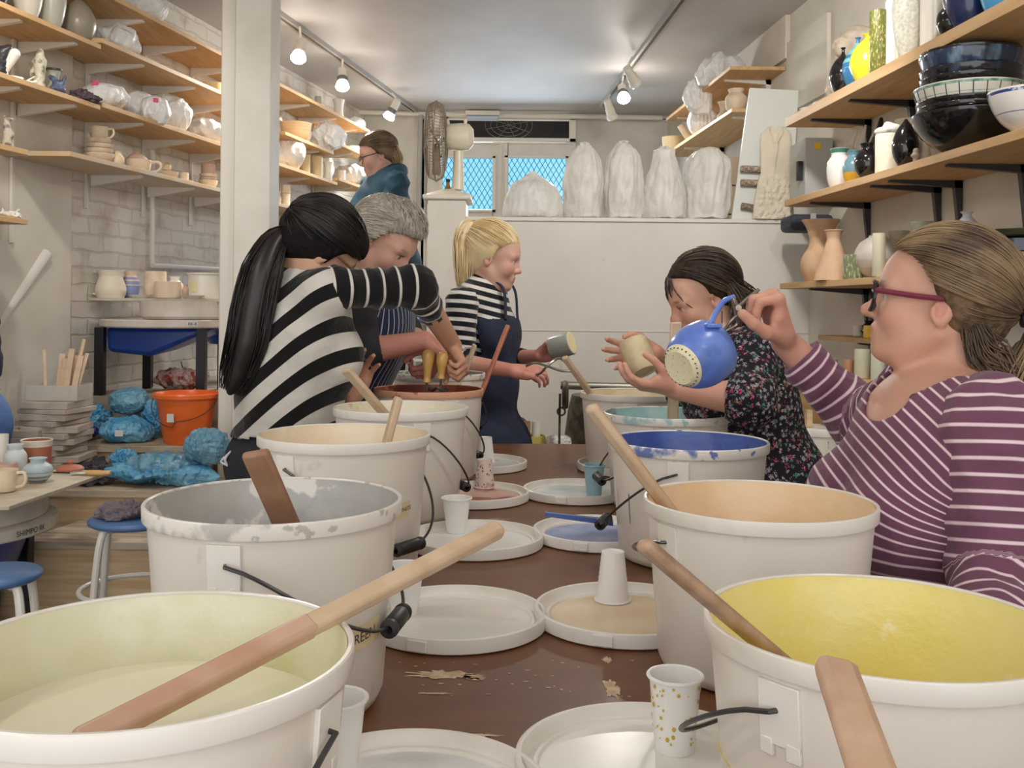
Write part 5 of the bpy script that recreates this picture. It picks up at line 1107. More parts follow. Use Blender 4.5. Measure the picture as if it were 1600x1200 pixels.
bp('beaker', 'tall white beaker at the left edge of the view', 'beaker', 0, 735, 24, 56, 'cup', whitec)
bp('bowl', 'small pinkish bowl behind the cream mug', 'bowl', 8, 746, 36, 22, 'cup', pink)
bp('knobbed_cover', 'flat terracotta lid with a knob', 'lid', 110, 735, 40, 15, 'lid', M_('lid_terracotta', (186, 116, 92), .6))
p0, p1 = onboard(82, 741), onboard(172, 744)
t = thing('pliers', 'metal tool with a wooden handle lying on the ware board', 'tool', p0); ob('jaw', tube([p0 + Vector((0, 0, .006)), p0.lerp(p1, .3) + Vector((0, 0, .006))], .003, 8), m_bail, t); ob('joint', box(p0.lerp(p1, .47) + Vector((0, 0, .007)), (.05, .02, .008), .2), mat('bright_steel', s2l(214, 212, 206), .25, .7), t, bev=.002); ob('grip', tube([p0.lerp(p1, f) + Vector((0, 0, .009)) for f in (.58, .64, .8, .95, 1.)], [.006, .009, .010, .008, .004], 12), mat('wood_handle', s2l(222, 176, 112), .4), t)
stool('blue-topped stool beside the steps with a purple-grey cloth on it', (at(212, 800, 3.02).x, 3.02, 0), at(212, 803, 3.02).z - .01, .135, ring=.70)
c = at(196, 798, 3.0); lump('cloth', 'crumpled purple-grey cloth on the blue stool', 'cloth', (c.x + .01, 3.02, at(212, 803, 3.02).z - .006), .10, .09, .05, bag_mat('mauve_rag', (128, 116, 122), 1, c2=(108, 98, 106), r=.9), 33, amp=.3)
c = at(-8, 895, 2.5); stool('blue-topped stool cut off at the left edge', (c.x, 2.5, 0), c.z, .11)
# leafy plant in the dark under the wheel
c = Vector((-1.82, 3.05, .0)); t = thing('potted_plant', 'green leafy plant in the dark under the lower wheel', 'plant', c); pot_ = ob('plant_pot', lathe([(0, 0), (.07, 0), (.09, .14), (.08, .14), (0, .1)], 24, c), tc_, t); g = G(); rs = random.Random(4)
for _ in range(70):
    b = c + Vector((rs.uniform(-.08, .13), rs.uniform(-.1, .05), rs.uniform(.16, .42))); d = Vector((rs.uniform(-1, 1), rs.uniform(-1, 1), rs.uniform(-.3, .8))).normalized() * .045; s_ = d.cross(Vector((0, 0, 1))).normalized() * .012
    g += G().add([b, b + d * .5 + s_, b + d, b + d * .5 - s_], [(0, 1, 2, 3)])
g += tube([c + Vector((0, 0, .1)), c + Vector((.02, 0, .35))], .006, 6); ob('foliage', g, mat('leaf', s2l(64, 96, 50), .5), t, kind='stuff')
# bats stacked on the step
m_bat = mat('plaster_bat', s2l(190, 180, 166), .85, col2=s2l(168, 156, 142), vscale=9); rs = random.Random(11); z = .661
for i in range(14):
    p = at(72 + rs.uniform(-6, 6), 700, 3.9); w_ = rs.uniform(.20, .27) if i < 9 else rs.uniform(.19, .24)
    hh = rs.uniform(.018, .026); yy = min(3.9, 3.93)
    ob('kiln_bat', box((p.x + .03, 3.9, z + hh / 2), (w_ * .88, .2, hh), rs.uniform(-.35, .3)), m_bat, None, ['lowest bat of the grey stack on the step'][0] if i == 0 else ('topmost bat of the grey stack on the step' if i == 13 else 'grey plaster bat in the middle of the stack on the step'), 'bat', 'grey plaster bats stacked on the step' if 0 < i < 13 else None, bev=.002); z += hh + .001
ZS = z + .0005
z = .661
for i in range(9):
    p = at(30 + rs.uniform(-3, 3), 700, 3.84); hh = rs.uniform(.02, .028)
    ob('kiln_bat', box((p.x + .03, 3.87, z + hh / 2), (.15, .2, hh), rs.uniform(-.2, .2)), m_bat, None, 'grey plaster bat in the left, lower stack on the step', 'bat', 'grey plaster bats in the lower left stack', bev=.002); z += hh + .001
# slats in a clear bin on top of the stack
zs = ZS; c = at(98, 616, 3.95); c.z = zs; c.y = 3.92; t = thing('clear_bin', 'low clear plastic bin of wooden slats on top of the grey bats', 'bin', c); ob('wall', join(box(c + Vector((0, -.07, .03)), (.2, .004, .06)), box(c + Vector((0, .07, .03)), (.2, .004, .06)), box(c + Vector((-.1, 0, .03)), (.004, .14, .06)), box(c + Vector((.1, 0, .03)), (.004, .14, .06)), box(c + Vector((0, 0, .003)), (.2, .14, .004))), mat('clear_plastic', s2l(214, 210, 200), .2, alpha=.5), t)
rs = random.Random(8)
for i, (x0, x1, yt) in enumerate(((66, 69, 547), (84, 98, 553), (90, 108, 548), (96, 113, 545), (100, 117, 556), (104, 131, 530), (107, 127, 556), (110, 136, 552), (98, 122, 562), (88, 104, 560))):
    a, b = at(x0 + 6, 612, 3.89 + .02 * (i % 3)), at(x1, yt, 3.93 + .02 * (i % 3)); a.z = zs + .006
    stick(['thin upright wooden slat standing alone by the brick corner', 'leftmost slat of the bundle', 'second slat of the bundle in the clear bin', 'third slat of the bundle in the clear bin', 'short slat in the middle of the bundle', 'longest slat sticking out of the top of the bundle', 'dark-edged slat behind the longest one', 'rightmost slat of the bundle', 'lowest slat at the front of the bundle', 'slat between the leftmost ones of the bundle'][i], a, b, .022 if i else .012, .012, w_new, rs.uniform(-.5, .5), group='wooden slats by the brick corner', bev=.001)
# blue bags and cloth on the steps
def sbag(lab, px, pyb, w_, h_, m, Y, z, seed, name='blue_bag', **k):
    p = at(px, pyb, Y); p.z = z + .001; return lump(name, lab, 'plastic bag', p, w_ * Y / F / 2 * 1.08, k.pop('ry', min(.12, w_ * Y / F / 2)), h_ * Y / F * 1.03, m, seed, 0, 'blue plastic bags of clay on the steps', amp=k.pop('amp', .22), **k)
sbag('dark royal-blue bag with a white label, lower left of the pile', 128, 690, 58, 40, bg_d, 4.22, .785, 41, sticker=(.1, -.9, .5, .018, whst, .6))
sbag('bright blue crumpled bag on top of the dark blue one', 140, 668, 76, 52, bg_b, 4.26, .815, 42, amp=.34)
sbag('smooth blue bag with a white label at the front of the pile', 196, 694, 84, 46, bg_b, 4.17, .785, 43, sticker=(.1, -.95, .4, .016, whst, .8), amp=.14)
sbag('grey-blue slab-shaped bag on top of the pile', 200, 655, 64, 48, bg_b2, 4.27, .885, 44, amp=.14)
sbag('narrow blue bag squeezed beside the orange bucket', 236, 690, 34, 72, bg_b, 4.27, .785, 45)
sbag('rounded blue bag in front of the column', 322, 730, 80, 62, bg_b2, 3.88, .745, 46, amp=.16)
sbag('long quilted blue bag lying below the rounded one', 258, 748, 145, 48, bg_b2, 3.9, .68, 47, ry=.12, amp=.14)
sbag('flat crumpled bright blue bag at the lower edge of the pile', 250, 768, 185, 44, bg_b, 3.86, .661, 48, ry=.11, amp=.3)
sbag('crumpled bright blue bag end between the pile and the black cloth', 192, 745, 44, 42, bg_b, 3.93, .70, 49, amp=.34)
p = at(150, 765, 3.88); p.z = .661; lump('cloth', 'dark grey cloth heap on the middle step', 'cloth', p, .13, .09, .115, bg_k, 50, amp=.3)
# orange bucket
c = at(291, 697, 4.17); c.z = .786; r1 = 50 * 4.17 / F; hb = .205
t = thing('orange_bucket', 'orange plastic bucket with a wire handle on the top step', 'bucket', c); m_or = mat('orange_plastic', s2l(240, 112, 46), .35)
ob('wall', lathe([(0, 0), (r1 * .66, 0), (r1 * .68, .005), (r1 * .92, hb - .004), (r1, hb - .004), (r1 * 1.01, hb), (r1 * .95, hb + .002), (r1 * .9, hb - .008), (r1 * .66, .01), (0, .008)], 56, c), m_or, t, ang=50)
ob('rim', lathe([(r1 * .95, hb + .0), (r1 * .99, hb + .004), (r1 * 1.02, hb - .002), (r1 * 1.01, hb - .016), (r1 * .96, hb - .014)], 56, c), m_or, t)
ob('handle', tube([c + Vector((r1 * math.cos(a), -r1 * .35 * math.sin(a) - .02 - r1 * .45 * math.sin(a), hb - .02 - .085 * math.sin(a) * (1.3 if a > PI / 2 else 1))) for a in [PI * k / 24 for k in range(25)]], .0018, 6), m_bail, t)
ob('paper_label', box(c + Vector((-.028, -r1 * .86, hb * .55)), (.03, .003, .034), -.15), whst, t)
# upper wheel on the platform
wc = Vector((-1.63, 4.98, .956)); 
wc = Vector((-1.575, 4.62, .956)); tr = .31; zt = at(250, 505, 4.45).z
t = thing('potters_wheel', "potter's wheel with a blue underside standing on the platform", "potter's wheel", wc)
ob('tray', lathe([(0, zt - .02), (tr - .006, zt - .02), (tr, zt - .014), (tr, zt + .012), (tr - .008, zt + .016), (0, zt + .012)], 64, (wc.x, wc.y, 0)), m_wgrey, t)
ob('splash_pan', lathe([(0, zt + .017), (.18, zt + .017), (.195, zt + .03), (.2, zt + .10), (.19, zt + .10), (.18, zt + .03), (0, zt + .03)], 48, (wc.x + .07, wc.y - .02, 0)), m_wgrey, t)
g = hexa([(wc.x - .23, wc.y - .17, zt - .13), (wc.x - .04, wc.y - .17, zt - .15), (wc.x - .02, wc.y + .16, zt - .13), (wc.x - .23, wc.y + .16, zt - .12), (wc.x - .24, wc.y - .17, zt - .021), (wc.x + .25, wc.y - .17, zt - .021), (wc.x + .25, wc.y + .16, zt - .021), (wc.x - .24, wc.y + .16, zt - .021)])
ob('housing', g, m_bluew, t, bev=.02)
for x, y in ((-.25, -.19), (.2, -.19), (-.18, .2), (.18, .2)): ob('leg', box((wc.x + x, wc.y + y, (.957 + zt - .02) / 2), (.04, .04, zt - .02 - .957)), m_black, t, bev=.002)
p = at(332, 510, wc.y - .24); ang_ = math.atan2(-.29, .2)
g = text_geo('RK-B', .018); q = 1.0; a_r = math.atan2(-.3, .21); g.v = [(wc.x + (tr + .0018) * math.cos(a_r + x / tr), wc.y + (tr + .0018) * math.sin(a_r + x / tr), zt - .001 + y) for x, y, _ in g.v]; 
lb = lathe([(tr + .001, zt - .012), (tr + .001, zt + .011)], 8, (wc.x, wc.y, 0), a_r - .075, a_r + .075); lo = ob('plate', lb, whst, t); ob('lettering', g, m_ink, lo)
zp = at(222, 466, 4.6).z
pl = ob('ware_plank', hexa([(wl_x(4.5) + .02, 4.5, zp - .014), (at(350, 466, 4.5).x, 4.5, zp - .014), (at(350, 466, 4.5).x, 4.72, zp - .014), (wl_x(4.72) + .02, 4.72, zp - .014), (wl_x(4.5) + .02, 4.5, zp), (at(350, 466, 4.5).x, 4.5, zp), (at(350, 466, 4.5).x, 4.72, zp), (wl_x(4.72) + .02, 4.72, zp)]), mat('ware_board_grey', s2l(208, 200, 182), .7), None, "long grey plank of pots laid across the upper potter's wheel", 'plank', bev=.002)
GP = "pots on the plank over the upper wheel"
def pp(name, lab, cat, px, w_, h_, kind, m, Y=4.6, **k): p = at(px, 466, Y); p.z = zp; return pot(name, lab, cat, p, w_ * Y / F / 2, h_ * Y / F, kind, m, GP, **k)
pp('jug', 'large cream jug with a curled handle on the plank', 'jug', 173, 46, 42, 'pitch', M_('jug_cream', (236, 226, 206), .5), Y=4.57, handle=(PI, .1, .95, .045, .006))
pp('dish', 'flat pale dish left of the cream jug', 'dish', 130, 34, 5, 'plate', whitec, Y=4.56)
pp('cup', 'periwinkle-blue cup behind the jug handle', 'cup', 145, 16, 18, 'cup', M_('periwinkle', (146, 158, 206), .5), Y=4.67)
pp('bottle_vase', 'small vase with blue body and peach neck right of the jug', 'vase', 204, 27, 42, 'jar', M_('periwinkle', (146, 158, 206), .5), Y=4.66, extra=[('neck_glaze', [(1.01, .46), (.96, .66), (.73, .8), (.63, .84), (.67, .9), (.755, 1.0), (.7, 1.01)], M_('peach', (232, 206, 176), .5))])
pp('dish', 'small flat dish in front of the blue vase', 'dish', 219, 36, 5, 'plate', whitec, Y=4.54)
pp('beaker', 'tall pinkish cylinder on the plank', 'cylinder', 242, 34, 42, 'cyl', bisq2, Y=4.66)
pp('bowl', 'low pinkish drum-shaped bowl on the plank', 'bowl', 262, 40, 26, 'cyl', M_('drum', (228, 206, 182), .6), Y=4.58)
pp('cup', 'little peach egg cup between the bowl and the white tub', 'cup', 290, 11, 22, 'round', pink, Y=4.62)
pp('cup', 'rounded white pot behind the drum-shaped bowl', 'pot', 273, 26, 34, 'round', whitec, Y=4.68)
pp('dish', 'oval flat dish in front of the white tub', 'dish', 300, 38, 5, 'plate', whitec, Y=4.54)
p = at(318, 466, 4.62); p.z = zp
t = thing('slip_tub', 'white plastic tub with a faded yellow label on the plank', 'tub', p, GP); r_ = 24 * 4.6 / F; hh = 38 * 4.6 / F; ob('body', lathe([(0, 0), (r_ * .93, 0), (r_ * .96, hh), (r_ * 1.08, hh), (r_ * 1.08, hh + .006), (r_ * .9, hh + .006), (r_ * .88, .01), (0, .01)], 40, p + Vector((0, 0, .001))), m_tub, t, ang=50); ob('label', lathe([(r_ * .95 + .001, .03), (r_ * .965 + .001, hh * .72)], 12, p, -2.4, -1.7), mat('faded_label', s2l(228, 222, 176), .6), t)
# floral carrier bag under the wheel
c = at(288, 612, 4.72); c.z = .957; lump('carrier_bag', 'floral pink carrier bag under the upper wheel', 'bag', c, .15, .1, .13, mat('floral_bag', s2l(208, 168, 160), .5, col2=s2l(150, 60, 50), vscale=26, vlo=.56, vhi=.6, col3=s2l(90, 110, 100), v3=(.62, .64), v3scale=34), 61, amp=.2)
ob('cable', join(tube(bezier([at(225, 560, 4.9), at(226, 585, 4.9), at(250, 600, 4.8), at(300, 597, 4.75)], 8), .004, 6), tube(bezier([at(283, 565, 4.9), at(290, 590, 4.85), at(300, 600, 4.8)], 8), .003, 6)), m_ink, None, 'black cables looping under the upper wheel', 'cable')
c = Vector((at(345, 560, 5.15).x, 5.3, .956)); t = thing('blue_basin', 'dark blue pan beside the column behind the upper wheel', 'pan', c); ob('pan', lathe([(0, .2), (.1, .2), (.2, .33), (.19, .33), (0, .22)], 32, c), m_bluew, t); ob('foot', box(c + Vector((0, 0, .1)), (.05, .05, .2)), m_black, t)
# ================================================================ PEOPLE
def hvec(px, Y):
    r = Vector(((px - 800) / F, 1, 0)).normalized(); return r, Vector((-r.y, r.x, 0))   # along the view ray, image-left
def head_M(px, py, Y, yaw, pitch, roll=0., sc=1.):
    """yaw 0 looks at the camera, 90 to the left of the picture, -90 to the right"""
    r, l = hvec(px, Y); a = math.radians(yaw); f = -r * math.cos(a) + l * math.sin(a)
    p = math.radians(pitch); up = Vector((0, 0, 1)); f2 = f * math.cos(p) + up * math.sin(p); u2 = up * math.cos(p) - f * math.sin(p)
    if roll: u2 = Matrix.Rotation(math.radians(roll), 3, f2) @ u2
    y = u2.cross(f2); M = Matrix((f2 * sc, y * sc, u2 * sc)).transposed().to_4x4(); M.translation = at(px, py, Y); return M
def head_sdf(nose=1., jaw=1., full=0.):
    s = SDF()
    s.ell((-.018, 0, .036), (.096, .074, .084), k=.02)
    s.ell((.03, 0, -.03), (.056, .057 + full, .086), k=.03)
    s.ell((.028, 0, .03), (.062, .06, .062), k=.03)
    for y in (-1, 1):
        s.cap((-.012, y * .054, -.05), (.045, y * .026, -.092), .017 * jaw, .016 * jaw, k=.035)
        s.ell((.058, y * .036, -.032), (.024, .022 + full, .024), k=.03)
        s.cap((.079, y * .014, .02), (.07, y * .046, .017), .010, .009, k=.018)
    s.ell((.071, 0, -.094), (.022, .025 * jaw, .019), k=.022)
    for y in (-1, 1): s.ell((.094, y * .031, .0), (.016, .017, .012), k=.012, sub=True)
    for y in (-1, 1): s.ell((.0715, y * .031, -.001), (.0135, .0135, .0135), k=.002)
    for y in (-1, 1): s.cap((.083, y * .020, .0075), (.076, y * .043, .006), .0042, .0036, k=.004)
    s.cap((.082, 0, .012), (.101, 0, -.022), .0075, .009, k=.014)
    s.ell((.103 + .006 * (nose - 1), 0, -.030), (.0125 * nose, .0105, .0095 * nose), k=.010)
    for y in (-1, 1): s.ell((.094, y * .012, -.034), (.010, .0075, .007), k=.007)
    s.ell((.081, 0, -.064), (.014, .027, .018), k=.018)
    s.ell((.0925, 0, -.0575), (.0065, .019, .0052), k=.005); s.ell((.0905, 0, -.0695), (.0068, .017, .0062), k=.005)
    s.cap((.100, -.02, -.0633), (.100, .02, -.0633), .0042, .0042, k=.003, sub=True)
    for y in (-1, 1):
        R = Matrix.Rotation(y * .25, 3, 'Z') @ Matrix.Rotation(-.15, 3, 'Y')
        s.ell((-.014, y * .076, -.012), (.018, .0075, .031), R, k=.006)
        s.ell((-.009, y * .0825, -.009), (.0100, .0075, .019), R, k=.004, sub=True)
        s.cap((.002, y * .078, -.012), (.0, y * .077, -.026), .005, .005, k=.004)
    return s
def hand(s, W, d, n, right=True, curl=(.5, .6, .4), sc=1., thumb=(.6, .3), spread=.12, fcurl=None, wr=.024):
    d = Vector(d).normalized(); n = Vector(n); n = (n - d * n.dot(d)).normalized(); t = d.cross(n) * (1 if right else -1); W = Vector(W)
    # palm: four metacarpals that merge, thick at the heel
    offs = (.029, .010, -.009, -.027); kl = (.086, .090, .085, .076)
    for i in range(4):
        K_ = W + d * kl[i] * sc + t * offs[i] * sc
        s.cap(W + d * .008 * sc + t * offs[i] * .55 * sc, K_, .0145 * sc, .0105 * sc, k=.010 * sc)
    s.cap(W + d * .02 * sc + t * .018 * sc + n * .008 * sc, W + d * .055 * sc + t * .03 * sc + n * .012 * sc, .015 * sc, .012 * sc, k=.012 * sc)
    s.cap(W + d * .02 * sc - t * .018 * sc + n * .007 * sc, W + d * .06 * sc - t * .024 * sc + n * .008 * sc, .013 * sc, .011 * sc, k=.012 * sc)
    L = (.070, .078, .073, .058); R0 = (.0092, .0094, .0089, .0079)
    for i in range(4):
        c = fcurl[i] if fcurl else curl
        p = W + d * kl[i] * sc + t * offs[i] * sc; a = 0.; sd = spread * (1.5 - i) * .6; q = (d + t * sd).normalized(); r = R0[i]
        for j, fr in enumerate((.46, .29, .25)):
            a += c[j]; v = q * math.cos(a) + n * math.sin(a); p2 = p + v * L[i] * fr * sc
            s.cap(p, p2, r * sc, r * .91 * sc, k=.0035 * sc if j else .006 * sc); p = p2; r *= .91
    op, bd = thumb
    a0 = W + d * .018 * sc + t * .022 * sc + n * .006 * sc
    v = (d * .62 + t * (.75 - .3 * op) + n * (.15 + .75 * op)).normalized(); a1 = a0 + v * .044 * sc
    v2 = (d * .85 + t * (.35 - .6 * bd) + n * (.1 + .6 * op)).normalized(); a2 = a1 + v2 * .032 * sc; v3 = (v2 * .8 - t * bd + d * .2).normalized(); a3 = a2 + v3 * .025 * sc
    s.cap(a0, a1, .0145 * sc, .0115 * sc, k=.012 * sc); s.cap(a1, a2, .0112 * sc, .0100 * sc, k=.004 * sc); s.cap(a2, a3, .0100 * sc, .0085 * sc, k=.003 * sc)
def lerp3(a, b, t): return tuple(x + (y - x) * t for x, y in zip(a, b))
def skin_color(g, M, base, red=(.62, .22, .17), lip=(.50, .16, .14), brow=(.12, .07, .05), eye=(.10, .09, .08), hands=(), blush=.3, handred=.35, makeup=1.):
    V = np.array(g.v); Mi = np.array(M.inverted()); L = V @ Mi[:3, :3].T + Mi[:3, 3]
    col = np.tile(np.array(base), (len(V), 1)); red = np.array(red)
    def mix(w, c): col[:] = col * (1 - w[:, None]) + np.array(c) * w[:, None]
    w = wave(V, 3, 60, 2) * .5 + .5; mix(np.clip(w, 0, 1) * .10, red)
    e = lambda c, r: np.sqrt((((L - np.array(c)) / np.array(r)) ** 2).sum(1))
    f = lambda d, a=1., b=.5: np.clip((a - d) / (a - b), 0, 1)
    for y in (-1, 1): mix(f(e((.065, y * .042, -.035), (.035, .03, .03)), 1, .2) * blush, red)
    mix(f(e((.108, 0, -.028), (.018, .016, .016)), 1, .3) * blush * .9, red)
    for y in (-1, 1): mix(f(e((-.01, y * .08, -.01), (.025, .016, .035)), 1, .3) * blush * 1.0, red)
    mix(f(e((.095, 0, -.063), (.013, .0215, .0125)), 1.05, .8) * .8, lip)
    mix(f(e((.098, 0, -.0633), (.012, .020, .0018)), 1.1, .6) * .7, (.2, .06, .05))
    for y in (-1, 1):
        mix(f(e((.083, y * .031, .0235), (.014, .019, .0042)), 1.1, .7) * .75 * makeup, brow)
        eb = np.linalg.norm(L - np.array((.0715, y * .031, -.001)), axis=1)
        m = (eb < .0148) & (L[:, 2] < .0052) & (L[:, 2] > -.0075) & (L[:, 0] > .075)
        col[m] = (.62, .58, .54)
        m2 = m & (np.abs(L[:, 1] - y * .0305) < .0062); col[m2] = eye
        m3 = (np.abs(L[:, 2] - .0062) < .0016) & (np.abs(L[:, 1] - y * .031) < .0145) & (L[:, 0] > .074); col[m3] = (.10, .06, .05)
    for h in hands:
        d = np.linalg.norm(V - np.array(h), axis=1); mix(np.clip((.20 - d) / .12, 0, 1) * handred, red)
    g.col = col.tolist()
m_skin = mat('skin', (.6, .4, .3), .48, attr='col', spec=.4, sub=.25, bump=.08, bscale=260)
def cap_mat(n, c, c2): return mat('haircap_' + n, s2l(*c), .75, col2=s2l(*c2), vscale=60, vlo=.38, vhi=.62, spec=.15, stretch=(1, 1, 1), bump=.5, bscale=120)
def hair_mat(n, c, c2): return mat('hair_' + n, s2l(*c), .38, col2=s2l(*c2), vscale=10, vlo=.38, vhi=.62, spec=.5, detail=6)

HC, HR = Vector((-.022, 0, .034)), Vector((.101, .0805, .0935))
def hair_cap(M, grow=0., hairline=.045, side=-.02, nape=-.05, res=.0045, extra=None, thick=.006):
    s = SDF(); s.ell(HC, tuple(x + thick + grow for x in HR), k=.01)
    s.ell((-.07, 0, -.02), (.045, .058, .06 if nape < -.03 else .04), k=.03)
    if extra: s.ext(extra)
    rc, cx, cz = .080, .087 + (.05 - hairline) * .3, (hairline - .05) * .9 - .018
    s.cap((cx, -.12, cz), (cx, .12, cz), rc, rc, k=.012, sub=True)       # face opening
    for y in (-1, 1): s.ell((.012, y * .09, side - .045), (.040, .04, .050), k=.01, sub=True)
    s.ell((.045, 0, -.15), (.125, .12, .10), k=.015, sub=True)
    w = SDF(); w.ext(s, M); return w.mesh(res)
def tubes_fast(paths, rad, n=4):
    """many tapered strands as one mesh, numpy"""
    V = []; Fa = []; o = 0
    for P, r in zip(paths, rad):
        P = np.asarray(P); m = len(P); T = np.gradient(P, axis=0); T /= np.linalg.norm(T, axis=1)[:, None] + 1e-9
        up = np.tile(np.array([0.31, .22, .92]), (m, 1)); S = np.cross(T, up); S /= np.linalg.norm(S, axis=1)[:, None] + 1e-9; U = np.cross(S, T)
        tt = np.linspace(0, 1, m); rr = r * np.clip(np.minimum(tt * 6 + .35, (1 - tt) * 3 + .12), 0, 1)
        for k in range(n):
            a = 2 * PI * k / n; V.append(P + (S * math.cos(a) + U * math.sin(a)) * rr[:, None])
        for k in range(n):
            k2 = (k + 1) % n; a = o + k * m; b = o + k2 * m
            for i in range(m - 1): Fa.append((a + i, a + i + 1, b + i + 1, b + i))
        o += n * m
    g = G(); g.v = np.concatenate(V).tolist(); g.f = Fa; return g
def scalp_strands(M, tie, n=420, seed=0, lift=.0075, hairline=.045, jit=.10, r=.0014, fr=(.0, .75), sway=.0):
    """strands that run over the skull from where they grow to the tie"""
    rs = np.random.RandomState(seed); tie = np.array((Vector(tie) - HC)); R = np.array(HR); td = tie / R; td /= np.linalg.norm(td); Mn = np.array(M); out = []; rad = []
    k = 0
    while k < n:
        d = rs.normal(size=3); d /= np.linalg.norm(d); p = d * R + np.array(HC)
        hy = math.hypot(p[0] - (.087 + (.05 - hairline) * .3), p[2] - ((hairline - .05) * .9 - .018))
        if hy < .0785 or d[2] < -.75 or (k % 5 < 2 and hy > .09): continue
        if p[2] < -.02 and p[0] > -.045: continue
        if p[2] < .03 and p[0] > -.004: continue
        k += 1; om = math.acos(np.clip(d @ td, -1, 1)); m = 16; t = np.linspace(*fr, m) if om > .5 else np.linspace(0, 1, m)
        t = np.linspace(rs.uniform(0, .25) * (k % 2), rs.uniform(.85, 1.0), m)
        q = (np.sin((1 - t) * om)[:, None] * d + np.sin(t * om)[:, None] * td) / max(math.sin(om), 1e-3)
        q += (rs.normal(size=3) * jit * .12)[None] * np.sin(t * PI)[:, None]
        lf = lift + rs.uniform(-.0015, .0035) + .003 * np.sin(t * PI * rs.uniform(.5, 2) + rs.rand() * 6) * .5
        P = q * (R + lf[:, None] if np.ndim(lf) else R + lf) + np.array(HC)
        if ((P[:, 0] > -.042) & (P[:, 0] < .014) & (P[:, 2] < .010) & (P[:, 2] > -.045) & (np.abs(P[:, 1]) > .05)).any(): continue
        out.append(P @ Mn[:3, :3].T + Mn[:3, 3]); rad.append(r * rs.uniform(.7, 1.4))
    return tubes_fast(out, rad)
def lock(guide, widths, n=160, seed=0, r=.0014, wav=.004, flat=.6, m=22, up=None):
    """a falling bunch of hair round a guide line"""
    rs = np.random.RandomState(seed); Gd = np.array([list(v) for v in bezier(guide, 8)]); tt = np.linspace(0, 1, len(Gd)); ti = np.linspace(0, 1, m)
    Gi = np.stack([np.interp(ti, tt, Gd[:, i]) for i in range(3)], 1); W = np.interp(ti, np.linspace(0, 1, len(widths)), widths)
    T = np.gradient(Gi, axis=0); T /= np.linalg.norm(T, axis=1)[:, None]; S = np.cross(T, np.array([0, 1., 0.2]) if up is None else np.array(up)); S /= np.linalg.norm(S, axis=1)[:, None] + 1e-9; U = np.cross(S, T)
    out = []; rad = []
    for _ in range(n):
        a, b = np.clip(rs.normal(size=2) * .45, -.85, .85); e = rs.uniform(.75, 1.0) if rs.rand() < .5 else 1.
        ph = rs.rand() * 6; fq = rs.uniform(1, 3); wv = wav * np.sin(ti * PI * fq + ph) * np.clip(ti * 3, 0, 1)
        P = Gi + S * (a * W + wv)[:, None] + U * (b * W * flat + wv * .6)[:, None]; k = max(6, int(m * e)); out.append(P[:k]); rad.append(r * rs.uniform(.7, 1.4))
    return tubes_fast(out, rad)
def core(guide, widths, res=.005, flat=.6):
    s = SDF(); P = bezier(guide, 5); n = len(P); w = np.interp(np.linspace(0, 1, n), np.linspace(0, 1, len(widths)), widths)
    for i in range(n - 1): s.cap(P[i], P[i + 1], w[i] * .62, w[i + 1] * .62, k=.006)
    return s.mesh(res)
def torso_sdf(pelvis, chest, neck, shL, shR, hip=(.17, .125), waist=(.14, .105), ch=(.165, .12), bust=0., fwd=None, sh=.052):
    """world-space trunk. radii: half width along the shoulder line, half depth"""
    pelvis, chest, neck, shL, shR = map(Vector, (pelvis, chest, neck, shL, shR)); s = SDF()
    side = (shL - shR); side.normalize(); up = (chest - pelvis).normalized(); side = (side - up * side.dot(up)).normalized(); f = side.cross(up)
    R = Matrix((side, f, up)).transposed(); H = (chest - pelvis).length
    s.ell(pelvis, (hip[0], hip[1], .13), R, k=.05); s.ell(pelvis.lerp(chest, .52), (waist[0], waist[1], .17), R, k=.06); s.ell(chest, (ch[0], ch[1], .17), R, k=.06)
    s.cap(shL, chest.lerp(neck, .7), sh, .06, k=.05); s.cap(shR, chest.lerp(neck, .7), sh, .06, k=.05)
    s.cap(chest.lerp(neck, .5), neck, .085, .055, k=.05)
    if bust:
        for y in (-1, 1): s.ell(chest - up * .045 + f * (ch[1] - .02) * (fwd or 1) + side * y * .075, (.075, .06 * bust, .07), R, k=.04)
    return s, side, f, up
def legs_sdf(pelvis, side, f, feet_z, thigh=.085, stance=.10, bend=0., hip=(.17, .125)):
    s = SDF(); p = Vector(pelvis); up = Vector((0, 0, 1)); R = Matrix((side, f, up)).transposed(); s.ell(p, (hip[0] + .004, hip[1] + .004, .13), R, k=.05); H = p.z - feet_z
    fx = Vector((f.x, f.y, 0)).normalized(); sx = Vector((side.x, side.y, 0)).normalized()
    for y in (-1, 1):
        h = p + sx * y * .085 - up * .05; kn = Vector((p.x, p.y, feet_z + H * .5)) + sx * y * stance + fx * bend; an = Vector((p.x, p.y, feet_z + .09)) + sx * y * stance
        s.cap(h, kn, thigh, .058, k=.04); s.cap(kn, an, .056, .042, k=.02)
    return s, fx, sx
def shoes(parent, pelvis, fx, sx, feet_z, stance, m):
    for y in (-1, 1):
        a = Vector((pelvis[0], pelvis[1], feet_z)) + sx * y * stance; s = SDF(); s.cap(a - fx * .05 + Vector((0, 0, .042)), a + fx * .15 + Vector((0, 0, .03)), .04, .032, k=.02); s.cap(a - fx * .01 + Vector((0, 0, .04)), a + Vector((0, 0, .09)), .042, .04, k=.02)
        g = s.mesh(.008); P = np.array(g.v); P[:, 2] = np.maximum(P[:, 2], feet_z + .001); g.v = P.tolist(); ob('shoe', g, m, parent)
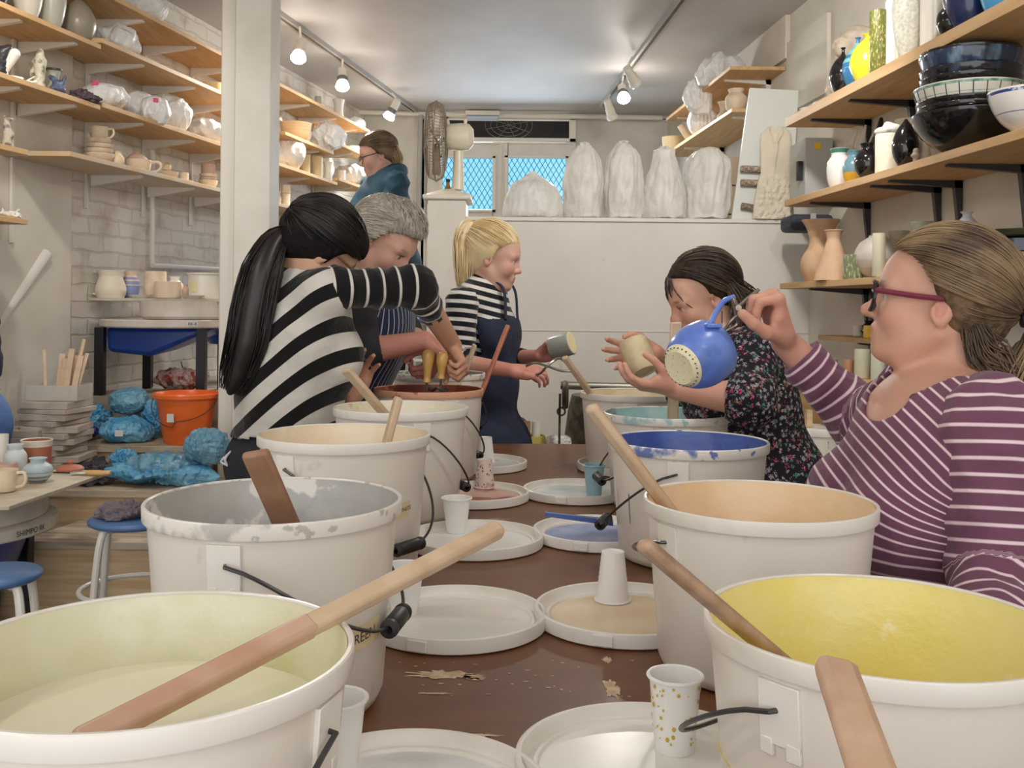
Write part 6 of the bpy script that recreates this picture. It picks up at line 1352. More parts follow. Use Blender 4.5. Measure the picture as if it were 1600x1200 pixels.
def cloth_mesh(s, res, grow=.006, amp=.0, seed=0, freq=22, cut=None, wr=None, lo=None, hi=None):
    w = SDF(); w.p = list(s.p)
    if cut: w.p += cut.p
    g = w.mesh(res, grow=grow, lo=lo, hi=hi); P = np.array(g.v)
    if amp:
        c = P.mean(0); e1 = P - c; e1 /= np.linalg.norm(e1, axis=1)[:, None]; w_ = wave(P * np.array([1, 1, .55]), seed, freq, 2, True)
        P = P + e1 * (w_ * amp)[:, None]; g.v = P.tolist()
    return g
def sleeve(pts, rs, res=.005, amp=.003, seed=0, period=None, cuffcut=True, folds=None):
    """cloth round a bent arm; carries the distance along the arm for the stripes"""
    s = SDF(); P = [Vector(p) for p in pts]; s.chain(P, rs, k=.025)
    d = (P[-1] - P[-2]).normalized(); e = P[-1]
    s.ell(e + d * (rs[-1] + .045), (rs[-1] + .05,) * 3, k=.004, sub=True)     # squared-off cuff
    g = s.mesh(res); V = np.array(g.v)
    best = np.full(len(V), 9.); along = np.zeros(len(V)); acc = 0.
    for i in range(len(P) - 1):
        a, b = np.array(P[i]), np.array(P[i + 1]); L = np.linalg.norm(b - a); u = (b - a) / L; t = (V - a) @ u; tc = np.clip(t, 0, L); dd = np.linalg.norm(V - a - tc[:, None] * u, axis=1)
        tu = t if i in (0,) and len(P) == 2 else np.where((t > L) & (i < len(P) - 2), L, t)
        if i == 0 and len(P) > 2 and L < .12:
            a1 = np.array(P[2]) - b; a1 /= np.linalg.norm(a1); tu = L + np.minimum((V - b) @ a1, 0)
        m = dd < best; along[m] = acc + tu[m]; best[m] = dd[m]; acc += L
    if amp:
        c = np.zeros_like(V); 
        ph = wave(V, seed, 30, 2, True) * amp + amp * .6 * np.sin(along * 95 + 2 * np.sin(V[:, 0] * 40))
        for i in range(len(P) - 1):
            pass
        N = V - np.array(P[0]); ax = np.zeros_like(V)
        # push away from the nearest bone
        bestd = np.full(len(V), 9.); dirv = np.zeros_like(V)
        for i in range(len(P) - 1):
            a, b = np.array(P[i]), np.array(P[i + 1]); L = np.linalg.norm(b - a); u = (b - a) / L; t = np.clip((V - a) @ u, 0, L); w = V - a - t[:, None] * u; dd = np.linalg.norm(w, axis=1); m = dd < bestd; dirv[m] = w[m] / (dd[m][:, None] + 1e-9); bestd[m] = dd[m]
        V = V + dirv * ph[:, None]; g.v = V.tolist()
    g.attr['st'] = along.tolist(); return g
def stripe_mat(n, c1, c2, period, frac, rough=.85, c1b=None, soft=.04, phase=0.):
    m = mat('cloth_' + n, s2l(*c1), rough); nt = m.node_tree; N = nt.nodes; L = nt.links; b = N['Principled BSDF']
    a = N.new('ShaderNodeAttribute'); a.attribute_name = 'st'
    q = N.new('ShaderNodeMath'); q.operation = 'MULTIPLY_ADD'; q.inputs[1].default_value = 1 / period; q.inputs[2].default_value = 50.0 + phase; L.new(a.outputs['Fac'], q.inputs[0])
    fr = N.new('ShaderNodeMath'); fr.operation = 'PINGPONG'; fr.inputs[1].default_value = .5; L.new(q.outputs[0], fr.inputs[0])
    r = N.new('ShaderNodeMapRange'); r.inputs[1].default_value = frac / 2 - soft / 2; r.inputs[2].default_value = frac / 2 + soft / 2; r.inputs[3].default_value = 1; r.inputs[4].default_value = 0; L.new(fr.outputs[0], r.inputs[0])
    x = N.new('ShaderNodeMix'); x.data_type = 'RGBA'; L.new(r.outputs[0], x.inputs[0]); x.inputs[6].default_value = (*s2l(*c1), 1); x.inputs[7].default_value = (*s2l(*c2), 1)
    L.new(x.outputs[2], b.inputs['Base Color'])
    tc = N.new('ShaderNodeTexCoord'); n1 = N.new('ShaderNodeTexNoise'); n1.inputs['Scale'].default_value = 300; L.new(tc.outputs['Object'], n1.inputs[0]); n2 = N.new('ShaderNodeTexNoise'); n2.inputs['Scale'].default_value = 14; n2.inputs['Detail'].default_value = 3; L.new(tc.outputs['Object'], n2.inputs[0])
    sm = N.new('ShaderNodeMath'); sm.operation = 'MULTIPLY_ADD'; sm.inputs[1].default_value = .08; L.new(n1.outputs[0], sm.inputs[0]); L.new(n2.outputs[0], sm.inputs[2])
    u = N.new('ShaderNodeBump'); u.inputs['Strength'].default_value = .5; u.inputs['Distance'].default_value = .02; L.new(sm.outputs[0], u.inputs['Height']); L.new(u.outputs[0], b.inputs['Normal']); b.inputs['Sheen Weight'].default_value = .2; b.inputs['Specular IOR Level'].default_value = .2
    return m
def cut_above(g, keep):
    """drop faces whose centre fails the test"""
    V = np.array(g.v); Fq = np.array(g.f); c = V[Fq].mean(1); k = keep(c); Fq = Fq[k]; used = np.unique(Fq); mp = -np.ones(len(V), int); mp[used] = np.arange(len(used))
    h = G(); h.v = V[used].tolist(); h.f = mp[Fq].tolist(); h.attr = {a: np.array(x)[used].tolist() for a, x in g.attr.items()}; return h
def person(label, feet, group=None): return thing('person', label, 'person', feet, group)
def glasses(parent, M, m, m2=None, r=.0016, lens=True, tr=1.6):
    rim = G(); S_ = lambda p: M @ Vector(p)
    for y in (-1, 1):
        rim += tube([S_((.102 - .006 * abs(math.cos(a)), y * .034 + .028 * math.cos(a), -.004 + .025 * math.sin(a) * (1 - .12 * math.cos(a) * y))) for a in [2 * PI * k / 28 for k in range(28)]], r * 1.3, 6, closed=True)
    rim += tube([S_((.1, -.008, .003)), S_((.104, 0, .006)), S_((.1, .008, .003))], r, 6)
    f = ob('glasses_frame', rim, m, parent)
    for y in (-1, 1):
        ob('temple', join(tube([S_((.094, y * .060, .006)), S_((.085, y * .068, .006)), S_((.03, y * .078, .005)), S_((-.012, y * .080, .006))], r * tr, 6, flat=1.)), m2 or m, f)
    if lens:
        for y in (-1, 1): ob('lens', lathe([(0, 0), (.019, 0)], 24).tf(M @ Matrix.Translation((.0965, y * .033, -.003)) @ Matrix.Rotation(PI / 2, 4, 'Y')), mat('lens_glass', (1, 1, 1), .02, alpha=.12), f)
SK1 = (.62, .36, .25); SK2 = (.66, .42, .31)
navy = mat('navy_cotton', s2l(34, 42, 66), .85, bump=.2, bscale=40); dkt = mat('dark_trousers', s2l(32, 34, 44), .85, bump=.2, bscale=40); m_shoe = mat('dark_shoe', s2l(50, 48, 50), .6)
pin = stripe_mat('pinstripe', (38, 50, 82), (206, 212, 222), .018, .13, soft=.1)
def pinattr(g, c, side, per=1.):
    V = np.array(g.v); r = V - np.array(c); s_ = np.array(side); g.attr['st'] = (r @ s_).tolist(); return g

# ---------------------------------------------------------------- E: woman in purple stripes, right
def woman_purple():
    Mh = head_M(1462, 472, 1.60, 90, 8, 0, .93)
    shR = at(1436, 628, 1.70); elR = at(1352, 662, 1.93); wrR = at(1226, 534, 1.94)
    shL = at(1548, 668, 1.44); elL = at(1556, 905, 1.40); wrL = Vector((.56, 1.17, .895))
    pel = Vector((.74, 1.62, .80)); chest = at(1474, 735, 1.58); neck = at(1492, 628, 1.585)
    t = person('woman in a mauve striped top and glasses holding the blue bowl in tongs', (pel.x, pel.y, 0))
    T, side, f, up = torso_sdf(pel, chest, neck, shL, shR, hip=(.19, .15), waist=(.165, .135), ch=(.175, .135), bust=1.25, sh=.058)
    s = SDF(); s.ext(T); s.ext(head_sdf(1.3, 1.05, .0), Mh)
    s.cap(Mh @ Vector((-.045, 0, -.05)), neck + Vector((.018, 0, -.03)), .054, .062, k=.016); s.cap(Mh @ Vector((-.024, 0, -.088)), neck + f * .0, .034, .052, k=.014)
    s.chain([shR, elR, wrR], [.055, .043, .027], k=.03); s.chain([shL, elL, wrL], [.056, .044, .027], k=.03)
    hd_ = (at(1202, 446, 1.91) - wrR).normalized()
    hand(s, wrR, hd_, (-1, -.1, -.15), True, fcurl=((1.35, 1.2, .5), (1.45, 1.25, .5), (1.5, 1.25, .5), (1.35, 1.2, .5)), thumb=(.9, .25), sc=1.14)
    hand(s, wrL, (-.5, -.4, -.05), (0, 0, -1), False, curl=(.2, .25, .2), thumb=(.3, .1))
    g = s.mesh(.0042, lo=np.array([.2, .9, .86]))
    skin_color(g, Mh, (.64, .37, .27), hands=(wrR + hd_ * .07, wrL), blush=.45, handred=.22, brow=(.26, .16, .11), eye=(.2, .2, .2))
    ob('body', g, m_skin, t, ang=180)
    m_s = stripe_mat('mauve_stripe', (118, 76, 98), (238, 214, 222), .0225, .21, soft=.08)
    cut = SDF(); nf = -f if f.dot(Vector((-1, 0, 0))) < 0 else f
    cut.ell(at(1462, 598, 1.58), (.115, .115, .072), Matrix.Rotation(-.40, 3, 'Y'), k=.008, sub=True)
    cut.ell(at(1405, 630, 1.56), (.062, .075, .046), Matrix.Rotation(-.6, 3, 'Y'), k=.008, sub=True)
    g = cloth_mesh(T, .0045, .009, .004, 3, 20, cut); V = np.array(g.v); k = np.clip((V[:, 2] - .98) / .14, 0, 1); k = k * k * (3 - 2 * k); rel = V[:, 0] - .55
    g.attr['st'] = (V[:, 2] * .95 + rel * (.10 + .85 * k) + (V[:, 1] - 1.6) * (-.25) * k).tolist()
    sh = ob('striped_top', g, m_s, t, ang=180)
    mid = shR.lerp(chest, .25)
    ob('sleeve', sleeve([shR.lerp(chest, .12), shR, elR, elR.lerp(wrR, .80)], [.075, .073, .060, .045], .005, .0035, 1), m_s, sh, ang=180)
    ob('sleeve', sleeve([shL.lerp(chest, .12) + Vector((0, 0, .0)), shL, elL, elL.lerp(wrL, .8)], [.078, .074, .062, .045], .005, .004, 2), m_s, sh, ang=180)
    # neckline band following the scoop
    L_, fx, sx = legs_sdf(pel, side, f, 0., .10, hip=(.19, .15)); ob('trousers', cloth_mesh(L_, .011, .006, .003), dkt, t, ang=180); shoes(t, pel, fx, sx, .0, .10, m_shoe)
    hm = hair_mat('brown', (96, 76, 58), (158, 132, 100)); hm2 = hair_mat('brown_deep', (74, 56, 44), (116, 92, 70))
    tie = Vector((-.135, 0, .0))
    hc = ob('hair', hair_cap(Mh, .004, .068, .012, res=.004), cap_mat('brown', (88, 70, 54), (124, 102, 78)), t, ang=180)
    ob('hair_strands', scalp_strands(Mh, tie, 1900, 4, .012, .067, r=.0011), hm, hc, ang=180)
    gd = [Mh @ tie, Mh @ Vector((-.165, .0, -.01)), Mh @ Vector((-.18, .01, -.05)), Mh @ Vector((-.165, .02, -.11)), Mh @ Vector((-.15, .03, -.17)), Mh @ Vector((-.15, .035, -.215))]
    ob('ponytail', lock(gd, [.012, .03, .042, .05, .045, .028], 520, 5, .0013, .008), hm, hc, ang=180); ob('ponytail_core', core(gd, [.012, .028, .036, .038, .03, .012]), hm2, hc, ang=180)
    gd = [Mh @ Vector((-.06, .065, -.03)), Mh @ Vector((-.085, .06, -.07)), Mh @ Vector((-.115, .05, -.095)), Mh @ Vector((-.15, .04, -.12))]
    ob('loose_strands', lock(gd, [.02, .03, .03, .02], 160, 8, .0011, .008), hm2, hc, ang=180)
    ob('hair_tie', tube([Mh @ (tie + Vector((-.004, .017 * math.cos(a), .017 * math.sin(a)))) for a in [k * PI / 8 for k in range(16)]], .006, 8, closed=True), m_grip, hc)
    glasses(t, Mh, mat('frame_black', s2l(48, 40, 44), .25), mat('temple_wine', s2l(122, 48, 70), .3), .0024, tr=2.0)
    return wrR, hd_
wrE, hdE = woman_purple()
# the blue bowl held in tongs
def blue_bowl():
    c = at(1085, 561, 1.93); ax = Vector((-.62, -.50, -.30)).normalized()     # the foot points towards the viewer, left and down
    s, u, _ = frame(ax); M = Matrix((s, u, -ax)).transposed().to_4x4(); M.translation = c - (-ax) * .045
    t = thing('bowl', 'cobalt-glazed round bowl with a speckled cream foot, gripped in glazing tongs', 'bowl', c)
    r = .064; pr = smooth_prof([(.0, .004), (.030, .004), (.0335, 0), (.036, .004), (.052, .022), (.061, .045), (.064, .068), (.062, .094), (.0605, .098), (.058, .094), (.060, .068), (.056, .045), (.045, .022), (.0, .012)], 4)
    ob('bowl_wall', lathe(pr, 64).tf(M), mat('cobalt_wet', s2l(98, 128, 212), .3, col2=s2l(118, 148, 222), vscale=16, col3=s2l(84, 112, 190), v3=(.6, .66), v3scale=8), t, ang=60)
    ob('foot', lathe([(0, -.0006), (.030, -.0008), (.0335, -.0018), (.037, .001), (.044, .009), (.0445, .0105), (.0335, .003)], 48).tf(M), mat('speckled_cream', s2l(232, 226, 190), .6, col2=s2l(96, 92, 96), vscale=230, vlo=.66, vhi=.68), t)
    g = G()
    for k in range(26):
        a = 2 * PI * k / 26; p = Vector((.0395 * math.cos(a), .0395 * math.sin(a), .0035)); g += lathe([(0, -.0012), (.0014, -.001), (.0016, .001)], 6, p)
    ob('foot_dots', g.tf(M), M_('dots', (70, 72, 90), .5), t, kind='stuff')
    # blue pouring handle rising from the rim
    hb = at(1116, 505, 1.93)
    ob('handle', tube(bezier([at(1108, 511, 1.92), at(1113, 500, 1.92), at(1121, 484, 1.93), at(1132, 470, 1.94), at(1147, 464, 1.95)], 6), [.006] * 25 if False else .0055, 8), mat('cobalt_wet', s2l(98, 128, 212), .3), t)
    ob('clip', box(at(1114, 509, 1.91), (.03, .02, .008), .2), mat('cobalt_wet', s2l(98, 128, 212), .3), t, bev=.002)
    m_t = mat('tongs_steel', s2l(150, 142, 130), .3, .8)
    q = thing('glazing_tongs', 'steel glazing tongs gripped by the woman in the mauve striped top', 'tongs', at(1160, 480, 1.93))
    ob('arm', tube(bezier([at(1186, 452, 1.90), at(1168, 466, 1.90), at(1153, 478, 1.90), at(1146, 466, 1.90), at(1150, 490, 1.91), at(1152, 506, 1.92), at(1132, 518, 1.92)], 6), .0035, 8), m_t, q)
    ob('arm', tube(bezier([at(1176, 490, 1.91), at(1160, 488, 1.91), at(1144, 500, 1.91), at(1132, 515, 1.92), at(1120, 524, 1.93)], 6), .0035, 8), m_t, q)
    ob('pivot', lathe([(0, -.006), (.006, -.006), (.006, .006), (0, .006)], 12).tf(Matrix.Translation(at(1153, 481, 1.90)) @ Matrix.Rotation(PI / 2, 4, 'X')), m_t, q)
blue_bowl()

# ---------------------------------------------------------------- A: black-haired woman in the black and white striped top
def woman_black():
    Mh = head_M(503, 392, 2.60, -112, -38, 8, .96)
    shR = at(508, 455, 2.50); elR = at(650, 449, 2.60); wrR = at(708, 540, 2.83)
    shL = at(470, 460, 2.78); elL = at(512, 590, 2.86); wrL = at(548, 622, 2.70)
    pel = at(434, 715, 2.66); chest = at(470, 520, 2.62); neck = at(472, 436, 2.62)
    t = person('woman with long black hair in a striped top mixing the iron-red tub', (pel.x, pel.y, 0))
    T, side, f, up = torso_sdf(pel, chest, neck, shL, shR, hip=(.165, .125), waist=(.15, .112), ch=(.165, .12), bust=.8, sh=.054)
    s = SDF(); s.ext(T); s.ext(head_sdf(.95, .95), Mh); s.cap(Mh @ Vector((-.03, 0, -.05)), neck, .05, .056, k=.03)
    s.chain([shR, elR, wrR], [.046, .038, .025], k=.03); s.chain([shL, elL, wrL], [.046, .038, .025], k=.03)
    hand(s, wrR, at(722, 566, 2.80) - wrR, (-.9, -.25, -.5), True, curl=(1.2, 1.35, .6), thumb=(.9, .5), sc=.93)
    hand(s, wrL, at(562, 582, 2.68) - wrL, (.2, -.9, -.3), False, curl=(.25, .35, .2), thumb=(.5, .1), spread=.25)
    g = s.mesh(.0048, lo=np.array([-2, 1, .9])); skin_color(g, Mh, (.56, .34, .22), hands=(wrR, wrL), handred=.25, brow=(.03, .02, .02)); ob('body', g, m_skin, t, ang=180)
    m_t = stripe_mat('wide_stripe', (16, 16, 18), (206, 202, 194), .0835, .53, soft=.015); m_sl = stripe_mat('narrow_stripe', (16, 16, 18), (206, 202, 194), .043, .17, soft=.04)
    TT = SDF(); TT.ext(T); TT.ell(at(440, 600, 2.62), (.10, .12, .16), Matrix.Rotation(-.2, 3, 'Y'), k=.06); TT.ell(at(480, 600, 2.66), (.09, .12, .15), k=.06)
    g = cloth_mesh(TT, .0065, .012, .006, 5, 14); V = np.array(g.v)
    g = cut_above(g, lambda c: c[:, 2] > at(450, 672, 2.6).z + .10 * (c[:, 0] + .55))
    V = np.array(g.v); tl = .36; g.attr['st'] = (V[:, 2] - tl * (V[:, 0] + .55) - .05 * np.sin((V[:, 0] + .6) * 9) + .10 * (V[:, 1] - 2.6)).tolist()
    sh = ob('striped_top', g, m_t, t, ang=180)
    sol = sh.modifiers.new('thick', 'SOLIDIFY'); sol.thickness = .003; sol.offset = -1
    ob('sleeve', sleeve([shR.lerp(chest, .3) + Vector((0, .0, .02)), shR + Vector((.02, .01, .005)), elR, elR.lerp(wrR, .46)], [.050, .056, .054, .037], .005, .004, 3), m_sl, sh, ang=180)
    ob('sleeve', sleeve([shL.lerp(chest, .2), shL, elL], [.064, .06, .05], .006, .003, 4), m_sl, sh, ang=180)
    L_, fx, sx = legs_sdf(pel, side, f, 0., .085); ob('trousers', cloth_mesh(L_, .011, .006, .003), dkt, t, ang=180); shoes(t, pel, fx, sx, .0, .10, m_shoe)
    # pinstriped apron round the front of the hips
    ap = SDF(); R = Matrix((side, f, Vector((0, 0, 1)))).transposed(); ap.ell(pel + Vector((0, 0, -.02)), (.19, .15, .17), R, k=.05); ap.cap(pel + Vector((.0, 0, -.1)), pel + Vector((.02, 0, -.66)), .155, .17, k=.05)
    g = ap.mesh(.009); V0 = np.array(pel); ff = np.array(f)
    g = cut_above(g, lambda c: ((c - V0) @ ff * (1 if f.x > 0 else -1) > -.03) & (c[:, 2] > .47) & (c[:, 2] < pel.z + .135)); pinattr(g, pel, side); a = ob('apron', g, pin, t, ang=180); so = a.modifiers.new('thick', 'SOLIDIFY'); so.thickness = .003
    ob('apron_tie', join(*[tube(bezier([at(372, 700, 2.6), at(358 - 6 * k, 708 + 6 * k, 2.58), at(352 + 3 * k, 722 + 4 * k, 2.58), at(366 - 3 * k, 735 + 8 * k, 2.6)], 6), .003, 6) for k in range(3)]), mat('tie_white', s2l(206, 208, 214), .8), a)
    hm = hair_mat('black', (22, 19, 20), (44, 36, 34))
    ex = SDF(); ex.ell((.045, 0, .06), (.055, .072, .055), k=.02); ex.ell((.0, .03, -.02), (.05, .058, .05), k=.02)
    hc = ob('hair', hair_cap(Mh, .012, .035, -.03, res=.0045, extra=ex), cap_mat('black', (20, 18, 19), (30, 26, 26)), t, ang=180)
    tie = Vector((-.125, .0, .03)); ob('hair_strands', scalp_strands(Mh, tie, 700, 7, .017, .03, r=.0013), hm, hc, ang=180)
    gd = [at(452, 362, 2.56), at(430, 378, 2.53), at(410, 425, 2.50), at(398, 480, 2.49), at(388, 535, 2.49), at(372, 585, 2.50), at(360, 612, 2.50)]
    ob('ponytail', lock(gd, [.018, .035, .052, .058, .056, .046, .03], 900, 9, .0014, .005, .6), hm, hc, ang=180); ob('ponytail_core', core(gd, [.022, .036, .054, .06, .056, .042, .016]), hm, hc, ang=180)
    glasses(t, Mh, mat('frame_brown', s2l(120, 84, 60), .3), None, .002)
woman_black()
# paint mixer with two wooden handles in the red tub
for i, (px, y0, y1, Y, r_) in enumerate(((669, 546, 598, 2.80, .0115), (691, 550, 592, 2.79, .0115))):
    a, b = at(px + 1, y0, Y), at(px - 2, y1, Y); d = (b - a).normalized(); s_, u_, _ = frame(d); M = Matrix((s_, u_, d)).transposed().to_4x4(); M.translation = a; L_ = (b - a).length
    t = thing('mixing_tool', ['wooden-handled tool upright in the iron-red tub, left of the pair', 'wooden-handled tool in the fist of the black-haired woman'][i], 'tool', at(px - 4, 620, Y), 'wooden-handled tools in the iron-red tub')
    ob('handle', lathe(smooth_prof([(0, 0), (.011, .002), (.0165, .012), (.0165, .03), (.0125, L_ * .6), (.010, L_ * .86), (.012, L_ * .95), (.0105, L_), (0, L_)], 3), 20).tf(M), mat('varnished_handle', s2l(206, 162, 92), .25, col2=s2l(190, 142, 74), vscale=14, coat=.4), t)
    ob('rod', tube([b, at(px - 3, 640, Y)], .004, 8), m_blacks, t)
ob('whisk_wire', tube(bezier([at(668, 606, 2.80), at(676, 610, 2.82), at(684, 606, 2.78), at(694, 611, 2.8), at(700, 606, 2.8)], 6), .004, 6), m_blacks, None, 'dark twisted wire joining the two wooden-handled tools', 'wire')

# ---------------------------------------------------------------- B: grey-haired man
def man_grey():
    Mh = head_M(600, 380, 3.02, -62, -34, -4, 1.0)
    shR = at(556, 462, 2.92); elR = at(556, 552, 2.90); wrR = at(664, 532, 2.93)
    shL = at(600, 462, 3.25); elL = at(640, 530, 3.25); wrL = at(690, 548, 3.02)
    pel = at(492, 705, 3.10); chest = at(572, 520, 3.10); neck = at(580, 432, 3.08)
    t = person('grey-haired man in a dark T-shirt and pinstriped apron leaning behind the black-haired woman', (pel.x, pel.y, 0))
    T, side, f, up = torso_sdf(pel, chest, neck, shL, shR, hip=(.17, .125), waist=(.155, .12), ch=(.18, .125), sh=.056)
    s = SDF(); s.ext(T); s.ext(head_sdf(1.1, 1.15, .004), Mh); s.cap(Mh @ Vector((-.03, 0, -.05)), neck, .058, .064, k=.03)
    s.chain([shR, elR, wrR], [.05, .044, .028], k=.03); s.chain([shL, elL, wrL], [.05, .042, .028], k=.03)
    hand(s, wrR, at(690, 545, 2.93) - wrR, (-.2, .3, -1), True, curl=(.9, 1.0, .6), thumb=(.6, .3), sc=1.0)
    hand(s, wrL, (-.5, -.5, -.8), (-.8, .4, .1), False, curl=(1.0, 1.1, .6), thumb=(.6, .3), sc=1.0)
    g = s.mesh(.0048, lo=np.array([-2, 1, .9])); skin_color(g, Mh, (.66, .40, .31), hands=(wrR, elR, wrL), handred=.4, brow=(.3, .24, .2), blush=.4); ob('body', g, m_skin, t, ang=180)
    m_t = mat('charcoal_jersey', s2l(48, 48, 52), .9, bump=.3, bscale=30)
    cut = SDF(); cut.ell(neck + Vector((.02, 0, .06)), (.08, .08, .06), k=.01, sub=True)
    sh = ob('t_shirt', cloth_mesh(T, .007, .008, .004, 6, 18, cut), m_t, t, ang=180)
    ob('sleeve', sleeve([shR, elR + Vector((0, 0, .0)), elR.lerp(wrR, .34)], [.068, .062, .047], .006, .003, 6), m_t, sh, ang=180); ob('sleeve', sleeve([shL, elL], [.066, .055], .007, .003, 7), m_t, sh, ang=180)
    R = Matrix((side, f, Vector((0, 0, 1)))).transposed(); ap = SDF(); ap.ext(T); ap.cap(pel + Vector((0, 0, -.05)), pel + Vector((.02, 0, -.62)), .145, .155, k=.05)
    g = ap.mesh(.008, grow=.018); V0 = np.array(chest); ff = np.array(f) * (1 if f.x > 0 else -1); zt = at(560, 470, 3.0).z
    g = cut_above(g, lambda c: ((c - V0) @ ff > -.0 + .0 * c[:, 2]) & (c[:, 2] > .47) & (c[:, 2] < zt)); pinattr(g, pel, side); a = ob('apron', g, pin, t, ang=180); so = a.modifiers.new('thick', 'SOLIDIFY'); so.thickness = .003
    L_, fx, sx = legs_sdf(pel, side, f, 0., .085); ob('trousers', cloth_mesh(L_, .011, .005, .003), dkt, t, ang=180); shoes(t, pel, fx, sx, .0, .10, m_shoe)
    hm = hair_mat('grey', (164, 156, 142), (206, 200, 188)); ex = SDF(); ex.ell((.035, 0, .085), (.062, .066, .036), k=.02)
    hc = ob('hair', hair_cap(Mh, .008, .055, .0, res=.0045, extra=ex), cap_mat('grey', (160, 152, 140), (192, 186, 174)), t, ang=180)
    rs = np.random.RandomState(3); out = []; Mn = np.array(Mh)
    while len(out) < 1500:
        d = rs.normal(size=3); d /= np.linalg.norm(d); p = d * np.array(HR) + np.array(HC)
        if p[2] < -.05 or math.hypot(p[0] - .086, p[2] + .014) < .078 or (p[0] > -.02 and p[2] < -.0): continue
        tdir = np.array([-.5, .25 * rs.normal(), .8]) if p[0] > .03 else (np.array([-.8, .1 * rs.normal(), -.35]) if p[2] < .09 else np.array([-.6, .5 + .3 * rs.normal(), .1])); tdir = tdir - d * (tdir @ d); tdir /= np.linalg.norm(tdir) + 1e-9; tt = np.linspace(0, .032, 6)[:, None]
        P = p * 1.0 + d * (.0165 + .024 * np.clip(2 * d[0] * d[2], 0, 1)) + tt * tdir - d * tt ** 2 * 6; out.append(P @ Mn[:3, :3].T + Mn[:3, 3])
    ob('hair_strands', tubes_fast(out, [.0012] * len(out)), hm, hc, ang=180)
man_grey()

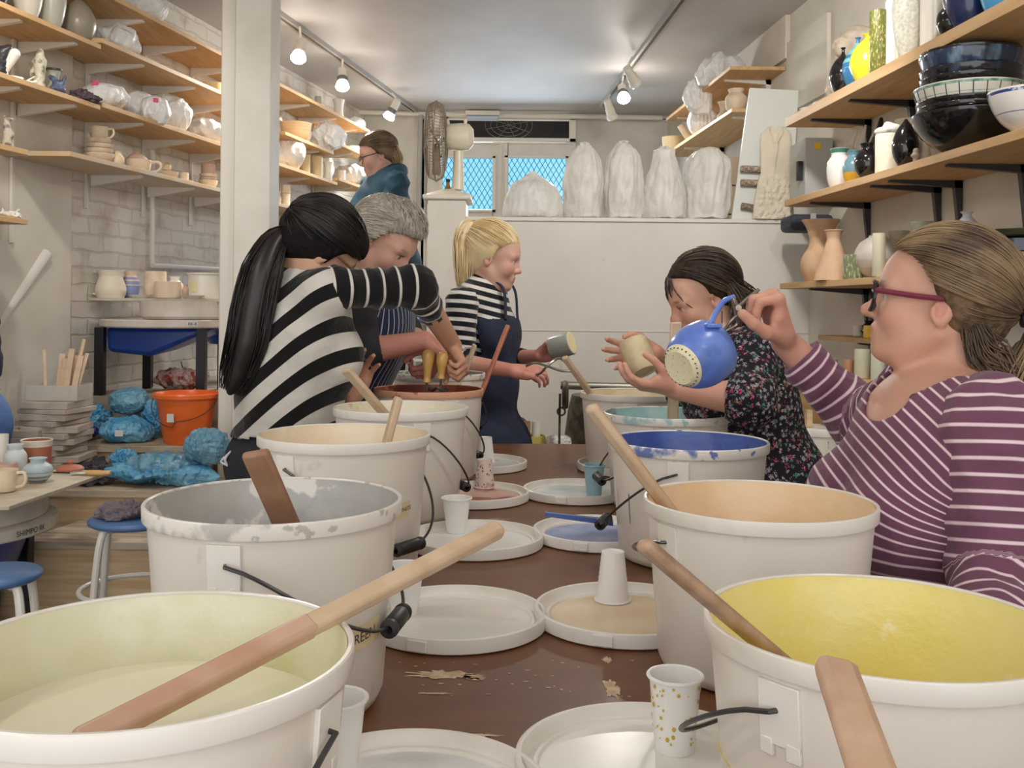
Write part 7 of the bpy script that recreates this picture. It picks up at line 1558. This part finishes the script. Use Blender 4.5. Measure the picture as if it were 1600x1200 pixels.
# ---------------------------------------------------------------- C: blonde woman
def woman_blonde():
    Mh = head_M(772, 402, 3.95, -84, -14, 0, 1.05)
    shR = at(722, 473, 3.82); elR = at(714, 566, 3.80); wrR = at(800, 579, 3.66)
    shL = at(765, 468, 4.10); elL = at(795, 560, 4.12); wrL = at(843, 556, 3.95)
    pel = at(770, 690, 3.98); chest = at(752, 505, 3.98); neck = at(756, 442, 3.97)
    t = person('blonde ponytailed woman in a striped top and navy apron behind the table end', (pel.x, pel.y, 0))
    T, side, f, up = torso_sdf(pel, chest, neck, shL, shR, hip=(.16, .12), waist=(.14, .11), ch=(.15, .105), bust=.45, sh=.05)
    s = SDF(); s.ext(T); s.ext(head_sdf(1.0, .95), Mh); s.cap(Mh @ Vector((-.03, 0, -.05)), neck, .048, .054, k=.03)
    s.chain([shR, elR, wrR], [.046, .038, .025], k=.03); s.chain([shL, elL, wrL], [.046, .036, .025], k=.03)
    hand(s, wrR, (1, -.1, -.05), (.1, .5, -.8), True, curl=(.5, .7, .4), thumb=(.8, .5), sc=1.0)
    hand(s, wrL, (1, -.05, .35), (.3, -.9, -.1), False, curl=(.7, .9, .5), thumb=(.6, .3), sc=1.0)
    g = s.mesh(.0055, lo=np.array([-2, 1, .9])); skin_color(g, Mh, (.62, .38, .30), hands=(wrR, wrL), handred=.6, brow=(.45, .32, .2), blush=.5); ob('body', g, m_skin, t, ang=180)
    m_s = stripe_mat('breton', (20, 22, 30), (214, 212, 206), .034, .42, soft=.06)
    g = cloth_mesh(T, .007, .009, .004, 8, 18); V = np.array(g.v); g.attr['st'] = (V[:, 2] + .25 * (V[:, 0] + .1)).tolist(); sh = ob('striped_top', g, m_s, t, ang=180)
    cl = SDF(); cl.cap(neck + Vector((0, 0, -.03)), neck.lerp(Mh.translation, .42), .062, .058, k=.01); g = cl.mesh(.006); V = np.array(g.v); g.attr['st'] = (V[:, 2] * 1.0).tolist(); ob('collar', g, m_s, sh, ang=180)
    ob('sleeve', sleeve([shR, elR, elR.lerp(wrR, .22)], [.066, .062, .05], .006, .003, 8), m_s, sh, ang=180); ob('sleeve', sleeve([shL, elL, elL.lerp(wrL, .5)], [.062, .05, .04], .006, .003, 9), m_s, sh, ang=180)
    ap = SDF(); ap.ext(T); ap.cap(pel + Vector((0, 0, -.05)), pel + Vector((0, 0, -.6)), .14, .155, k=.05); g = ap.mesh(.008, grow=.016); V0 = np.array(chest); ff = np.array(f) * (1 if f.x > 0 else -1); zt = at(790, 498, 4).z
    g = cut_above(g, lambda c: ((c - V0) @ ff > np.where(c[:, 2] > V0[2] - .12, .045, -.09)) & (c[:, 2] > .44) & (c[:, 2] < zt)); a = ob('apron', g, navy, t, ang=180); so = a.modifiers.new('thick', 'SOLIDIFY'); so.thickness = .003
    for q in (-1, 1):
        p0 = neck + Vector((.0, 0, .02)) + side * .06 * q; p1 = chest + f * (.13 if f.x > 0 else -.13) + side * .07 * q; p1.z = zt
        ob('apron_strap', tube(bezier([p0, p0.lerp(p1, .4) + Vector((.05, 0, .03)), p1], 8), .013, 8, flat=.4), navy, a)
    L_, fx, sx = legs_sdf(pel, side, f, 0., .085); ob('trousers', cloth_mesh(L_, .011, .005, .003), dkt, t, ang=180); shoes(t, pel, fx, sx, .0, .10, m_shoe)
    hm = hair_mat('blonde', (206, 180, 130), (232, 212, 170)); tie = Vector((-.115, 0, .07))
    hc = ob('hair', hair_cap(Mh, .004, .055, -.01, res=.005), hm, t, ang=180); ob('hair_strands', scalp_strands(Mh, tie, 420, 11, .011, .055, r=.0016), hm, hc, ang=180)
    gd = [Mh @ tie, at(733, 352, 3.93), at(724, 372, 3.92), at(724, 405, 3.91), at(725, 435, 3.92), at(722, 452, 3.93)]
    ob('ponytail', lock(gd, [.015, .032, .04, .04, .034, .02], 240, 12, .002, .006), hm, hc, ang=180); ob('ponytail_core', core(gd, [.015, .028, .034, .03, .022, .008]), hm, hc, ang=180)
    # grey-glazed mug in the far hand and tongs in the near one
    c = at(878, 540, 3.86); ax = Vector((.80, -.35, .28)).normalized(); s_, u_, _ = frame(ax); M = Matrix((s_, u_, ax)).transposed().to_4x4(); M.translation = c - ax * .05
    q = thing('mug', 'wet grey-glazed mug with a bare cream base held by the blonde woman', 'mug', c); ob('mug_wall', lathe([(0, .005), (.044, .005), (.047, .01), (.047, .09), (.045, .092), (.043, .0925)], 40).tf(M), mat('grey_wet', s2l(150, 156, 150), .3), q); ob('mug_base', lathe([(.0435, .0925), (.04, .094), (.03, .0925), (0, .092)], 32).tf(M), mat('speckled_cream2', s2l(226, 212, 168), .6), q)
    q = thing('glazing_tongs', 'open steel tongs in the near hand of the blonde woman', 'tongs', at(850, 585, 3.6)); m_t = mat('tongs_steel', s2l(150, 142, 130), .3, .8)
    ob('arm', tube(bezier([at(822, 572, 3.62), at(836, 567, 3.60), at(855, 572, 3.58), at(876, 579, 3.56), at(896, 580, 3.56)], 6), .0045, 8), m_t, q); ob('arm', tube(bezier([at(838, 586, 3.62), at(846, 582, 3.6), at(855, 572, 3.58), at(872, 560, 3.62), at(884, 566, 3.7)], 6), .0045, 8), m_t, q)
woman_blonde()

# ---------------------------------------------------------------- D: woman in the floral dress
def floral():
    m = mat('floral_dress', s2l(36, 36, 42), .85); nt = m.node_tree; N = nt.nodes; L = nt.links; b = N['Principled BSDF']; tc = N.new('ShaderNodeTexCoord'); prev = None
    base = (*s2l(34, 34, 42), 1)
    for i, (sc, lo, colr, w) in enumerate(((66, .20, s2l(188, 168, 176), 9), (46, .17, s2l(76, 132, 116), 7), (40, .14, s2l(150, 84, 76), 6), (52, .21, s2l(150, 148, 156), 6), (34, .10, s2l(196, 70, 124), 5))):
        mp = N.new('ShaderNodeMapping'); mp.inputs['Location'].default_value = (i * 3.3, i * 1.7, i); L.new(tc.outputs['Object'], mp.inputs[0])
        v = N.new('ShaderNodeTexVoronoi'); v.inputs['Scale'].default_value = sc; L.new(mp.outputs[0], v.inputs['Vector'])
        n = N.new('ShaderNodeTexNoise'); n.inputs['Scale'].default_value = sc * 6; n.inputs['Detail'].default_value = 1; L.new(mp.outputs[0], n.inputs[0])
        a = N.new('ShaderNodeMath'); a.operation = 'MULTIPLY_ADD'; a.inputs[1].default_value = .9; L.new(n.outputs[0], a.inputs[0]); L.new(v.outputs['Distance'], a.inputs[2])
        r = N.new('ShaderNodeMapRange'); r.inputs[1].default_value = lo + .46; r.inputs[2].default_value = lo + .49; r.inputs[3].default_value = 1; r.inputs[4].default_value = 0; L.new(a.outputs[0], r.inputs[0])
        x = N.new('ShaderNodeMix'); x.data_type = 'RGBA'; L.new(r.outputs[0], x.inputs[0]); x.inputs[7].default_value = (*colr, 1)
        if prev: L.new(prev, x.inputs[6])
        else: x.inputs[6].default_value = base
        prev = x.outputs[2]
    L.new(prev, b.inputs['Base Color']); b.inputs['Specular IOR Level'].default_value = .2; return m
def woman_floral():
    Mh = head_M(1096, 464, 2.62, 70, -24, -4, .89)
    shL = at(1172, 556, 2.46); elL = at(1172, 626, 2.34); wrL = at(1052, 607, 2.42)
    shR = at(1120, 545, 2.78); elR = at(1075, 615, 2.82); wrR = at(1022, 552, 2.62)
    pel = at(1196, 745, 2.66); chest = at(1160, 606, 2.64); neck = at(1135, 520, 2.64)
    t = person('dark-haired woman in a floral dress turning a small beige cup', (pel.x, pel.y, 0))
    T, side, f, up = torso_sdf(pel, chest, neck, shL, shR, hip=(.165, .13), waist=(.145, .115), ch=(.165, .125), bust=1.0, sh=.054)
    s = SDF(); s.ext(T); s.ext(head_sdf(1.0, 1.0, .003), Mh); s.cap(Mh @ Vector((-.03, 0, -.05)), neck, .052, .058, k=.03)
    s.chain([shL, elL, wrL], [.048, .042, .026], k=.03); s.chain([shR, elR, wrR], [.048, .04, .026], k=.03)
    hand(s, wrL, (-1, -.1, .10), (.12, .25, 1), False, curl=(.35, .5, .3), thumb=(1.0, .35), sc=.95)
    hand(s, wrR, (-1, -.1, -.05), (-.1, -1, .1), True, curl=(.35, .4, .3), thumb=(.7, .3), sc=.95, spread=.3)
    g = s.mesh(.0048, lo=np.array([-2, 1, .9])); skin_color(g, Mh, (.66, .40, .29), hands=(wrL, wrR), handred=.3, brow=(.07, .045, .035), blush=.5, eye=(.05, .04, .03)); ob('body', g, m_skin, t, ang=180)
    m_f = floral()
    cut = SDF(); cut.ell(neck + Vector((-.05, -.02, .04)), (.08, .08, .06), k=.01, sub=True)
    TT = SDF(); TT.ext(T); TT.cap(pel + Vector((0, 0, -.05)), pel + Vector((.02, .0, -.42)), .165, .21, k=.06)
    dr = ob('dress', cloth_mesh(TT, .0075, .009, .006, 12, 16, cut, lo=np.array([-2, 0, .35])), m_f, t, ang=180)
    ob('sleeve', sleeve([shL.lerp(chest, .1), shL, elL, elL.lerp(wrL, .22)], [.072, .07, .062, .055], .005, .004, 12), m_f, dr, ang=180); ob('sleeve', sleeve([shR, elR, elR.lerp(wrR, .2)], [.066, .056, .05], .006, .003, 13), m_f, dr, ang=180)
    L_, fx, sx = legs_sdf(pel, side, f, 0., .075); g = cloth_mesh(L_, .011, .0, .0); ob('tights', g, dkt, t, ang=180); shoes(t, pel, fx, sx, .0, .10, m_shoe)
    hm = hair_mat('darkbrown', (48, 38, 34), (92, 74, 60)); hc = ob('hair', hair_cap(Mh, .006, .078, .012, res=.0045), cap_mat('darkbrown', (44, 35, 31), (64, 52, 44)), t, ang=180)
    tie = Vector((-.105, 0, -.05)); ob('hair_strands', scalp_strands(Mh, tie, 1100, 13, .012, .078, r=.0014), hm, hc, ang=180)
    for i, gd in enumerate(([(-.05, -.082, .02), (-.07, -.092, -.04), (-.055, -.09, -.09), (-.04, -.075, -.125)], [(-.06, .082, .02), (-.075, .09, -.04), (-.06, .09, -.09), (-.045, .075, -.13)], [(-.11, 0, .0), (-.125, 0, -.05), (-.12, .01, -.10), (-.10, .02, -.14)])):
        ob('lock', lock([Mh @ Vector(p) for p in gd], [.02, .028, .028, .018], 150, 20 + i, .0014, .010), hm, hc, ang=180)
    ob('earring', lathe([(0, 0), (.0018, .001), (.0018, -.03), (0, -.031)], 8, Mh @ Vector((-.012, .087, -.045))), m_bail, t)
    c = at(998, 557, 2.50); ax = Vector((.30, -.45, -.80)).normalized(); s_, u_, _ = frame(-ax); M = Matrix((s_, u_, -ax)).transposed().to_4x4(); M.translation = c + ax * .045
    ob('faceted_cup', lathe([(0, .004), (.026, .004), (.030, 0), (.033, .006), (.037, .02), (.0372, .085), (.034, .088), (.032, .085), (.033, .02), (0, .012)], 48, wob=lambda a, z: 1 + (.02 * abs(math.sin(a * 5)) if z > .02 else 0)).tf(M), mat('cup_beige', s2l(212, 196, 160), .6, col2=s2l(198, 180, 142), vscale=30), None, 'small faceted beige cup turned in the hands of the woman in the floral dress', 'cup', loc=c)
woman_floral()

# ---------------------------------------------------------------- F: woman in the teal jacket on the landing
def woman_teal():
    Mh = head_M(589, 243, 5.80, 84, -18, 0, 1.0)
    shL = at(620, 286, 5.62); elL = at(614, 350, 5.60); wrL = at(560, 352, 5.55); shR = at(582, 290, 6.0); elR = at(566, 345, 6.0); wrR = at(545, 340, 5.8)
    pel = at(618, 415, 5.85); chest = at(598, 322, 5.82); neck = at(604, 274, 5.82)
    t = person('woman in a teal hooded jacket with tied-back hair standing on the landing', (pel.x, pel.y, .7))
    T, side, f, up = torso_sdf(pel, chest, neck, shL, shR, hip=(.17, .14), waist=(.16, .145), ch=(.18, .155), bust=1.1, sh=.06)
    s = SDF(); s.ext(T); s.ext(head_sdf(1., 1.), Mh); s.cap(Mh @ Vector((-.03, 0, -.05)), neck, .054, .06, k=.03); s.chain([shL, elL, wrL], [.05, .042, .027], k=.03); s.chain([shR, elR, wrR], [.05, .042, .027], k=.03)
    hand(s, wrL, (-1, 0, 0), (0, 0, -1), False, sc=.95); hand(s, wrR, (-1, 0, 0), (0, 0, -1), True, sc=.95)
    g = s.mesh(.0065); skin_color(g, Mh, (.62, .38, .30), hands=(), brow=(.2, .13, .1)); ob('body', g, m_skin, t, ang=180)
    m_j = mat('teal_jacket', s2l(34, 76, 96), .75, bump=.4, bscale=14, col2=s2l(26, 62, 82), vscale=6)
    TT = SDF(); TT.ext(T); TT.ell(at(588, 335, 5.8), (.15, .13, .13), k=.06); TT.ell(neck + Vector((.035, 0, .0)), (.085, .10, .05), Matrix.Rotation(-.5, 3, 'Y'), k=.03)
    cut = SDF(); cut.ell(neck + Vector((-.06, 0, .07)), (.09, .07, .06), k=.01, sub=True)
    j = ob('jacket', cloth_mesh(TT, .009, .012, .006, 14, 16, cut), m_j, t, ang=180)
    ob('sleeve', sleeve([shL, elL, elL.lerp(wrL, .9)], [.074, .066, .05], .008, .004, 14), m_j, j, ang=180); ob('sleeve', sleeve([shR, elR, elR.lerp(wrR, .9)], [.072, .062, .05], .008, .004, 15), m_j, j, ang=180)
    L_, fx, sx = legs_sdf(pel, side, f, .7, .095); ob('trousers', cloth_mesh(L_, .012, .008, .004), dkt, t, ang=180); shoes(t, pel, fx, sx, .7, .10, m_shoe)
    hm = hair_mat('dark_blonde', (84, 66, 52), (124, 100, 76)); tie = Vector((-.12, 0, .02)); hc = ob('hair', hair_cap(Mh, .004, .055, -.0, res=.006), hm, t, ang=180); ob('hair_strands', scalp_strands(Mh, tie, 300, 15, .011, .055, r=.0018), hm, hc, ang=180)
    gd = [Mh @ tie, at(613, 232, 5.78), at(620, 246, 5.78), at(621, 262, 5.79)]; ob('ponytail', lock(gd, [.02, .034, .036, .022], 160, 16, .0024, .005), hair_mat('dark_blonde2', (150, 122, 88), (176, 148, 110)), hc, ang=180)
    glasses(t, Mh, m_black, None, .0014, lens=False)
woman_teal()

# ---------------------------------------------------------------- G: person in denim at the left edge
def denim():
    pel = Vector((-1.93, 3.58, .98)); chest = Vector((-1.93, 3.56, 1.27)); neck = Vector((-1.93, 3.56, 1.45)); shR = Vector((-1.93, 3.40, 1.39)); shL = Vector((-1.93, 3.74, 1.39)); elR = at(-6, 622, 3.36); wrR = Vector((-1.92, 3.12, 1.08)); elL = Vector((-1.9, 3.8, 1.14)); wrL = Vector((-1.78, 3.62, 1.05))
    elR = Vector((-1.96, 3.44, 1.12)); wrR = Vector((-2.02, 3.30, 1.02)); wrL = Vector((-2.0, 3.8, 1.0)); elL = Vector((-1.97, 3.75, 1.13)); pel.x = -1.935; pel.z = .95; chest.x = -1.99; neck.x = -1.995; shR.x = shL.x = -1.99
    t = person('person in blue jeans cut off by the left edge of the view', (pel.x, pel.y, 0)); Mh = Matrix.Translation((-2.0, 3.56, 1.60)) @ Matrix.Rotation(-1.6, 4, 'Z')
    T, side, f, up = torso_sdf(pel, chest, neck, shL, shR, hip=(.15, .10), waist=(.13, .07), ch=(.14, .085)); s = SDF(); s.ext(T); s.ext(head_sdf(), Mh); s.cap((-1.99, 3.56, 1.55), neck, .05, .055, k=.03); s.chain([shR, elR, wrR], [.048, .04, .026], k=.03); s.chain([shL, elL, wrL], [.048, .04, .026], k=.03)
    hand(s, wrR, (0, -.4, -1), (0, -1, 0), True); hand(s, wrL, (0, .2, -1), (0, -1, 0), False)
    g = s.mesh(.007); skin_color(g, Mh, SK1); ob('body', g, m_skin, t, ang=180); m_d = mat('denim', s2l(84, 122, 184), .8, bump=.3, bscale=40, col2=s2l(70, 104, 164), vscale=10)
    m_j = mat('navy_shirt', s2l(40, 46, 66), .85, bump=.3); sh = ob('shirt', cut_above(cloth_mesh(T, .008, .008, .003, 16), lambda c: c[:, 2] > 1.045), m_j, t, ang=180); ob('sleeve', sleeve([shR, elR, elR.lerp(wrR, .7)], [.06, .052, .042], .006, .003, 16), m_j, sh, ang=180); ob('sleeve', sleeve([shL, elL, elL.lerp(wrL, .7)], [.06, .052, .042], .007, .003, 17), m_j, sh, ang=180)
    L_, fx, sx = legs_sdf(pel, side, f, .0, .085, hip=(.16, .105)); ob('jeans', cloth_mesh(L_, .010, .005, .003), m_d, t, ang=180); shoes(t, pel, fx, sx, .0, .10, m_shoe)
    hm = hair_mat('darkbrown', (48, 38, 34), (92, 74, 60)); ob('hair', hair_cap(Mh, .006, .055, .0, res=.006), hm, t, ang=180)
denim()
# ================================================================ LIGHT
w = bpy.data.worlds.new('world'); bpy.context.scene.world = w; w.use_nodes = True
w.node_tree.nodes['Background'].inputs[0].default_value = (1.0, .99, .98, 1); w.node_tree.nodes['Background'].inputs[1].default_value = 1.5
m_bulb = mat('lit_bulb', (1, .95, .85), .4, emit=(1, .93, .82), estr=14)
m_lampw = mat('lamp_white', s2l(228, 222, 208), .4)
m_rail = mat('track_rail', s2l(176, 172, 166), .4, .3)
rails = [((at(425, 15, 1.57 * F / 466)), (at(648, 172, 1.57 * F / 309))), ((at(1060, 0, 1.57 * F / 481)), at(940, 162, 1.57 * F / 319))]
for i, (a, b) in enumerate(rails):
    a = a.copy(); b = b.copy(); a.z = b.z = ZCEIL - .012; d = (b - a).normalized(); a2 = a - d * (a.y - .3) / d.y
    t = thing('track_rail', ['grey lighting track running along the ceiling near the left shelves', 'grey lighting track on the right side of the ceiling'][i], 'lighting track', (a + b) / 2)
    s = d.cross(Vector((0, 0, 1)))
    for off in (-.018, .018):
        ob('rail', hexa([a2 + s * (off - .008) - Vector((0, 0, .014)), a2 + s * (off + .008) - Vector((0, 0, .014)), b + s * (off + .008) - Vector((0, 0, .014)), b + s * (off - .008) - Vector((0, 0, .014)), a2 + s * (off - .008) + Vector((0, 0, .012)), a2 + s * (off + .008) + Vector((0, 0, .012)), b + s * (off + .008) + Vector((0, 0, .012)), b + s * (off - .008) + Vector((0, 0, .012))]), m_rail, t)
def lamp(label, p, aim, lit=True, power=20., rail=None, collar=False):
    p = Vector(p); d = (Vector(aim) - p).normalized(); top = Vector((p.x, p.y, ZCEIL - .02)) - d * .02
    top.z = ZCEIL - .026
    t = thing('track_spotlight', label, 'spotlight', top, 'spotlights on the ceiling tracks')
    q = p - d * .10
    ob('arm', tube([top, (top * .4 + q * .6) + Vector((0, 0, .01)), q + d * .03], .007, 8), m_lampw, t)
    s, u, _ = frame(d); M = Matrix((s, u, d)).transposed().to_4x4(); M.translation = p
    ob('housing', lathe([(0, -.115), (.02, -.115), (.027, -.108), (.029, -.05), (.034, -.04), (.034, -.005), (.030, -.005), (.028, -.05), (0, -.055)], 24).tf(M), m_lampw, t, ang=40)
    if collar: ob('collar', lathe([(.0345, -.04), (.0355, -.038), (.0355, -.012), (.0345, -.01)], 24).tf(M), mat('lamp_collar', s2l(110, 108, 104), .4), t)
    ob('bulb', lathe([(0, -.03), (.024, -.03), (.034, .0), (.042, .022), (.043, .03), (.038, .038), (.02, .044), (0, .046)], 24).tf(M), m_bulb if lit else mat('bulb_off', s2l(225, 220, 210), .2), t)
    if lit:
        l = bpy.data.lights.new('lamp_light', 'SPOT'); l.energy = power; l.color = (1, .955, .895); l.spot_size = 2.5; l.spot_blend = .8; l.shadow_soft_size = .06
        o = bpy.data.objects.new('lamp_light', l); C.objects.link(o); o.location = p + d * .06; o.rotation_euler = d.to_track_quat('-Z', 'Y').to_euler()
        l2 = bpy.data.lights.new('lamp_glow', 'POINT'); l2.energy = power * .06; l2.color = (1, .95, .88); l2.shadow_soft_size = .05
        o2 = bpy.data.objects.new('lamp_glow', l2); C.objects.link(o2); o2.location = p + d * .075
def on_rail(i, px, py, dz=.17):
    a, b = rails[i]; 
    Y = (ZCEIL - dz - ZC) * F / max(CY - py, 1) ; return at(px, py, Y)
lamp('lit spotlight nearest on the left track', on_rail(0, 467, 85), (-1.2, 4.6, 1.2), power=34)
lamp('lit spotlight in the middle of the left track', on_rail(0, 535, 130), (-.9, 5.4, 1.1), power=34, collar=True)
lamp('lit spotlight at the far end of the left track', on_rail(0, 610, 178), (-1.6, 7.2, 1.4), power=22, collar=True)
lamp('lit spotlight in the middle of the right track cluster', on_rail(1, 974, 150), (.8, 5.0, 1.0), power=40, collar=True)
lamp('unlit spotlight at the far end of the right track', on_rail(1, 955, 178), (1.2, 8, 1.6), False)
lamp('unlit white spotlight nearest on the right track', on_rail(1, 990, 125), (1.6, 7.5, 1.9), False)
# unseen spotlights added where the tracks carry on, to brighten room and partition
for i, (x, y, ax, ay, az, pw) in enumerate([(-1.45, 3.0, -1.9, 3.6, 1.4, 24), (-1.5, 1.3, -.3, 1.6, .8, 12), (.82, 3.2, .7, 5.0, 1.2, 42), (.88, 1.7, .5, 4.2, .9, 26), (.9, .4, .3, 1.0, .8, 8), (-1.6, .2, -.5, .9, .8, 10)]):
    lamp(['added unseen spotlight above the lower wheel', 'added unseen spotlight above the left side of the table', 'added unseen spotlight on the right track brightening the partition', 'added unseen spotlight above the blue tub', 'added unseen spotlight above the yellow tub', 'added unseen spotlight above the cream tub'][i], (x, y, ZCEIL - .17), (ax, ay, az), power=pw)
l = bpy.data.lights.new('daylight', 'AREA'); l.energy = 12; l.shape = 'RECTANGLE'; l.size = 1.2; l.size_y = .5; l.color = (.7, .85, 1)
o = bpy.data.objects.new('daylight', l); C.objects.link(o); o.location = (.0, YB - .3, 2.3); o.rotation_euler = (math.radians(-80), 0, 0)
vs = bpy.context.scene.view_settings; vs.view_transform = 'Standard'; vs.look = 'None'; vs.exposure = 0.41; vs.gamma = 1; vs.use_curve_mapping = False
